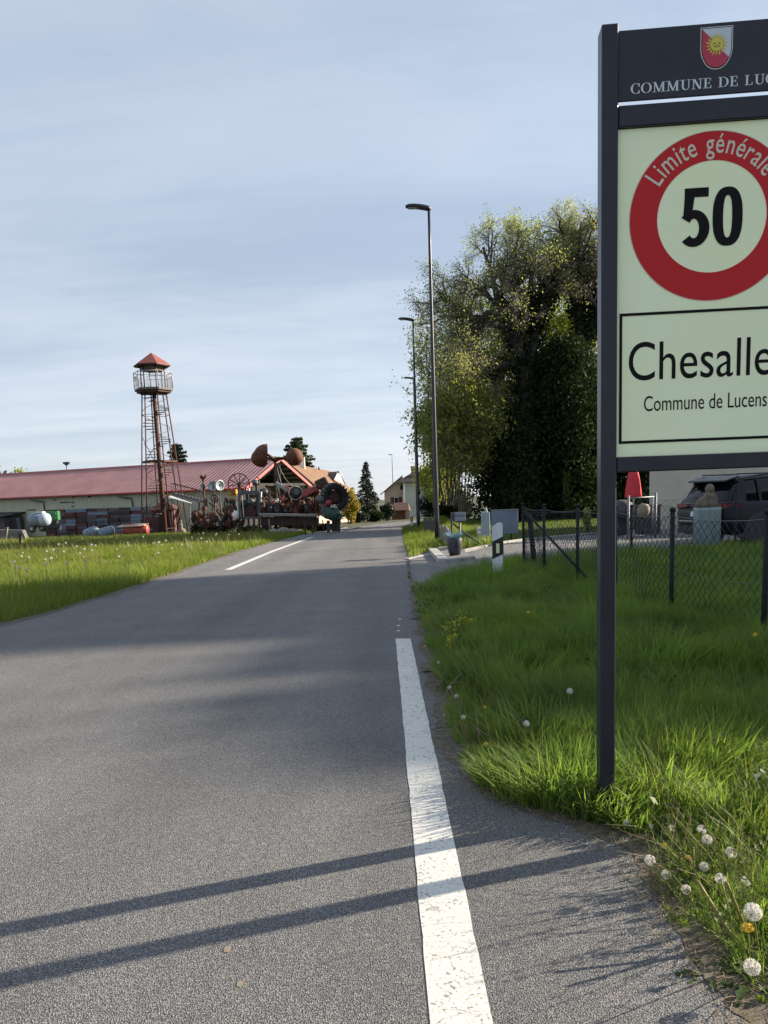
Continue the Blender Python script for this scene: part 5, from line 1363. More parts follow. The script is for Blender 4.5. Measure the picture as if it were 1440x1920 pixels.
# little lean-to shed and pale door at the left end
u2, z2 = wallpx(43, 962); 
shd = thing('lean_to_shed', 'low dark lean-to shed with a pale shutter at the left end of the barn', 'shed', B(onwall(5), BW+2.5, gzb(30)))
ua, ub = onwall(44), BL+4; zg = gzb(30)-.1
MB().prism([B(ua, BW+.1, zg), B(ub, BW+.1, zg), B(ub, BW+2.2, zg), B(ua, BW+2.2, zg)], (0, 0, z2-zg-.3)).build('wall', mat('shed_boards', (.05,.045,.04), .9, col2=(.1,.09,.08), scale=3), shd)
MB().prism([B(ua-.3, BW+.05, z2+.05), B(ub, BW+.05, z2+.05), B(ub, BW+2.6, z2-.28), B(ua-.3, BW+2.6, z2-.28)], (0, 0, .08)).build('roof', M_BLACK, shd)
dvis = 4.0
MB().box(B(ua+3.2, BW+2.24, (zg+z2)/2-.15), (3.6, .06, z2-zg-.7), WROT, .01).build('shutter', mat('shutter_pale', (.42,.47,.50), .5, col2=(.52,.56,.58), scale=3, stretch=(1, 1, 6)), shd)
for i, px in enumerate((47, 53)):
    u = onwall(px); ob = MB().box(B(u, BW+1.5, gzb(u)+.85), (1.15, .06, 1.75), WROT @ Euler((.12, 0, 0)).to_matrix(), .01).build('metal_sheet', M_STEEL if i else BC[3], origin=B(u, BW+1.5, gzb(u)))
    tag(ob, ('dark brown sheet leaning beside the pale shutter', 'grey metal sheet leaning between the shutter and the water tank')[i], 'sheet')
# things standing in front of the barn on the left ------------------------------------
def Z(v): return float(gz(v.x, v.y))
wt = base(75, 62.0); tank = thing('water_trailer', 'grey-blue water tank on a two-wheeled trailer with a white front end', 'trailer', wt)
M_TANK = mat('tank_blue_grey', (.16,.21,.26), .5, col2=(.22,.27,.32), scale=2)
s = 62/FPX
tc_ = P(74, 974, 62.0); ax = Vector((.97, -.25, 0)).normalized()
MB().lathe(tc_-ax*.75, [(.05, -.12), (.40, -.06), (.52, .05), (.54, .3), (.54, 1.05)], 20, axis=ax).build('tank_body', M_TANK, tank)
MB().lathe(tc_+ax*.31, [(.54, 0), (.535, .2), (.46, .45), (.2, .62), (.02, .66)], 20, axis=ax).build('front_end', mat('tank_pale', (.40,.47,.55), .5), tank)
MB().box(tc_+ax*.15+Vector((0, 0, .56)), (.7, .45, .1), Matrix((ax, Vector((-ax.y, ax.x, 0)), Vector((0, 0, 1)))).transposed(), .04).build('lid', M_ORN, tank)
MB().bar(tc_-ax*.9-Vector((0, 0, .55)), tc_+ax*1.9-Vector((0, 0, .62)), .12).build('chassis', M_IRON, tank)
nn = Vector((-ax.y, ax.x, 0))
for sd in (-1, 1):
    c = P(61, 991, 62)+nn*(.0 if sd < 0 else 1.2); w = MB().lathe(c, [(.18, -.09), (.31, -.08), (.33, 0), (.31, .08), (.18, .09)], 20, axis=nn).build('wheel', M_TYRE, tank)
    MB().lathe(c-nn*.06, [(.19, -.03), (.19, .05), (.06, .07), (.05, -.05)], 16, axis=nn).build('rim', M_ORN, w)
MB().tube([tc_+ax*1.8-Vector((0, 0, .6)), tc_+ax*1.85-Vector((0, 0, 1.0))], .05, 8).build('jockey_stand', M_STEEL, tank)
gb = base(101, 63.5); ob = MB().box(P(100, 967, 63.5), (.95, .5, .75), None, .05).box(P(101, 963, 63.5)+Vector((0, -.1, 0)), (.6, .5, .2), None, .03)
gbx = thing('green_bin', 'bright green bin standing between the water tank and the board stack', 'bin', gb)
ob.build('bin_body', mat('bin_green', (.03,.17,.05), .5), gbx)
MB().box(P(100, 983, 63.5), (.8, .4, .75), None, .03).build('bin_stand', M_IRON, gbx)
for i, (px, py, lean) in enumerate(((172, 999, .35), (200, 998, .3))):
    Yd = 57.5; c = P(px, py-1, Yd); ax2 = Vector((.92, .1, .28)); 
    ob = MB().lathe(c-ax2.normalized()*.52, [(.02, -.12), (.26, -.06), (.36, .08), (.38, .5), (.37, .8), (.30, 1.0), (.12, 1.12), (.02, 1.14)], 18, axis=ax2).build('old_boiler', M_TANK, origin=Vector((c.x, c.y, Z(c))))
    tag(ob, ('left one of two blue-grey old boilers lying in the grass', 'right one of two blue-grey old boilers lying in the grass, next to the red tank')[i], 'boiler', 'old boilers lying in the meadow')
rt = base(252, 57.0); redt = thing('red_tank', 'rust-red lying tank with a flat beige sheet on top beside the lookout tower', 'tank', rt)
c0, c1 = P(233, 993, 57), P(278, 993, 57); rad = .40
MB().lathe(c0, [(.05, -.06), (.34, -.03), (rad, .06), (rad, (c1-c0).length-.06), (.34, (c1-c0).length), (.05, (c1-c0).length+.05)], 20, axis=(c1-c0)).build('tank_body', M_RED, redt)
q = P(250, 985, 57); MB().box(q+Vector((0, -.1, 0)), (2.0, 1.1, .06), Euler((.10, -.02, 0)).to_matrix(), .01).build('flat_sheet', mat('beige_sheet', (.42,.36,.26), .7, col2=(.5,.44,.34), scale=3), redt)
for px in (240, 270): MB().box(P(px, 1001, 57), (.12, .6, .5)).build('cradle', M_IRON, redt)
mp_ = G(39, 1024); ob = MB().bar(mp_-Vector((0, 0, .2)), mp_+Vector((0, 0, .72)), .09).build('wooden_post', M_BLACK, origin=mp_); tag(ob, 'short dark post standing alone in the left meadow', 'post')
for i, px in enumerate((8, 11)):
    q = base(px, 55); ob = MB().bar(q+Vector((-.1, 0, 0)), q+Vector((.12, 0, 1.0)), .16, .05).build('plank', M_RED if i == 0 else M_ORN, origin=q); tag(ob, ('red plank leaning at the left edge of the meadow', 'pale plank leaning beside the red plank at the left edge')[i], 'plank')
q = base(14, 56.5); ob = MB().prism([q+Vector(p) for p in ((-2.2, 0, -.1), (1.3, 0, -.1), (1.0, 0, .75), (-2.2, 0, .9))], (0, .5, 0)).build('concrete_trough', mat('trough', (.13,.12,.11), .9, col2=(.19,.18,.16), scale=4), origin=q); tag(ob, 'low grey concrete trough wall at the left edge of the meadow', 'trough')

# ================================================================== lookout tower
TY = 58.5
tf = base(308, TY); tower = thing('lookout_tower', 'tall rusty iron lookout tower with red hexagonal roof and spiral stair', 'tower', tf)
def hexa(c, r, z, n=6, a0=0): return [Vector((c[0]+r*math.cos(a0+2*math.pi*i/n), c[1]+r*math.sin(a0+2*math.pi*i/n), z)) for i in range(n)]
tcx = P(286, 725, TY).x; s = TY/FPX
tcx = (tcx + tf.x)/2; tctr = (tcx, TY)
zpl = P(286, 729, TY).z; zrail = P(286, 700, TY).z; zre = P(284, 685, TY).z; zap = P(284, 661, TY).z
rp_ = 35*s; rr_ = 34*s
a0 = R(0)
hexr = hexa(tctr, rr_, zre, a0=a0); ap = Vector((tctr[0], tctr[1], zap))
M_TROOF = mat('tower_roof_red', (.20,.052,.04), .65, col2=(.26,.075,.06), scale=2)
mb = MB(); mb.add(hexr+[ap]+hexa(tctr, rr_, zre-.06, a0=a0), [(i, (i+1) % 6, 6) for i in range(6)]+[(i, (i+1) % 6, (i+1) % 6+7, i+7) for i in range(6)])
rfo = mb.build('roof', M_TROOF, tower)
MB().prism(hexa(tctr, rr_*.97, zre-.12, a0=a0), (0, 0, .05)).build('roof_soffit', M_BLACK, rfo)
MB().prism(hexa(tctr, rr_*.62, zre-.42, a0=a0), (0, 0, .3)).build('lantern_ring', mat('ring_wood', (.10,.07,.045), .8), tower)
pin = hexa(tctr, rp_*.62, 0, a0=a0)
for p in pin: MB().tube([(p.x, p.y, zpl), (p.x, p.y, zre-.1)], .045, 6).build('roof_post', M_IRON, tower)
hp = hexa(tctr, rp_, zpl, a0=a0)
plat = MB().prism([p-Vector((0, 0, .32)) for p in hexa(tctr, rp_*.9, zpl, a0=a0)], (0, 0, .12)).build('platform', M_RUST2, tower)
MB().prism([p-Vector((0, 0, .18)) for p in hp], (0, 0, .16)).build('deck_edge', mat('deck_edge_grey', (.12,.11,.10), .8), plat)
M_RAIL = mat('rail_grey', (.38,.37,.36), .5, col2=(.28,.25,.23), scale=6)
for i in range(6):
    a, b = hp[i], hp[(i+1) % 6]
    zt_ = zrail+.02
    rl = MB().tube([(a.x, a.y, zt_), (b.x, b.y, zt_)], .03, 6).build('handrail', M_RAIL, tower)
    MB().tube([(a.x, a.y, zt_-.28), (b.x, b.y, zt_-.28)], .018, 5).build('mid_rail', M_RAIL, rl)
    MB().tube([(a.x, a.y, zpl), (a.x, a.y, zt_)], .035, 6).build('rail_post', M_RAIL, rl)
    bb = MB()
    for k in range(1, 12):
        q = a.lerp(b, k/12); bb.bar((q.x, q.y, zpl+.02), (q.x, q.y, zt_-.28), .014)
    bb.build('balusters', M_RAIL, rl, 'stuff')
# six splayed legs, ring at one third of the height, braces
leg_t = hexa(tctr, rp_*.62, zpl-.2, a0=a0); zg_ = tf.z
leg_b = hexa((tf.x, TY), 44*s, zg_-.2, a0=a0)
for i in range(6): MB().tube([leg_t[i], leg_b[i]], .048, 8).build('leg', M_RUST2 if i % 2 else M_RUSTD, tower)
zring = P(300, 866, TY).z; f_ = (leg_t[0].z-zring)/(leg_t[0].z-leg_b[0].z)
rg_ = [leg_t[i].lerp(leg_b[i], f_) for i in range(6)]
for i in range(6): MB().bar(rg_[i], rg_[(i+1) % 6], .08, .14).build('ring_beam', M_RUSTD, tower)
for i in range(6):
    q = leg_t[i].lerp(leg_b[i], .16); q2 = leg_t[(i+1) % 6].lerp(leg_b[(i+1) % 6], .16)
    MB().tube([q, q2], .02, 5).build('brace', M_RUST2, tower)
    if i % 2 == 0: MB().tube([rg_[i], leg_t[(i+1) % 6].lerp(leg_b[(i+1) % 6], .3)], .022, 5).build('brace', M_RUST2, tower)
    if i % 2: MB().tube([leg_b[i], leg_t[(i+1) % 6].lerp(leg_b[(i+1) % 6], .75)], .03, 5).build('brace', M_RUST, tower)
ct, cb = Vector((tctr[0], TY, zpl-.1)), Vector((tf.x, TY, zg_-.2))
MB().tube([ct, cb], [.15, .19], 12).build('central_column', M_RUST2, tower)
nst = 54; stm = None
for k in range(nst):
    f = k/nst; z = zg_+.25+(zpl-.5-zg_)*f; a = k*R(30)+.6; u = (z-cb.z)/(ct.z-cb.z); c = cb.lerp(ct, u)
    if stm is None:
        ob = MB().prism([(.16, -.05, 0), (.95, -.16, 0), (.95, .16, 0), (.16, .05, 0)], (0, 0, .045)).build('stair_tread', M_IRON, None); stm = ob.data; ob.parent = tower
    else: ob = link_mesh('stair_tread', stm, tower)
    ob.location = c-tf; ob.rotation_euler = (0, 0, a)
hr = []
for k in range(nst*2):
    f = k/(nst*2); z = zg_+1.15+(zpl-.5-zg_)*f; a = k*R(15)+.6; u = (z-cb.z)/(ct.z-cb.z); c = cb.lerp(ct, u); hr.append(c+Vector((.95*math.cos(a), .95*math.sin(a), 0)))
MB().tube(hr, .018, 4).build('stair_handrail', M_RUST, tower)
# small hut between the legs
hq = base(312, TY+1.6); hut = thing('hut', 'small dark red hut with pointed roof between the legs of the tower', 'hut', hq)
zt_ = P(312, 955, hq.y).z; w = .85
MB().box((hq.x, hq.y, (hq.z-.1+zt_)/2), (w*2, w*2, zt_-hq.z+.1)).build('wall', BC[0], hut)
mb = MB(); mb.add([(hq.x+sx*w*1.2, hq.y+sy*w*1.2, zt_) for sx, sy in ((-1, -1), (1, -1), (1, 1), (-1, 1))]+[(hq.x, hq.y, P(312, 937, hq.y).z)], [(0, 1, 4), (1, 2, 4), (2, 3, 4), (3, 0, 4), (3, 2, 1, 0)]).build('roof', M_RUST2, hut)
MB().box((hq.x, hq.y-w-.03, hq.z+.75), (.75, .05, 1.5), None, .01).build('door', M_BLACK, hut)
# concrete figure-like lump by the tower's right foot
fq_ = base(340, 57); r_ = 0
fg2 = thing('stone_figure', 'pale eroded stone figure at the right foot of the tower', 'sculpture', fq_)
MB().ell(fq_+Vector((0, 0, .35)), (.45, .35, .55), 12, 8, None, lambda u: 1+.2*math.sin(5*u.x+3*u.z)).ell(fq_+Vector((-.1, 0, 1.05)), (.22, .2, .45), 10, 8).ell(fq_+Vector((-.05, 0, 1.55)), (.14, .14, .17), 10, 8).build('figure_body', mat('pale_stone', (.16,.13,.09), .9, col2=(.22,.19,.13), scale=5), fg2, xf=Matrix.Translation(fq_) @ Matrix.Diagonal((.75, .75, .62, 1)) @ Matrix.Translation(-fq_))

# ================================================================== sculpture yard
YS = 53.0
def foot(px, Yd=YS): return base(px, Yd)
# walkway and stair from the tower
wk = thing('sculpture_walkway', 'slim iron gangway with handrail and steep stair right of the tower', 'gangway', foot(400))
a, b, c = P(322, 926, 56), P(398, 945, 53.5), P(428, 986, 53)
for dy in (0, .7):
    v = Vector((0, dy, 0)); MB().bar(a+v, b+v, .07, .14).build('stringer', M_RUST2 if dy else M_STEEL, wk); MB().bar(b+v, c+v, .07, .14).build('stringer', M_RUST2, wk)
    MB().tube([a+v+Vector((0, 0, .75)), b+v+Vector((0, 0, .7)), c+v+Vector((0, 0, .6))], .028, 6).build('handrail', M_RUST, wk)
    for k in range(7): q = a.lerp(b, k/6)+v; MB().tube([q, q+Vector((0, 0, .73))], .02, 5).build('baluster', M_RUST2, wk)
for k in range(8): q = b.lerp(c, (k+.5)/8); MB().box(q+Vector((0, .35, .02)), (.26, .7, .03)).build('stair_tread', M_STEEL, wk)
for k in range(12): q = a.lerp(b, (k+.5)/12); MB().box(q+Vector((0, .35, .08)), (.26, .66, .03)).build('deck_plate', M_STEEL, wk)
MB().tube([P(373, 938, 54), foot(373, 54)-Vector((0, 0, .2))], .06, 8).build('support', M_RUST2, wk)
MB().tube([P(398, 946, 53.6), foot(397, 53.6)-Vector((0, 0, .2))], .05, 8).build('support', M_RUST2, wk)
# light metal canopy beside the tower
cn = thing('metal_canopy', 'pale sheet-metal canopy on thin posts between the tower and the gangway', 'canopy', foot(335, 56.5))
MB().prism([P(316, 933, 57.5), P(360, 945, 56), P(360, 944, 58), P(320, 930, 59)], (0, 0, .04)).build('canopy_sheet', mat('pale_sheet', (.40,.45,.44), .5), cn)
for px, py, Yd in ((322, 936, 57.5), (356, 945, 56.3)): MB().tube([P(px, py, Yd), foot(px, Yd)], .03, 6).build('post', M_STEEL, cn)
# rusty flower on a pole
fl = thing('iron_flower', 'rusty iron tulip flower on a tall pole left of the grey dishes', 'sculpture', foot(383))
tp = P(381, 902, YS); MB().tube([foot(384)-Vector((0, 0, .2)), P(384, 950, YS), tp], .055, 8).build('pole', M_RUST2, fl)
for k in range(6):
    a = k*math.pi/3+.3; e = Vector((math.cos(a), math.sin(a), 0)); t_ = Vector((-e.y, e.x, 0))
    p0 = tp; mb = MB(); mb.add([p0, p0+e*.16+t_*.13+Vector((0, 0, .22)), p0+e*.30+Vector((0, 0, .46)), p0+e*.16-t_*.13+Vector((0, 0, .22)), p0+e*.05+Vector((0, 0, .1))], [(0, 1, 2), (0, 2, 3), (0, 4, 1), (0, 3, 4), (1, 4, 2), (2, 4, 3)]).build('petal', M_RUST, fl)
MB().ell(tp+Vector((0, 0, .14)), (.09, .09, .2), 8, 6).build('bud', M_RUST, fl)
# dishes
M_DISH = mat('dish_grey', (.30,.34,.38), .35, metal=.4, col2=(.4,.44,.47), scale=4)
def dish(px, py, rx, label, pole_px, face, dp=.10):
    Yd = YS; c = P(px, py, Yd); r = rx*Yd/FPX; t = thing('metal_dish', label, 'sculpture', foot(pole_px), 'round metal dishes in the sculpture yard')
    ax = Vector(face).normalized()
    MB().lathe(c, [(r, .0), (r*.98, .02), (r*.8, -dp*.45), (r*.5, -dp*.8), (.03, -dp), (.02, -dp-.05), (r*.5, -dp*.8-.04), (r*.98, -.03), (r, 0)], 24, axis=ax, cap=False).build('bowl', M_DISH, t)
    MB().tube([c-ax*(dp+.02), foot(pole_px)-Vector((0, 0, .2))], .045, 8).build('pole', M_IRON, t)
    MB().bar(c, c-Vector((0, .03, r*.98)), .03).build('strut', M_IRON, t)
dish(399, 911, 9.6, 'larger grey metal dish on a pole, left of the pair', 404, (-.25, -1, .05))
dish(412.5, 910, 10, 'narrower tilted grey dish right beside the larger one', 417, (.85, -.75, .02))
dish(380, 914, 7, 'yellow-grey small dish low on the flower pole', 383, (-.6, -.8, .1))
# tall mast with discs
for k, (px, py, r, l) in enumerate(((403, 934, 8, 'dark ring disc on the slanted rods below the dishes'), (426, 945, 7, 'small dark wheel on the thin mast right of the stair'), (383, 955, 4, 'small red disc on the low pole under the gangway'))):
    t = thing('iron_disc', l, 'sculpture', foot(px)); c = P(px, py, YS-.2); rr2 = r*YS/FPX
    MB().lathe(c, [(rr2*.55, -.03), (rr2, -.03), (rr2, .03), (rr2*.55, .03), (rr2*.55, -.03)], 20, axis=(.3, -1, .15), cap=False).build('ring', M_RED if k == 2 else M_IRON, t)
    MB().lathe(c, [(rr2*.25, -.04), (rr2*.25, .04)], 12, axis=(.3, -1, .15)).build('hub', M_RUST2, t)
    MB().tube([c, foot(px)-Vector((0, 0, .2))], .04, 6).build('pole', M_IRON, t)
# big spoked wheel
def spoked_wheel(px, py, rpx, Yd, label, spokes=10, m=M_RUST2, tilt=(.25, -1, 0), th=.06):
    c = P(px, py, Yd); r = rpx*Yd/FPX; ax = Vector(tilt).normalized(); t = thing('spoked_wheel_sculpture', label, 'wheel', foot(px, Yd))
    x = ax.orthogonal().normalized(); y = ax.cross(x)
    MB().lathe(c, [(r-th, -.05), (r, -.06), (r, .06), (r-th, .05), (r-th, -.05)], 40, axis=ax, cap=False).build('rim', m, t)
    MB().lathe(c, [(.10, -.12), (.10, .12)], 12, axis=ax).build('hub', m, t)
    for k in range(spokes):
        a = 2*math.pi*k/spokes; e = x*math.cos(a)+y*math.sin(a); MB().bar(c+e*.09, c+e*(r-th*.8), .055, .03, up=ax).build('spoke', m, t)
    MB().tube([c, foot(px, Yd)-Vector((0, 0, .2))], .07, 8).build('stand', M_IRON, t)
    return t
spoked_wheel(448, 908, 20.5, 52.5, 'large rusty spoked wheel standing above the yellow machine')
# yellow machine
ym = thing('yellow_machine', 'orange-yellow machine casing below the large spoked wheel', 'machine', foot(437, 52.8)); M_YM = mat('machine_yellow', (.55,.26,.05), .6, col2=(.45,.18,.04), scale=3)
c = P(437, 924, 52.8); MB().box(c, (.55, .5, .45), None, .05).build('casing', M_YM, ym)
c = P(445, 939, 52.6); MB().bar(P(432, 935, 52.6), P(478, 943, 52.6), .12, .12, bev=.02).build('arm', M_YM, ym)
MB().box(P(438, 945, 52.8), (.4, .5, .8)).build('body', M_IRON, ym); MB().box(P(440, 966, 52.8), (.5, .6, 1.2)).build('base', M_IRON, ym)
MB().tube([P(467, 926, 52.4), P(467, 915, 52.4)], .07, 8).build('chimney', M_ORN, ym)
# grey gantry frame
gt = thing('steel_gantry', 'grey steel frame with dark machine inside at the middle of the sculpture yard', 'frame', foot(467, 51))
x0, x1 = 450, 484
MB().bar(P(446, 924, 51), P(487, 923, 51), .16, .22, bev=.01).build('top_beam', M_STEEL, gt)
MB().bar(P(446, 971, 51), P(488, 971, 51), .16, .14, bev=.01).build('bottom_beam', M_STEEL, gt)
for px in (449, 486):
    MB().bar(P(px, 924, 51), P(px, 972, 51), .14, .14, bev=.01).build('upright', M_STEEL, gt); MB().bar(P(px, 924, 51.9), P(px, 985, 51.9), .12, .12).build('upright', M_IRON, gt)
    MB().bar(P(px, 972, 51), foot(px, 51)-Vector((0, 0, .1)), .10, .10).build('foot', M_IRON, gt)
MB().bar(P(454, 928, 51), P(457, 968, 51), .05).build('rod', M_ORN, gt); MB().tube([P(490, 922, 51), P(488, 958, 51)], .05, 6).build('rod', M_ORN, gt)
MB().box(P(468, 957, 51.6), (1.0, .9, .9), None, .04).build('machine_block', M_RUST2, gt)
MB().box(P(468, 950, 51.4), (1.1, .3, .10), None, .02).build('plate', M_YM, gt)
for i, (px, py, m_, w) in enumerate(((459, 944, M_IRON, .25), (470, 940, M_STEEL, .22), (478, 946, M_IRON, .2))): MB().lathe(P(px, py, 51.2), [(w*.3, -.1), (w, -.08), (w, .08), (w*.3, .1)], 16, axis=(.1, -1, .1)).build('gear', m_, gt)
# white and red sack
sk = foot(442, 50.5); ob = MB().ell(P(442, 966, 50.5), (.22, .2, .32), 12, 8, None, lambda u: 1+.12*math.sin(6*u.x+4*u.z)).build('plastic_sack', M_ORN, origin=sk); tag(ob, 'white sack hanging at the left foot of the grey steel frame', 'sack')
ob = MB().ell(P(436, 966, 50.7), (.10, .12, .22), 10, 8).build('buoy', M_CRED, origin=sk+Vector((-.25, 0, 0))); tag(ob, 'small red float left of the white sack', 'float')
# cup wind wheel on a mast
ca_ = thing('cup_windwheel', 'huge rusty cup wind wheel on a mast towering over the sculpture yard', 'sculpture', foot(518, 52))
hubp = P(516, 861, 52)
MB().tube([foot(517, 52)-Vector((0, 0, .2)), P(517, 900, 52), hubp], [.13, .10, .09], 10).build('mast', M_RUST2, ca_)
MB().lathe(hubp-Vector((0, 0, .18)), [(.12, 0), (.28, .08), (.3, .2), (.2, .32), (.05, .36)], 14).build('hub', M_RUST2, ca_)
def cup(px, py, r, Yd, ax, name='cup'):
    c = P(px, py, Yd); rr2 = r*52/FPX; ax = Vector(ax).normalized(); pr = []
    for k in range(9): th = math.pi/2*k/8; pr.append((rr2*math.cos(th), rr2*1.25*math.sin(th)))
    for k in range(8, -1, -1): th = math.pi/2*k/8; pr.append((rr2*.93*math.cos(th), rr2*1.15*math.sin(th)))
    o = MB().lathe(c, pr, 26, axis=ax, cap=False).build(name, M_RUST, ca_)
    MB().tube([c, hubp], [.08, .12], 8).build('arm', M_RUST2, ca_); return c
cup(552, 857, 16, 51.0, (.15, -1, .1)); cup(501, 852, 19, 51.2, (-1, -.10, .05)); cup(493, 858, 18, 53.0, (-1, -.35, -.15))
for ax_, bx_ in (((516, 872), (472, 905)), ((519, 868), (522, 925)), ((520, 868), (548, 912)), ((517, 868), (535, 925))):
    p, q = P(*ax_, 52), P(*bx_, 52); md = (p+q)/2-Vector((0, 0, .25)); MB().tube([p, (p+md)/2-Vector((0, 0, .05)), md, (q+md)/2-Vector((0, 0, .03)), q], .03, 5).build('cable', M_STEEL, ca_)
# red crane arms forming a V
ra = thing('crane_arm_sculpture', 'red and white crane arms forming a wide V in front of the open gable', 'sculpture', foot(560, 51))
MB().bar(P(517, 906, 51), P(540, 919, 51), .22, .42, up=(0, 1, 0), bev=.02).build('white_arm', mat('arm_grey', (.32,.32,.31), .6), ra)
MB().bar(P(533, 915, 51), P(562, 928, 51), .34, .40, up=(0, 1, 0), bev=.02).build('red_arm', M_RED, ra)
MB().bar(P(560, 930, 50.8), P(592, 915, 50.8), .42, .55, up=(0, 1, 0), bev=.03).build('red_arm', M_RED, ra)
MB().bar(P(588, 916, 50.8), P(612, 905, 50.8), .40, .62, up=(0, 1, 0), bev=.03).build('red_arm', M_RED, ra)
MB().box(P(603, 906, 50.6), (.8, .5, .6), Euler((0, -.4, 0)).to_matrix(), .08).build('gear_case', M_RUST2, ra)
MB().bar(P(582, 915, 50.4), P(595, 909, 50.4), .07, .04).build('pale_strip', M_ORN, ra)
MB().lathe(P(556, 922, 50.6), [(.10, -.1), (.36, -.12), (.40, 0), (.36, .12), (.10, .1)], 20, axis=(.1, -1, .1)).build('flywheel', M_IRON, ra)
MB().lathe(P(556, 922, 50.4), [(.05, -.06), (.17, -.06), (.2, .02)], 16, axis=(.1, -1, .1)).build('hub', M_STEEL, ra)
MB().lathe(P(554, 924, 50.3), [(.42, -.03), (.45, 0), (.42, .03), (.42, -.03)], 24, axis=(.1, -1, .1), cap=False).build('hoop', M_ORN, ra)
MB().tube([P(605, 903, 50.6), P(604, 897, 50.6)], .03, 6).build('spike', M_IRON, ra)
MB().bar(P(558, 928, 51), foot(556, 51)-Vector((0, 0, .1)), .25, .25).build('support', M_RUST2, ra)
MB().bar(P(590, 918, 51), foot(590, 51)-Vector((0, 0, .1)), .12, .12).build('support', M_RUST2, ra)
MB().ell(P(587, 922, 51.2), (.45, .4, .35), 12, 8).build('weight', M_RUST2, ra)
# tractor tyre with deep lugs, upright
tt = thing('tractor_tyre', 'big upright tractor tyre with deep lugs at the road end of the yard', 'tyre', foot(630, 50))
tcen = P(627, 933, 50); tr_ = 27*50/FPX; tax = Vector((.45, -1, .06)).normalized()
tb = MB().lathe(tcen, [(tr_*.55, -.24), (tr_*.70, -.30), (tr_*.90, -.27), (tr_*.94, 0), (tr_*.90, .27), (tr_*.70, .30), (tr_*.55, .24), (tr_*.55, -.24)], 36, axis=tax, cap=False).build('tyre_body', M_TYRE, tt)
x = tax.orthogonal().normalized(); y = tax.cross(x); lug = None
M_LUG = mat('lug_rubber', (.10,.095,.09), .85, col2=(.17,.16,.15), scale=6)
for k in range(22):
    for sd in (-1, 1):
        a = 2*math.pi*(k+.25*sd)/22; e = x*math.cos(a)+y*math.sin(a); tng = -x*math.sin(a)+y*math.cos(a)
        M = Matrix((tng, (tax*sd+tng*.5).normalized(), e)).transposed()
        MB().box(tcen+e*tr_*.955+tax*sd*.17, (.085, .36, .13), M, .015).build('lug', M_LUG, tt)
MB().lathe(tcen, [(tr_*.2, -.1), (tr_*.5, -.12), (tr_*.5, .05), (tr_*.2, .1)], 20, axis=tax).build('rim', M_RUST2, tt)
MB().bar(tcen-Vector((0, .2, tr_)), foot(628, 50)-Vector((0, 0, .1)), .4, .3).build('stand', M_IRON, tt)
# further tyre, wheels and gears on the long bench
bn = thing('flat_wagon', 'long low dark wagon with pale studded edge carrying old wheels and gears', 'wagon', foot(540, 50.5))
MB().bar(P(487, 964.5, 50), P(596, 966, 50), .5, .16, bev=.02).build('studded_edge', mat('studded_edge', (.20,.18,.16), .8, col2=(.34,.31,.28), scale=20), bn)
MB().bar(P(487, 965, 51), P(596, 967, 51), 2.0, .12).build('deck', M_BLACK, bn)
MB().bar(P(489, 977, 50.2), P(598, 978, 50.2), .3, .55, bev=.02).build('side_board', mat('wagon_board', (.03,.02,.017), .9, col2=(.065,.035,.028), scale=5), bn)
for px in (500, 540, 580): MB().lathe(P(px, 984, 51.2), [(.10, -.1), (.30, -.1), (.33, 0), (.30, .1), (.1, .1)], 18, axis=(.1, -1, 0)).build('wheel', M_IRON, bn)
jr = random.Random(9)
JL = [(498, 945, 12, 'rusty cogwheel upright at the left end of the wagon'), (512, 949, 9, 'small dark cogwheel beside the mast of the cup wheel'), (529, 945, 12, 'dark spoked cogwheel right of the mast'), (545, 952, 11, 'black flywheel leaning low on the wagon'), (570, 948, 15, 'large dark cogwheel in the middle of the wagon'), (590, 952, 14, 'rusty red wheel at the right part of the wagon'), (601, 950, 13, 'dark thin wheel at the right end of the wagon'), (580, 938, 8, 'small iron wheel hanging below the red crane arm'), (506, 931, 8, 'small rusty wheel under the left crane arm')]
for i, (px, py, r, l) in enumerate(JL):
    Yd = 51.2+(i % 3)*.4; c = P(px, py, Yd); rr2 = r*Yd/FPX; ax = Vector((jr.uniform(-.5, .5), -1, jr.uniform(-.1, .2))).normalized(); m_ = (M_IRON, M_RUST2, M_IRON, M_RUST)[i % 4]
    t = thing('cogwheel_sculpture', l, 'wheel', (c.x, c.y, P(px, 964, Yd).z), None); x = ax.orthogonal().normalized(); y = ax.cross(x)
    rim = MB().lathe(c, [(rr2*.80, -.05), (rr2, -.05), (rr2, .05), (rr2*.80, .05), (rr2*.80, -.05)], 24, axis=ax, cap=False)
    rim.build('rim', m_, t); MB().lathe(c, [(rr2*.2, -.07), (rr2*.2, .07)], 12, axis=ax).build('hub', M_STEEL, t)
    for k in range(6): e = x*math.cos(k*math.pi/3)+y*math.sin(k*math.pi/3); MB().bar(c+e*rr2*.18, c+e*rr2*.82, .04, .03, up=ax).build('spoke', m_, t)
    tth = MB()
    for k in range(18): e = x*math.cos(k*math.pi/9)+y*math.sin(k*math.pi/9); tth.box(c+e*rr2*1.02, (.05, .08, .06), Matrix((x, ax, y)).transposed())
    tth.build('teeth', m_, t, 'stuff'); MB().bar(c-Vector((0, 0, rr2)), (c.x, c.y, min(c.z-rr2-.01, P(px, 965, Yd).z)), .06).build('prop', M_IRON, t)
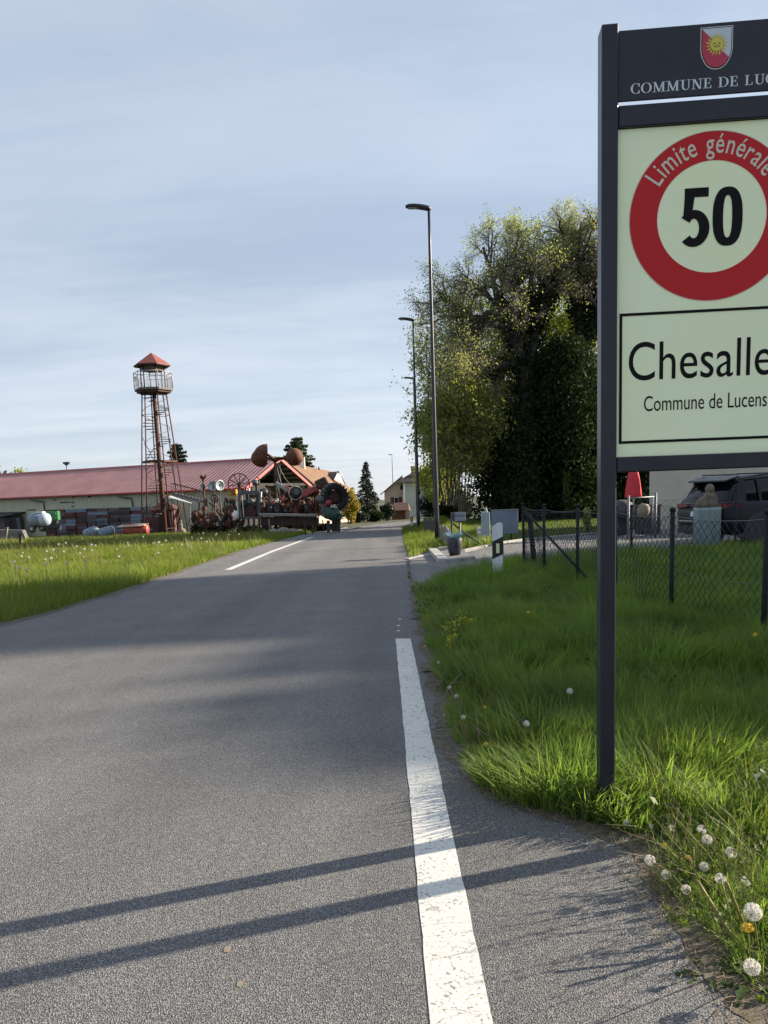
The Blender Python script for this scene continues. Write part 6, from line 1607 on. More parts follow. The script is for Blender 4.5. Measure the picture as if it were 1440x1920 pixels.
JB = [(522, 958, .25, .55, 'small upright rusty engine block by the mast', M_RUST2), (537, 957, .5, .4, 'low dark engine block on the wagon', M_IRON), (553, 956, .18, .5, 'red and white painted pump on the wagon edge', M_CRED), (562, 958, .4, .35, 'grey gearbox on the wagon', M_STEEL), (493, 951, .3, .8, 'tall dark pump at the left end of the wagon', M_RUST2), (582, 957, .5, .45, 'dark casting under the large cogwheel', M_IRON), (516, 940, .4, .5, 'hanging grey casing left of the mast', M_STEEL), (497, 922, .6, .5, 'dark rusty drum behind the wagon', M_RUST2), (480, 905, .5, .4, 'dark bundle of chains beside the big wheel', M_IRON)]
for i, (px, py, w, h, l, m_) in enumerate(JB):
    Yd = 51.0+.3*(i % 4); c = P(px, py, Yd); t = thing('machine_part', l, 'machine part', (c.x, c.y, c.z-h/2), None)
    MB().box(c, (w, .4, h*.8), Euler((0, 0, jr.uniform(-.5, .5))).to_matrix(), .04).build('block', m_, t)
    MB().lathe(c+Vector((0, -.22, 0)), [(w*.38, 0), (w*.38, .08), (w*.15, .10), (w*.1, .16)], 12, axis=(0, -1, 0)).build('flange', M_STEEL, t)
    MB().tube([c+Vector((w*.3, 0, h*.3)), c+Vector((w*.45, 0, h*.7)), c+Vector((w*.1, 0, h*.85))], .04, 6).build('pipe', M_RUST, t)
    MB().bar(c-Vector((0, 0, h*.41)), Vector((c.x, c.y, min(c.z-h*.5, P(px, 966, Yd).z))), .12).build('support', M_IRON, t)
# the mass of small scrap welded together on the wagon, and the heaps left of it
hp1 = thing('scrap_heap', 'dark heap of old iron around the foot of the rusty flower', 'scrap heap', foot(378, 52.4)); hp2 = thing('scrap_heap', 'dark heap of old iron between the gangway stair and the grey steel frame', 'scrap heap', foot(432, 52.0))
sr_ = random.Random(21); smesh = {}
for k in range(190):
    own = bn if k < 120 else (hp1 if k < 155 else hp2)
    px = sr_.uniform(490, 606) if own is bn else (sr_.gauss(378, 9) if own is hp1 else sr_.gauss(431, 9)); py = 962-abs(sr_.gauss(0, 1))*15*(1-.35*abs(px-547)/57) if own is bn else 986-abs(sr_.gauss(0, 1))*15; Yd = sr_.uniform(50.6, 52.2); c = P(px, py, Yd); ty = sr_.choice(('rod', 'rod', 'cog', 'plate', 'drum')); m_ = sr_.choice((M_RUST, M_RUST, M_RUSTD, M_RUST2, M_IRON, M_STEEL if k % 3 == 0 else M_RUST2, M_RED if k % 4 == 0 else M_RUST2))
    key = (ty, m_.name)
    if key not in smesh:
        mb = MB()
        if ty == 'rod': mb.tube([(0, 0, -.45), (.04, 0, 0), (0, 0, .45)], .035, 6)
        elif ty == 'cog':
            mb.lathe((0, 0, 0), [(.05, -.05), (.24, -.05), (.24, .05), (.05, .05)], 14, axis=(0, 1, 0))
            for q in range(10): mb.box((.26*math.cos(q*.628), 0, .26*math.sin(q*.628)), (.06, .08, .06))
        elif ty == 'plate': mb.prism([(-.2, 0, -.15), (.22, 0, -.2), (.15, 0, .22), (-.1, 0, .2)], (0, .04, 0))
        else: mb.lathe((0, 0, -.18), [(.08, 0), (.15, .03), (.15, .3), (.08, .36)], 12)
        o = mb.build('scrap_'+ty, m_); smesh[key] = o.data; bpy.data.objects.remove(o)
    o = link_mesh('scrap_'+ty, smesh[key], own, None, c-wloc(own)); o.rotation_euler = (sr_.uniform(-.5, .5), sr_.uniform(-.9, .9), sr_.uniform(0, 6)); q = sr_.uniform(.7, 1.35); o.scale = (q, q, q)
# green tarpaulin heap, red ball, white pieces at the right end
gq = foot(624, 48.5); gt2 = P(624, 965, 48.5)
tp_ = thing('tarpaulin_heap', 'dark green striped tarpaulin over a heap at the road end of the wagon', 'tarpaulin', gq)
MB().ell(gt2, (.62, .5, .42), 16, 9, Euler((0, .25, 0)).to_matrix(), lambda u: 1+.10*math.sin(7*u.x+2*u.y)+.08*math.sin(9*u.z)).build('cover', mat('tarp_green', (.015,.045,.035), .6, col2=(.02,.08,.055), scale=4), tp_)
MB().bar(gt2-Vector((.3, 0, .35)), gq+Vector((-.3, 0, 0)), .2).build('support', M_IRON, tp_)
MB().bar(gt2+Vector((.35, 0, -.3)), gq+Vector((.35, 0, 0)), .2).build('support', M_IRON, tp_)
MB().box(P(607, 958, 48.2), (.35, .05, .42), Euler((0, .5, .2)).to_matrix(), .01).build('grey_flap', M_STEEL, tp_)
MB().box(P(626, 951, 48.3), (.42, .3, .14), Euler((0, .2, .2)).to_matrix(), .05).build('pale_flap', mat('pale_flap', (.4,.42,.42), .6), tp_)
for k, px in enumerate((632, 636, 640)): MB().bar(P(px-3, 956, 48.2), P(px+1, 972, 48.2), .06, .02).build('stripe', mat('stripe_green', (.05,.25,.14), .6) if k != 1 else M_ORN, tp_)
rb = P(616, 943, 48.6); ob = MB().ell(rb, (.19, .19, .19), 16, 10).build('red_ball', mat('ball_red', (.34,.02,.04), .35), origin=rb-Vector((0, 0, .19))); tag(ob, 'shiny red ball in front of the big tractor tyre', 'ball')
bg_ = P(600, 938, 49); ob = MB().lathe(bg_, [(.26, 0), (.24, .12), (.14, .22), (.02, .26)], 16, axis=(.4, -.6, .8)).build('grey_dome', M_STEEL, origin=bg_); tag(ob, 'small grey metal dome left of the tractor tyre', 'sculpture')
ob = MB().box(P(595, 927, 53.5), (.42, .3, .62), None, .04).build('timber_block', mat('timber_orange', (.42,.22,.10), .7, col2=(.5,.3,.16), scale=4), origin=foot(595, 53.5)); tag(ob, 'sunlit orange timber block behind the red crane arm', 'timber')
for i, (px, py, r) in enumerate(((515, 987, .45), (530, 990, .5), (548, 988, .42), (560, 990, .36), (600, 974, .15), (480, 972, .14))):
    q = base(px, 49.5); ob = rock(q, r, ('pale boulder under the left half of the wagon', 'widest pale boulder under the wagon', 'pale boulder under the middle of the wagon', 'small boulder under the right half of the wagon', 'little white stone under the right end of the wagon', 'little white stone under the grey steel frame')[i], 'boulders under the wagon', .6, 30+i)
# wire fence with thin posts along the yard
for i, (px, py, h) in enumerate(((477, 1003, .9), (506, 1005, 1.0), (573, 1004, .85), (586, 1002, .85), (606, 997, .8))):
    q = G(px, py); ob = MB().bar(q-Vector((0, 0, .2)), q+Vector((0, 0, h)), .07).build('fence_stake', M_STAKE if i == 1 else M_BLACK, origin=q)
    tag(ob, ('thin short stake in the grass left of the wagon', 'pale wooden stake in front of the wagon', 'dark stake at the road edge, left of two close together', 'dark stake at the road edge, right of two close together', 'dark stake at the road edge nearest the tractor tyre')[i], 'stake', 'fence stakes along the sculpture yard')

# ================================================================== houses beyond
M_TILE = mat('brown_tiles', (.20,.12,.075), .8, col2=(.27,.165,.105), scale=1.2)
M_TILED = mat('dark_and_shaded_tiles', (.045,.04,.04), .8, col2=(.08,.07,.066), scale=2)  # dark roofs, also the painted shade on one brown roof face
M_WBEI = mat('beige_render', (.42,.34,.26), .9, col2=(.48,.40,.31), scale=1)
M_WGRN = mat('pale_green_render', (.40,.45,.38), .9, col2=(.46,.50,.43), scale=1)
h2 = thing('brown_roof_house', 'house with large brown tiled hipped roof and dormer right of the barn', 'house', base(600, 84))
K = P(590, 909, 78); A = P(541, 868, 86); Bq = P(622, 884, 100); E = P(668, 927, 98); Lq = P(500, 911, 84)
def tilecourses(p0, p1, q0, q1, n, m, parent, name='roof'):
    """roof face as overlapping courses: p0-p1 at the eave, q0-q1 at the ridge"""
    mb = MB(); nrm = (p1-p0).cross(q0-p0).normalized(); nrm = nrm if nrm.z > 0 else -nrm
    for i in range(n):
        a, b = i/n, (i+1)/n
        mb.quad(p0.lerp(q0, a)+nrm*.06, p1.lerp(q1, a)+nrm*.06, p1.lerp(q1, b)+nrm*.012, p0.lerp(q0, b)+nrm*.012)
        mb.quad(p0.lerp(q0, a)+nrm*.06, p1.lerp(q1, a)+nrm*.06, p1.lerp(q1, a), p0.lerp(q0, a))
    return mb.build(name, m, parent)
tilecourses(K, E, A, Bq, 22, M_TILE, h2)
tilecourses(Lq, K, A+Vector((-.05, 0, 0)), A, 20, M_TILED, h2)  # face turned from the sun: its shade is put into the tile colour
E2 = E+Vector((-4, 9, 0)); L2 = Lq+Vector((2, 12, 0))
MB().add([A, Bq, E2, L2], [(0, 1, 2, 3)]).add([E, Bq, E2], [(0, 1, 2)]).add([Lq, A, L2], [(0, 1, 2)]).build('roof', M_TILE, h2)
ins = lambda p, c, k=.12: p.lerp(c, k)
ctr = (K+E+Lq+E2)/4; wb = [ins(K, ctr), ins(E, ctr), ins(E2, ctr), ins(Lq, ctr)]
gnd = -2.6
MB().prism([Vector((p.x, p.y, gnd)) for p in wb], (0, 0, min(p.z for p in wb)-gnd-.05)).build('wall', M_WBEI, h2)
MB().bar(K+Vector((0, 0, -.08)), E+Vector((0, 0, -.08)), .16, .2).build('gutter', M_BLACK, h2)
for k, px in enumerate((605, 622, 640)):
    d = wb[1]-wb[0]; q = wb[0]+d*(.2+.28*k); nv = Vector((d.y, -d.x, 0)).normalized(); wz = min(p.z for p in wb)-1.0
    wf = MB().box(q+nv*.03-Vector((0, 0, q.z-wz)), (1.1, .08, 1.2), Matrix((d.normalized(), -nv, Vector((0, 0, 1)))).transposed()).build('window', M_ORN, h2); MB().box(q+nv*.06-Vector((0, 0, q.z-wz)), (.9, .06, 1.0), Matrix((d.normalized(), -nv, Vector((0, 0, 1)))).transposed()).build('pane', M_GLS, wf)
# dormer gable with pale verge
dA, dB, dC, dD = P(606, 886, 99), P(634, 884, 97), P(629, 900, 94), P(645, 911, 94)
MB().prism([P(606, 886, 99), P(634, 884, 95), P(627, 899, 93), P(606, 893, 96)], (0, .3, .02)).build('dormer_roof', mat('dormer_tiles', (.085,.05,.042), .8, col2=(.12,.07,.06), scale=2), h2)
MB().prism([P(634, 884, 95), P(627, 899, 93), P(645, 908, 93)], (0, .4, 0)).build('dormer_wall', M_ORN, h2)
MB().bar(P(634, 883.5, 94.8), P(647, 907, 94.8), .3, .25).build('dormer_verge', M_ORN, h2)
MB().bar(P(634, 883.5, 94.8), P(626, 899, 94.8), .3, .25).build('dormer_verge', M_ORN, h2)
MB().box(P(567.5, 871, 88), (.5, .5, 1.6)).build('chimney', M_ORN, h2)
MB().tube([P(598, 876, 92), P(598, 881, 92)], .1, 6).build('vent_pipe', M_IRON, h2)
# beige and pale green house at the end of the road
YH = 118.0; h3 = thing('gabled_house', 'beige and pale green house with dark roof at the end of the road', 'house', base(765, YH))
gw = lambda p: Vector((p.x, p.y, -2.9))
w0, w1 = P(721, 940, YH+2), P(757, 905, YH)
pts = [P(721, 935, YH), P(757, 905.5, YH), P(754, 897, YH), P(745, 902, YH)]
gl, gr_ = P(720, 930, YH), P(757, 905, YH)
MB().prism([Vector((gl.x, YH, -2.9)), Vector((gr_.x, YH, -2.9)), P(757, 897, YH), P(754, 893.5, YH), P(721, 922, YH)], (0, 5, 0)).build('wall', M_WBEI, h3)
MB().prism([P(713, 929, YH-.5), P(755, 893, YH-.5), P(755, 890.5, YH-.5), P(713, 926.5, YH-.5)], (0, 6, 0)).build('roof', M_TILED, h3)
MB().prism([Vector((P(757.5, 950, YH-1).x, YH-1, -2.9)), Vector((P(822, 950, YH-1).x, YH-1, -2.9)), P(822, 903, YH-1), P(757.5, 905, YH-1)], (0, 9, 0)).build('wall', M_WGRN, h3)
MB().bar(P(757.7, 905, YH-1.1), Vector((P(757.7, 950, YH-1.1).x, YH-1.1, -2.9)), .35, .25).build('corner_strip', M_ORN, h3)
e0, e1, r0_, r1_ = P(742, 905.5, YH-1.8), P(832, 901, YH-1.8), P(772, 886.5, YH+3), P(812, 884, YH+3)
tilecourses(e0, e1, r0_, r1_, 14, M_TILED, h3)
MB().add([e0, r0_, e0+Vector((2, 10, 0))], [(0, 1, 2)]).add([e1, r1_, e1+Vector((-2, 10, 0))], [(0, 1, 2)]).add([r0_, r1_, e1+Vector((-2, 10, 0)), e0+Vector((2, 10, 0))], [(0, 1, 2, 3)]).build('roof', M_TILED, h3)
MB().add([e0, e1, e1+Vector((-2, 10, 0)), e0+Vector((2, 10, 0))], [(0, 1, 2, 3)]).build('soffit', M_BLACK, h3)
ch = MB().box(P(775, 884, YH+1), (.7, .7, 1.6)).build('chimney', mat('chimney_brick', (.20,.15,.12), .9), h3); MB().box(P(775, 876, YH+1), (.9, .9, .15)).build('chimney_cap', M_CONC, ch)
def win(px, py, w, h, Yd, shut=False):
    wf = MB().box(P(px, py, Yd), (w, .12, h)).build('window', M_ORN, h3); MB().box(P(px, py, Yd-.07), (w*.82, .06, h*.84)).build('pane', M_GLS, wf)
    if shut:
        for s in (-1, 1): MB().box(P(px, py, Yd-.06)+Vector((s*(w*.5+.28), 0, 0)), (.5, .08, h)).build('shutter', M_RUST2, h3)
win(753, 914, .55, .9, YH-.05); win(743, 938, .6, .95, YH-.05, True); win(729, 938, .5, .8, YH-.05, True) if False else None
win(785, 922, .7, 1.1, YH-1.05); win(785, 942, .7, 1.1, YH-1.05)
# banner with a ring on it, on the green wall
bn2 = P(796, 942, YH-1.6); bann = thing('banner', 'blue-grey banner with a pale ring hanging on the pale green house', 'banner', bn2-Vector((0, 0, 1.2)))
MB().box(bn2, (1.15, .04, 2.1)).build('cloth', mat('banner_blue', (.12,.17,.25), .7), bann)
MB().lathe(bn2+Vector((0, -.03, .1)), [(.24, 0), (.36, 0), (.36, .01), (.24, .01), (.24, 0)], 24, axis=(0, -1, 0), cap=False).build('ring_emblem', M_SWHT, bann)
# small timber hut with open front and the far verge
YW = 98; wh = thing('timber_hut', 'small brown timber hut with tiled roof at the road bend', 'hut', base(752, YW))
zz = base(752, YW).z
x0, x1, xm = P(735, 960, YW).x, P(770, 960, YW).x, P(763, 960, YW).x; ze_ = P(752, 956, YW).z; za_ = P(752, 943.5, YW).z
M_TIMB = mat('hut_timber', (.075,.038,.022), .85, col2=(.12,.06,.035), scale=4)
MB().prism([(x0, YW, zz-.2), (xm, YW, zz-.2), (xm, YW+2.6, zz-.2), (x0, YW+2.6, zz-.2)], (0, 0, ze_-zz+.2)).build('wall', M_TIMB, wh)
MB().prism([(x0-.2, YW-.4, ze_-.1), (xm+.15, YW-.4, ze_-.1), (xm+.1, YW+1.3, za_), (x0+.5, YW+1.3, za_)], (0, .02, .08)).build('roof', mat('hut_tiles', (.09,.045,.032), .8, col2=(.13,.07,.05), scale=5), wh)
MB().prism([(xm+.1, YW+1.3, za_), (xm+.15, YW-.4, ze_-.1), (xm+.5, YW+3, ze_-.1)], (.12, 0, 0)).build('gable', M_TIMB, wh)
MB().prism([(x0+.5, YW+1.3, za_), (xm+.1, YW+1.3, za_), (xm+.15, YW+3.1, ze_-.1), (x0-.2, YW+3.1, ze_-.1)], (0, .02, .08)).build('roof', MATS['hut_tiles'], wh)
MB().box(P(764, 966, YW-.2), (.5, .2, 1.1)).build('door', mat('hut_door', (.30,.20,.13), .8), wh)

# ================================================================== grass, weeds, dandelions
M_GR1 = leafmat('verge_grass', [(.102,.156,.046), (.151,.220,.056), (.211,.284,.067), (.320,.346,.115)], trans=.55, clump=1.6, spec=.15, rough=.6, tint=(1.08, 1.22, .62))
M_GR2 = leafmat('meadow_grass', [(.108,.149,.032), (.157,.205,.043), (.216,.254,.063), (.324,.324,.108)], trans=.55, clump=.7, spec=.15, tint=(1.12, 1.2, .6))
M_GR3 = leafmat('lawn_grass', [(.078,.126,.017), (.120,.180,.024), (.168,.228,.036)], trans=.5, clump=.9)
M_DRY = leafmat('dry_straw', [(.16,.12,.07), (.26,.20,.12), (.34,.28,.18)], trans=.2, tint=(1, 1, .9))
M_SEEDH = leafmat('grass_seed_head', [(.12,.14,.05), (.20,.19,.08), (.26,.22,.12)], trans=.4)
def redge(y): return np.interp(y, RE[:, 1], RE[:, 0])
def ledge(y): return np.interp(y, LE[:len(yl), 1], LE[:len(yl), 0])
def sample(n, xa, xb, ya, yb, seed, yp=1.0):
    r = np.random.default_rng(seed); y = ya+(yb-ya)*r.random(n)**yp; return np.stack([xa+(xb-xa)*r.random(n), y], 1), r
def field(name, pts, h, w, lean, seed, m, segs=3, dirs=None, z0=0.0):
    p3 = np.stack([pts[:, 0], pts[:, 1], gz(pts[:, 0], pts[:, 1])+z0], 1)
    o = blades(p3, h, w, lean, seed, m, name, segs=segs, dirs=dirs, kind='stuff'); return o
def clumpdir(x, y, s, seed, r): return (vnoise(x, y, s, seed)*4-2)*np.pi+r.normal(size=len(x))*.9
def verge(name, ya, yb, dens, wd, hmax, seed, xmax, segs=3):
    A_ = (yb-ya)*(xmax-.2); n = int(dens*A_); p, r = sample(n, .2, xmax, ya, yb, seed)
    e = redge(p[:, 1]); k = p[:, 0]-e
    keep = (p[:, 0] < .54*p[:, 1]+1.0) & (k > .01+.07*vnoise(p[:, 0], p[:, 1], 7, seed)) & ~inpoly(p, DRIVEPOLY)
    # tufts: denser and taller in clumps
    c = vnoise(p[:, 0], p[:, 1], 2.6, seed+1)*.6+vnoise(p[:, 0], p[:, 1], 7.5, seed+2)*.4
    keep &= r.random(n) < .35+1.1*c
    p = p[keep]; k = k[keep]; c = c[keep]; x, y = p[:, 0], p[:, 1]
    h = hmax*(.32+.95*c)*(.65+.6*r.random(len(p)))*(.42+.58*np.clip(k/.55, 0, 1))
    cr = np.clip((x-.75)*1.5, 0, 1)*np.clip((3.3-y)/.5, 0, 1); h = h*(1-.45*cr)
    d = clumpdir(x, y, 1.3, seed+3, r); ed = k < .35; d = np.where(ed & (r.random(len(p)) < .65), np.pi+r.normal(size=len(p))*.9, d)
    return field(name, p, h, wd*(.7+.6*r.random(len(p))), .55, seed+4, m=M_GR1, segs=segs, dirs=d), p
verge('verge_grass', 1.2, 5.2, 6500, .0052, .27, 101, 3.6)
verge('verge_grass', 5.2, 9.0, 3600, .0068, .34, 102, 6.2)
verge('verge_grass', 9.0, 17.0, 1500, .0095, .36, 103, 10.0)
# specially tall tufts: at the sign post, by the marker post
def tuft(cx, cy, rad, n, hmin, hmax, wd, seed, lean=.6):
    r = np.random.default_rng(seed); a = r.random(n)*6.28; q = rad*np.sqrt(r.random(n)); p = np.stack([cx+q*np.cos(a), cy+q*np.sin(a)], 1)
    k = p[:, 0] > redge(p[:, 1])-.01; p = p[k]; a = a[k]
    return p, hmin+(hmax-hmin)*r.random(len(p)), a+r.normal(size=len(p))*.5
T_ = [tuft(*gp((1105,1540))[0], .10, 230, .12, .27, 0, 21), tuft(*gp((1145,1548))[0], .09, 200, .10, .24, 0, 22), tuft(*gp((1180,1560))[0], .09, 160, .08, .2, 0, 23), tuft(*gp((1030,1520))[0], .14, 300, .14, .32, 0, 24), tuft(*gp((940,1480))[0], .12, 240, .10, .24, 0, 25), tuft(*gp((1085,1500))[0], .14, 280, .16, .34, 0, 26), tuft(*gp((1055,1500))[0], .22, 420, .14, .34, 0, 1), tuft(*gp((985,1495))[0], .18, 300, .12, .27, 0, 2), tuft(*gp((1150,1520))[0], .16, 260, .12, .28, 0, 3),
      tuft(*gp((905,1105))[0], .42, 380, .25, .62, 0, 4), tuft(*gp((860,1120))[0], .4, 300, .2, .42, 0, 5), tuft(*gp((970,1105))[0], .5, 320, .2, .45, 0, 6), tuft(*gp((1230,1260))[0], .4, 420, .2, .5, 0, 7),
      tuft(*gp((1330,1430))[0], .3, 350, .15, .33, 0, 8), tuft(*gp((1120,1180))[0], .4, 300, .2, .45, 0, 9), tuft(*gp((950,1290))[0], .35, 350, .2, .4, 0, 10), tuft(*gp((1010,1400))[0], .28, 380, .15, .33, 0, 12), tuft(*gp((1250,1480))[0], .28, 360, .15, .32, 0, 13)]
P_ = np.concatenate([t[0] for t in T_]); field('grass_tufts', P_, np.concatenate([t[1] for t in T_]), .0062+.0006*P_[:, 1], .6, 120, M_GR1, 4, np.concatenate([t[2] for t in T_]))
# dead blades and low broad-leaved weeds mixed into the verge
p, r = sample(9000, .2, 8, 1.4, 15, 133, 1.3); ok = (p[:, 0] > redge(p[:, 1])+.03) & (p[:, 0] < .54*p[:, 1]+1) & ~inpoly(p, DRIVEPOLY) & (vnoise(p[:, 0], p[:, 1], 1.7, 9) > .42); p = p[ok]
field('dead_grass', p, .10+.22*r.random(len(p)), .0045+.0005*p[:, 1], .9, 134, M_DRY, 3)
M_WEED = leafmat('broad_weed_leaf', [(.035,.065,.020), (.06,.10,.028), (.09,.135,.035)], trans=.4)
cw, r = sample(240, .3, 7, 1.6, 13, 135, 1.2); ok = (cw[:, 0] > redge(cw[:, 1])+.06) & (cw[:, 0] < .54*cw[:, 1]+1) & ~inpoly(cw, DRIVEPOLY); cw = cw[ok]
wp = np.repeat(cw, 34, 0)+r.normal(size=(len(cw)*34, 2))*.10; wp = wp[wp[:, 0] > redge(wp[:, 1])]; wz = gz(wp[:, 0], wp[:, 1])+.03+.15*r.random(len(wp))
cards(np.stack([wp[:, 0], wp[:, 1], wz], 1), .045, 136, M_WEED, 'broad_leaf_weeds', None, aspect=1.5, kind='stuff')
# straw and dead leaves at the asphalt edge
p, r = sample(1500, -.13, .16, 1.6, 9.0, 130, 1.6); p[:, 0] += redge(p[:, 1]); 
keep = r.random(len(p)) < np.where(p[:, 1] < 3.9, 1, .25); p = p[keep]
field('dry_straw', p, .02+.03*r.random(len(p)), .004, 3.0, 131, M_DRY, 2, z0=.034)
# grass on the right beyond the driveway: verge with the lamp, then the lawn
p, r = sample(30000, 0, 4.2, 16.5, 50, 140); e = redge(p[:, 1]); ok = (p[:, 0] > e+.05) & (p[:, 0] < e+2.6) & ~inpoly(p, DRIVEPOLY); p = p[ok]
kk_ = np.array([q[:2] for q in (gp((811,1034))[0], gp((832,1060))[0], gp((900,1056))[0], gp((905,1026))[0])]); p = p[~inpoly(p, kk_)]
c = vnoise(p[:, 0], p[:, 1], 1.5, 141); field('verge_grass', p, (.16+.26*c)*(.7+.5*r.random(len(p)))*np.clip((p[:, 0]-redge(p[:, 1]))/.5+.4, .4, 1), .016, .5, 142, M_GR2, 2)
p, r = sample(70000, 1.5, 24, 19, 47, 150); ok = (p[:, 0] > redge(p[:, 1])+2.2) & (p[:, 0] < .52*p[:, 1]+1.5) & ~inpoly(p, DRIVEPOLY); p = p[ok]
hA2 = np.array([[hA.x-.3, hA.y-.2], [hA.x+9, hA.y-3.6], [hA.x+12, hA.y+3], [hA.x+2, hA.y+6]]); p = p[~inpoly(p, hA2)]
field('lawn_grass', p, .05+.07*r.random(len(p)), .017, .6, 151, M_GR3, 2)
# meadow on the left
def meadow(ya, yb, n, wd, h0, h1, seed):
    p, r = sample(n, -36, -1, ya, yb, seed); e = ledge(p[:, 1]); k = e-p[:, 0]
    ok = (k > .03+.12*vnoise(p[:, 0], p[:, 1], 3, seed)) & (p[:, 0] > -.56*p[:, 1]-2.0); p = p[ok]; k = k[ok]
    c = vnoise(p[:, 0], p[:, 1], .9, seed+1)*.6+vnoise(p[:, 0], p[:, 1], 3.1, seed+2)*.4
    h = (h0+(h1-h0)*c)*(.65+.6*r.random(len(p)))*(.62+.38*np.clip(k/.3, 0, 1))
    d = clumpdir(p[:, 0], p[:, 1], .6, seed+4, r); d = np.where((k < .3) & (r.random(len(p)) < .6), r.normal(size=len(p))*.8, d)
    field('meadow_grass', p, h, wd*(.7+.6*r.random(len(p))), .5, seed+3, M_GR2, 2, d); return p
meadow(6.5, 12, 90000, .0085, .16, .42, 160)
meadow(12, 20, 130000, .012, .16, .40, 161)
meadow(20, 34, 150000, .018, .14, .34, 162)
pm = meadow(34, 58, 150000, .03, .12, .30, 163)
# seed heads standing above the meadow
p, r = sample(5200, -26, -2, 9, 50, 170, .8); ok = (p[:, 0] < ledge(p[:, 1])-.25) & (p[:, 0] > -.56*p[:, 1]-1.5); p = p[ok]
h = .42+.18*r.random(len(p)); field('grass_seed_heads', p, h, .004+.0006*p[:, 1], .35, 171, M_SEEDH, 2)

p, r = sample(420, .2, 3.4, 1.3, 5.5, 172); ok = (p[:, 0] > redge(p[:, 1])+.1) & (p[:, 0] < .6*p[:, 1]+1.0); p = p[ok]
field('grass_seed_heads', p, .28+.22*r.random(len(p)), .0045, .45, 173, M_SEEDH, 3)
# dandelion clocks: a ball of fine parachutes on a hollow stem
M_CLOCK = leafmat('dandelion_down', [(.62,.60,.54), (.74,.72,.67), (.84,.82,.78)], trans=.5, tint=(1, 1, 1))
M_CORE = mat('dandelion_core', (.22,.17,.10), .9)
M_STEMG = leafmat('dandelion_stem', [(.18,.20,.06), (.26,.25,.09), (.22,.16,.09)], trans=.3, tint=(1.1, 1, .7))
M_STEMR = leafmat('dry_stem', [(.20,.12,.08), (.26,.17,.11)], trans=.2, tint=(1, 1, 1))
M_DFLW = mat('dandelion_yellow', (.65,.40,.02), .6, col2=(.72,.50,.03), scale=60)
def clock_mesh(R_, seed, n=260, half=1.0, w=.0009):
    r = np.random.default_rng(seed); u = r.normal(size=(n, 3)); u /= np.linalg.norm(u, axis=1)[:, None]; u = u[u[:, 2] > -.75]
    if half < 1: u = u[(u[:, 0]*.8+u[:, 2]*.6) < half-.3]
    n = len(u); s = np.cross(u, r.normal(size=(n, 3))); s /= np.linalg.norm(s, axis=1)[:, None]; t = np.cross(u, s); V = []; 
    a, b = u*R_*.16, u*R_*.80
    V = [a-s*w*.5, a+s*w*.5, b+s*w*.5, b-s*w*.5]
    # pappus: three crossing slips forming a tiny parachute
    Q = []
    blocks = [np.stack(V, 1)]
    for k in range(3):
        e = s*math.cos(k*math.pi/3)+t*math.sin(k*math.pi/3); g = np.cross(u, e); c = u*R_*.80; l = R_*.30
        blocks.append(np.stack([c-g*w*.9, c+g*w*.9, c+u*R_*.2+e*l+g*w*.9, c+u*R_*.2+e*l-g*w*.9], 1)); blocks.append(np.stack([c-g*w*.9, c+g*w*.9, c+u*R_*.2-e*l+g*w*.9, c+u*R_*.2-e*l-g*w*.9], 1))
    V = np.concatenate(blocks).reshape(-1, 3); Q = np.arange(len(V)).reshape(-1, 4)
    return np_mesh('seed_head', V, Q, None, M_CLOCK)
CLK = [clock_mesh(.019, 1, 125, w=.00055), clock_mesh(.019, 2, 100, w=.00055), clock_mesh(.019, 3, 110, .8, w=.0005), clock_mesh(.019, 4, 45, w=.0006)]
core_me = MB().ell((0, 0, 0), (.0042, .0042, .0036), 8, 6).build('seed_core', M_CORE); CORE = core_me.data; bpy.data.objects.remove(core_me)
def flower_mesh():
    r = random.Random(4); mb = MB()
    for ring_, (rad, z, n) in enumerate(((.019, .0, 22), (.015, .003, 18), (.009, .005, 12))):
        for k in range(n):
            a = 2*math.pi*k/n+r.uniform(-.1, .1)+ring_; c, s = math.cos(a), math.sin(a); w = .0024
            mb.add([(c*.002, s*.002, z-.002), (c*rad*.6-s*w, s*rad*.6+c*w, z+.002), (c*rad, s*rad, z+.001+r.uniform(-.001, .002)), (c*rad*.6+s*w, s*rad*.6-c*w, z+.002)], [(0, 1, 2, 3)])
    mb.lathe((0, 0, -.012), [(.002, 0), (.006, .004), (.007, .010), (.005, .013)], 8)
    o = mb.build('flower_head', M_DFLW); me = o.data; bpy.data.objects.remove(o); return me
FLW = flower_mesh()
def stem_curve(a, b, bow, r):
    m_ = (a+b)/2+bow; return [a*(1-t)**2+m_*2*t*(1-t)+b*t*t for t in np.linspace(0, 1, 7)]
def dandelion(head, foot, label, kind='clock', var=0, size=1.0, group=None, bow=(0, 0, 0), sm=None, name=None, thick=.0024):
    head = Vector(head); foot = Vector(foot); t = thing(name or {'clock': 'dandelion_clock', 'flower': 'dandelion_flower', 'bare': 'dandelion_stalk'}[kind], label, 'dandelion', foot, group)
    MB().tube(stem_curve(foot-Vector((0, 0, .01)), head, Vector(bow), 0), [thick*1.2]*3+[thick]*4, 6).build('stem', sm or M_STEMG, t)
    d = (head-foot).normalized(); q = d.to_track_quat('Z', 'Y').to_euler()
    if kind == 'clock':
        o = link_mesh('seed_head', CLK[var], t, None, head-foot+d*.004); o.rotation_euler = q; o.scale = (size,)*3
        c = link_mesh('seed_core', CORE, o, None); 
    elif kind == 'flower':
        o = link_mesh('flower_head', FLW, t, None, head-foot); o.rotation_euler = q; o.scale = (size,)*3
    else:
        MB().lathe(head-d*.004, [(.0026, 0), (.0042, .004), (.0036, .007), (.001, .009)], 8, axis=d).build('bare_tip', M_CORE, t)
    return t
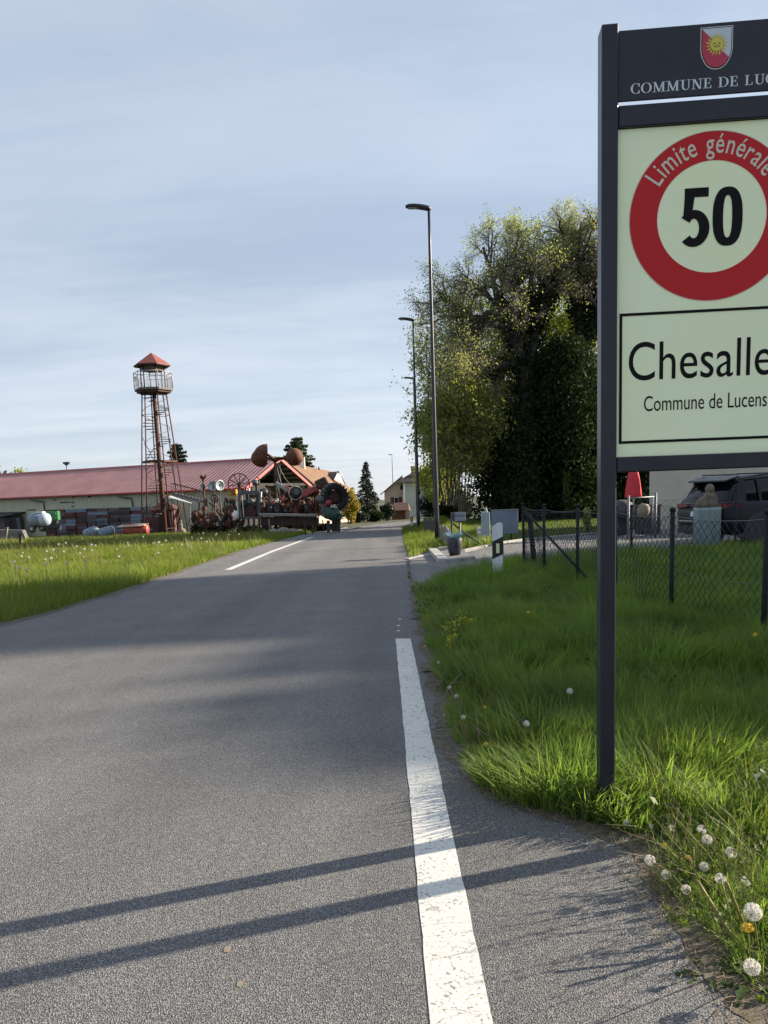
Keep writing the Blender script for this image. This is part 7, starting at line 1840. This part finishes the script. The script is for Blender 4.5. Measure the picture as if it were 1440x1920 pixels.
def at(px, py, h):
    """point at a photo pixel that is h above the ground"""
    z = h
    for _ in range(6):
        q = H(px, py, z); z = float(gz(q.x, q.y))+h
    return H(px, py, z)
NEAR = [  # head px, py, height, foot px, py, variant, size, label
    (1068, 1297, .22, 1058, 1372, 0, 1.0, 'dandelion clock standing alone in the tall grass just left of the sign post'),
    (987, 1358, .16, 984, 1420, 0, .92, 'dandelion clock low in the bright grass between the post and the red bare stalks'),
    (869, 1346, .15, 880, 1420, 1, .68, 'small dandelion clock above the reddish bare stalks at the asphalt edge'),
    (856, 1306, .15, 872, 1365, 1, .66, 'dandelion clock at the asphalt edge, lower of a close pair'),
    (843, 1290, .15, 868, 1350, 1, .66, 'dandelion clock at the asphalt edge, upper of a close pair'),
    (834, 1341, .05, 860, 1352, 2, .5, 'tiny half-blown clock leaning out over the asphalt beside the white line'),
    (1219, 1614, .12, 1240, 1672, 0, 1.0, 'white dandelion clock on a hooked stem at the bare soil edge'),
    (1250, 1641, .09, 1285, 1690, 2, .85, 'half-blown clock right of the clock on the hooked stem'),
    (1287, 1669, .07, 1310, 1710, 2, .85, 'half-blown clock hanging low beside the yellow stalks'),
    (1412, 1711, .22, 1416, 1800, 0, 1.32, 'largest round dandelion clock at the lower right, above a yellow flower'),
    (1410, 1814, .09, 1411, 1850, 1, 1.2, 'open dandelion clock with visible core at the lower right corner'),
    (1176, 1543, .09, 1214, 1595, 2, .6, 'small half-blown clock leaning left near the sign post foot'),
    (1316, 1558, .17, 1312, 1660, 3, .95, 'ragged clock topmost in the weeds right of the sign post'),
    (1326, 1576, .15, 1328, 1670, 1, .95, 'full clock just below the ragged topmost one in the weeds'),
    (1370, 1601, .13, 1360, 1680, 3, 1.1, 'thin see-through clock among the bedstraw on the right'),
    (1320, 1627, .10, 1318, 1690, 1, .85, 'clock in the middle of the weeds beside a yellow stalk'),
    (1352, 1650, .16, 1386, 1790, 3, .95, 'bedraggled clock on a long yellow stalk'),
    (1222, 1550, .09, 1220, 1585, 2, .5, 'tiny clock between the post foot and the weeds'),
    (822, 1243, .17, 832, 1290, 2, .55, 'tiny clock beside the yellow mustard flowers'), 
    (1258, 1553, .11, 1255, 1590, 2, .6, 'greyish clock in the grass above a dandelion flower')]
for px, py, h, fx_, fy_, var, sz, lab in NEAR:
    hd = at(px, py, h+.03); ft = at(fx_, fy_, .0); ft.y = min(ft.y, hd.y+.12) if ft.y > hd.y+.12 else max(ft.y, hd.y-.12); ft.z = float(gz(ft.x, ft.y))+.02
    bow = (-.03, 0, -.02) if 'hooked' in lab else (0, 0, .01); dandelion(hd, ft, lab, 'clock', var, sz, None, bow, M_STEMR if 'hooked' in lab or px < 880 else None)
for px, py, h, fx_, fy_, sz, lab in ((909, 1325, .22, 915, 1400, .95, 'yellow dandelion flower on an upright stem above the red bare stalks'), (910, 1396, .10, 912, 1420, .9, 'yellow dandelion flower low beside the red bare stalks'), (991, 1148, .30, 992, 1190, 1.2, 'yellow dandelion flower in the shaded grass left of the fence corner'),
                                     (1290, 1608, .10, 1292, 1650, .8, 'orange-yellow dandelion flower in the weeds'), (1245, 1586, .07, 1250, 1610, .85, 'flattened yellow flower left in the weeds'), (1401, 1740, .15, 1408, 1810, 1.2, 'yellow flower seen from the side just under the largest clock'), (797, 1211, .10, 812, 1235, .8, 'yellow flower bent over the asphalt by the top of the white line'), (1416, 1190, .3, 1418, 1225, 1.2, 'yellow flower by the fence at the right edge')):
    hd = at(px, py, h); ft = at(fx_, fy_, .0); ft.y = min(max(ft.y, hd.y-.1), hd.y+.1); ft.z = float(gz(ft.x, ft.y)); dandelion(hd, ft, lab, 'flower', 0, sz)
for i, (px, py, h, fx_, fy_, m_, th, lab) in enumerate(((851, 1361, .15, 886, 1413, M_STEMR, .0034, 'reddish bare stalk leaning left, leftmost of the group by the line'), (862, 1352, .17, 882, 1408, M_STEMR, .003, 'reddish bare stalk second from the left in the group by the line'), (893, 1328, .22, 899, 1412, M_STEMR, .0034, 'tall reddish bare stalk, upright in the group by the line'), (895, 1350, .17, 902, 1412, M_STEMR, .003, 'shorter reddish bare stalk beside the upright one'),
                                                        (868, 1446, .03, 888, 1418, M_STEMR, .003, 'snapped pale stalk lying over the asphalt edge'), (1307, 1652, .22, 1393, 1800, M_STEMG, .0062, 'thick yellow bare stalk leaning left at the lower right'), (1362, 1655, .24, 1405, 1770, M_STEMG, .0055, 'thick yellow bare stalk leaning left, right of its neighbour'), (1300, 1590, .20, 1303, 1700, M_STEMG, .0032, 'pale upright bare stalk in the middle of the weeds'), (1275, 1600, .16, 1274, 1650, M_STEMG, .003, 'short pale bare stalk left in the weeds'), (1334, 1600, .17, 1337, 1665, M_STEMG, .003, 'thin bare stalk behind the ragged clocks'), (1212, 1530, .10, 1219, 1560, M_STEMG, .0026, 'short bare stalk near the foot of the sign post'), (962, 1340, .15, 968, 1400, M_STEMG, .0026, 'thin pale stalk left of the low clock'), (972, 1352, .14, 976, 1400, M_STEMG, .0026, 'thin stalk right next to the low clock'),
                                                        (812, 1150, .36, 826, 1215, M_STEMG, .004, 'tall pale stalk leaning left at the far grass edge'), (800, 1140, .36, 815, 1205, M_STEMG, .004, 'leftmost tall pale stalk at the far grass edge'), (797, 1280, .05, 830, 1284, M_STEMR, .0026, 'thin stalk lying across the asphalt towards the white line'), (812, 1366, .04, 862, 1352, M_STEMR, .0024, 'thin dry stalk lying across the asphalt beside the line'))):
    hd = at(px, py, h); ft = at(fx_, fy_, .0); ft.y = min(max(ft.y, hd.y-.14), hd.y+.14); ft.z = float(gz(ft.x, ft.y))+.03; dandelion(hd, ft, lab, 'bare', sm=m_, thick=th)
# clocks in the left meadow: copies of one
r = np.random.default_rng(77)
protoL = None; k = 0
for cxp, cyp, n, sx_, sy_ in ((230, 1095, 16, 130, 22), (150, 1055, 14, 150, 16), (320, 1045, 12, 80, 14), (60, 1110, 7, 60, 30), (430, 1018, 12, 60, 10)):
    for i in range(n):
        px, py = cxp+r.normal()*sx_*.6, cyp+r.normal()*sy_*.6; q = G(px, py+9)
        if q.x > float(ledge(q.y))-.15 or q.y > 48: continue
        h = .38+.14*r.random(); lab = 'white dandelion clock standing in the bright meadow left of the road'
        if protoL is None:
            protoL = dandelion(q+Vector((0, 0, h)), q, lab, 'clock', 0, 1.15, 'dandelion clocks in the left meadow', thick=.003)
        else:
            c = dup(protoL, q, r.random()*6, lab, None, 1.0+.3*r.random())
        k += 1
# yellow mustard patch, bedstraw plants, leaf rosettes
M_MUST = leafmat('mustard_flower', [(.45,.42,.03), (.60,.55,.05)], trans=.3, tint=(1, 1, .5))
M_BED = leafmat('bedstraw_leaf', [(.07,.12,.02), (.11,.17,.03), (.16,.22,.05)], trans=.45)
for i, (px, py, h) in enumerate(((836, 1190, .20), (848, 1182, .22), (860, 1178, .24), (872, 1176, .22), (884, 1172, .22), (842, 1210, .18), (856, 1204, .18))):
    ft = at(px, py+34, 0); t = thing('mustard_plant', 'small yellow-flowered plant in the patch at the far grass edge', 'plant', ft, 'yellow-flowered plants at the grass edge')
    hd = Vector((ft.x+random.uniform(-.03, .03), ft.y, ft.z+h+.03)); MB().tube([ft, hd], [.004, .002], 5).build('stem', M_STEMG, t)
    rr_ = np.random.default_rng(i); cards(np.array(hd)+rr_.normal(size=(26, 3))*np.array([.018, .018, .035]), .018, 300+i, M_MUST, 'flowers', t, aspect=1.2, kind='stuff'); cards(np.array(ft)*.55+np.array(hd)*.45+rr_.normal(size=(16, 3))*np.array([.02, .02, .05]), .03, 320+i, M_BED, 'leaves', t, kind='stuff')
def bedstraw(px, py, h, lean, seed, label):
    r = np.random.default_rng(seed); ft = at(px, py, 0); t = thing('bedstraw_plant', label, 'weed', ft, 'bedstraw weeds at the lower right'); tw = Twig(); V = []
    for s_ in range(5):
        d = np.array([lean[0]+r.normal()*.35, lean[1]+r.normal()*.3, 1.0]); p = walk(np.array(ft)+r.normal(size=3)*np.array([.03, .03, 0]), d, h*(.7+.5*r.random()), 9, .09, -.02, r); tw.tube(p, .0022, .0009, 4)
        for j in range(2, 10):
            dd = p[min(j, 9)]-p[j-1]; dd /= np.linalg.norm(dd); u = np.cross(dd, r.normal(size=3)); u /= np.linalg.norm(u); v = np.cross(dd, u); l = (.026-.0014*j)*(.8+.4*r.random())
            for q in range(7):
                a = 2*np.pi*q/7; e = u*np.cos(a)+v*np.sin(a)+dd*.25; g = np.cross(e, dd); g /= np.linalg.norm(g); V.append([p[j-1], p[j-1]+e*l*.55+g*l*.11, p[j-1]+e*l, p[j-1]+e*l*.55-g*l*.11]) if j < 10 else None
    V = np.array(V).reshape(-1, 3)-np.array(ft)
    tw.mesh('stems', M_STEMG, t, 'stuff'); link_mesh('leaf_whorls', np_mesh('leaf_whorls', V, np.arange(len(V)).reshape(-1, 4), None, M_BED), t, 'stuff')
BEDL = ['bedstraw sprawling left in the weeds beside the hooked clock', 'bedstraw leaning left above the ragged clocks', 'bedstraw at the top of the weeds near the sign post', 'tall bedstraw at the right edge of the picture', 'bedstraw between the two thick yellow stalks', 'low bedstraw over the bare soil edge', 'bedstraw in the lower weeds left of the yellow stalks', 'bedstraw behind the largest clock', 'bedstraw highest at the right edge', 'bedstraw in front of the ragged clocks', 'bedstraw under the see-through clock', 'bedstraw sprawling beside the open clock']
for i, (px, py, h, ln) in enumerate(((1290, 1700, .24, (-.3, .0)), (1345, 1690, .30, (-.5, .1)), (1300, 1620, .22, (-.2, .2)), (1425, 1680, .34, (-.3, 0)), (1390, 1730, .26, (-.4, 0)), (1290, 1740, .10, (-.9, -.2)), (1330, 1750, .18, (-.5, 0)), (1420, 1740, .3, (-.1, 0)), (1430, 1620, .30, (-.4, .2)), (1320, 1660, .2, (-.3, 0)), (1375, 1660, .24, (-.3, .1)), (1385, 1800, .14, (-.4, 0)))):
    bedstraw(px, py, h*1.35, ln, 400+i, BEDL[i])
M_ROS = leafmat('rosette_leaf', [(.025,.05,.012), (.04,.075,.016), (.06,.10,.022)], trans=.35)
def rosette(px, py, size, seed, label, n=8):
    r = random.Random(seed); ft = at(px, py, 0); ft.z += .02; t = thing('dandelion_rosette', label, 'weed', ft, 'leaf rosettes at the asphalt edge')
    for k in range(n):
        a = 2*math.pi*k/n+r.uniform(-.3, .3); l = size*r.uniform(.7, 1.2); c, s = math.cos(a), math.sin(a); vs = []; up = r.uniform(.25, .7)
        for i in range(9):
            u = i/8; w = l*.13*(math.sin(math.pi*min(1, u*.9+.1))**.7)*(1.0 if i % 2 else .45); x = l*u; z = l*(up*u-.75*up*u*u*1.2)
            vs += [(c*x-s*w, s*x+c*w, z), (c*x, s*x, z-.004), (c*x+s*w, s*x-c*w, z)]
        mb = MB(); mb.add([ft+Vector(v) for v in vs], [(i*3+j, i*3+j+1, i*3+j+4, i*3+j+3) for i in range(8) for j in range(2)], True); mb.build('leaf', M_ROS, t)
ROSL = ['dark dandelion rosette at the lower right corner of the picture', 'dandelion rosette under the open clock', 'dandelion rosette under the yellow stalks', 'dandelion rosette left in the weeds', 'dandelion rosette below the hooked clock', 'dandelion rosette at the foot of the red bare stalks', 'dandelion rosette at the asphalt edge below the mustard', 'dandelion rosette at the grass edge by the upper pair of clocks', 'small rosette at the far end of the grass edge']
for i, (px, py, s_) in enumerate(((1330, 1845, .13), (1405, 1860, .16), (1390, 1800, .13), (1290, 1640, .10), (1270, 1690, .09), (890, 1430, .10), (815, 1265, .12), (865, 1375, .09), (790, 1165, .14))): rosette(px, py, s_, 500+i, ROSL[i])
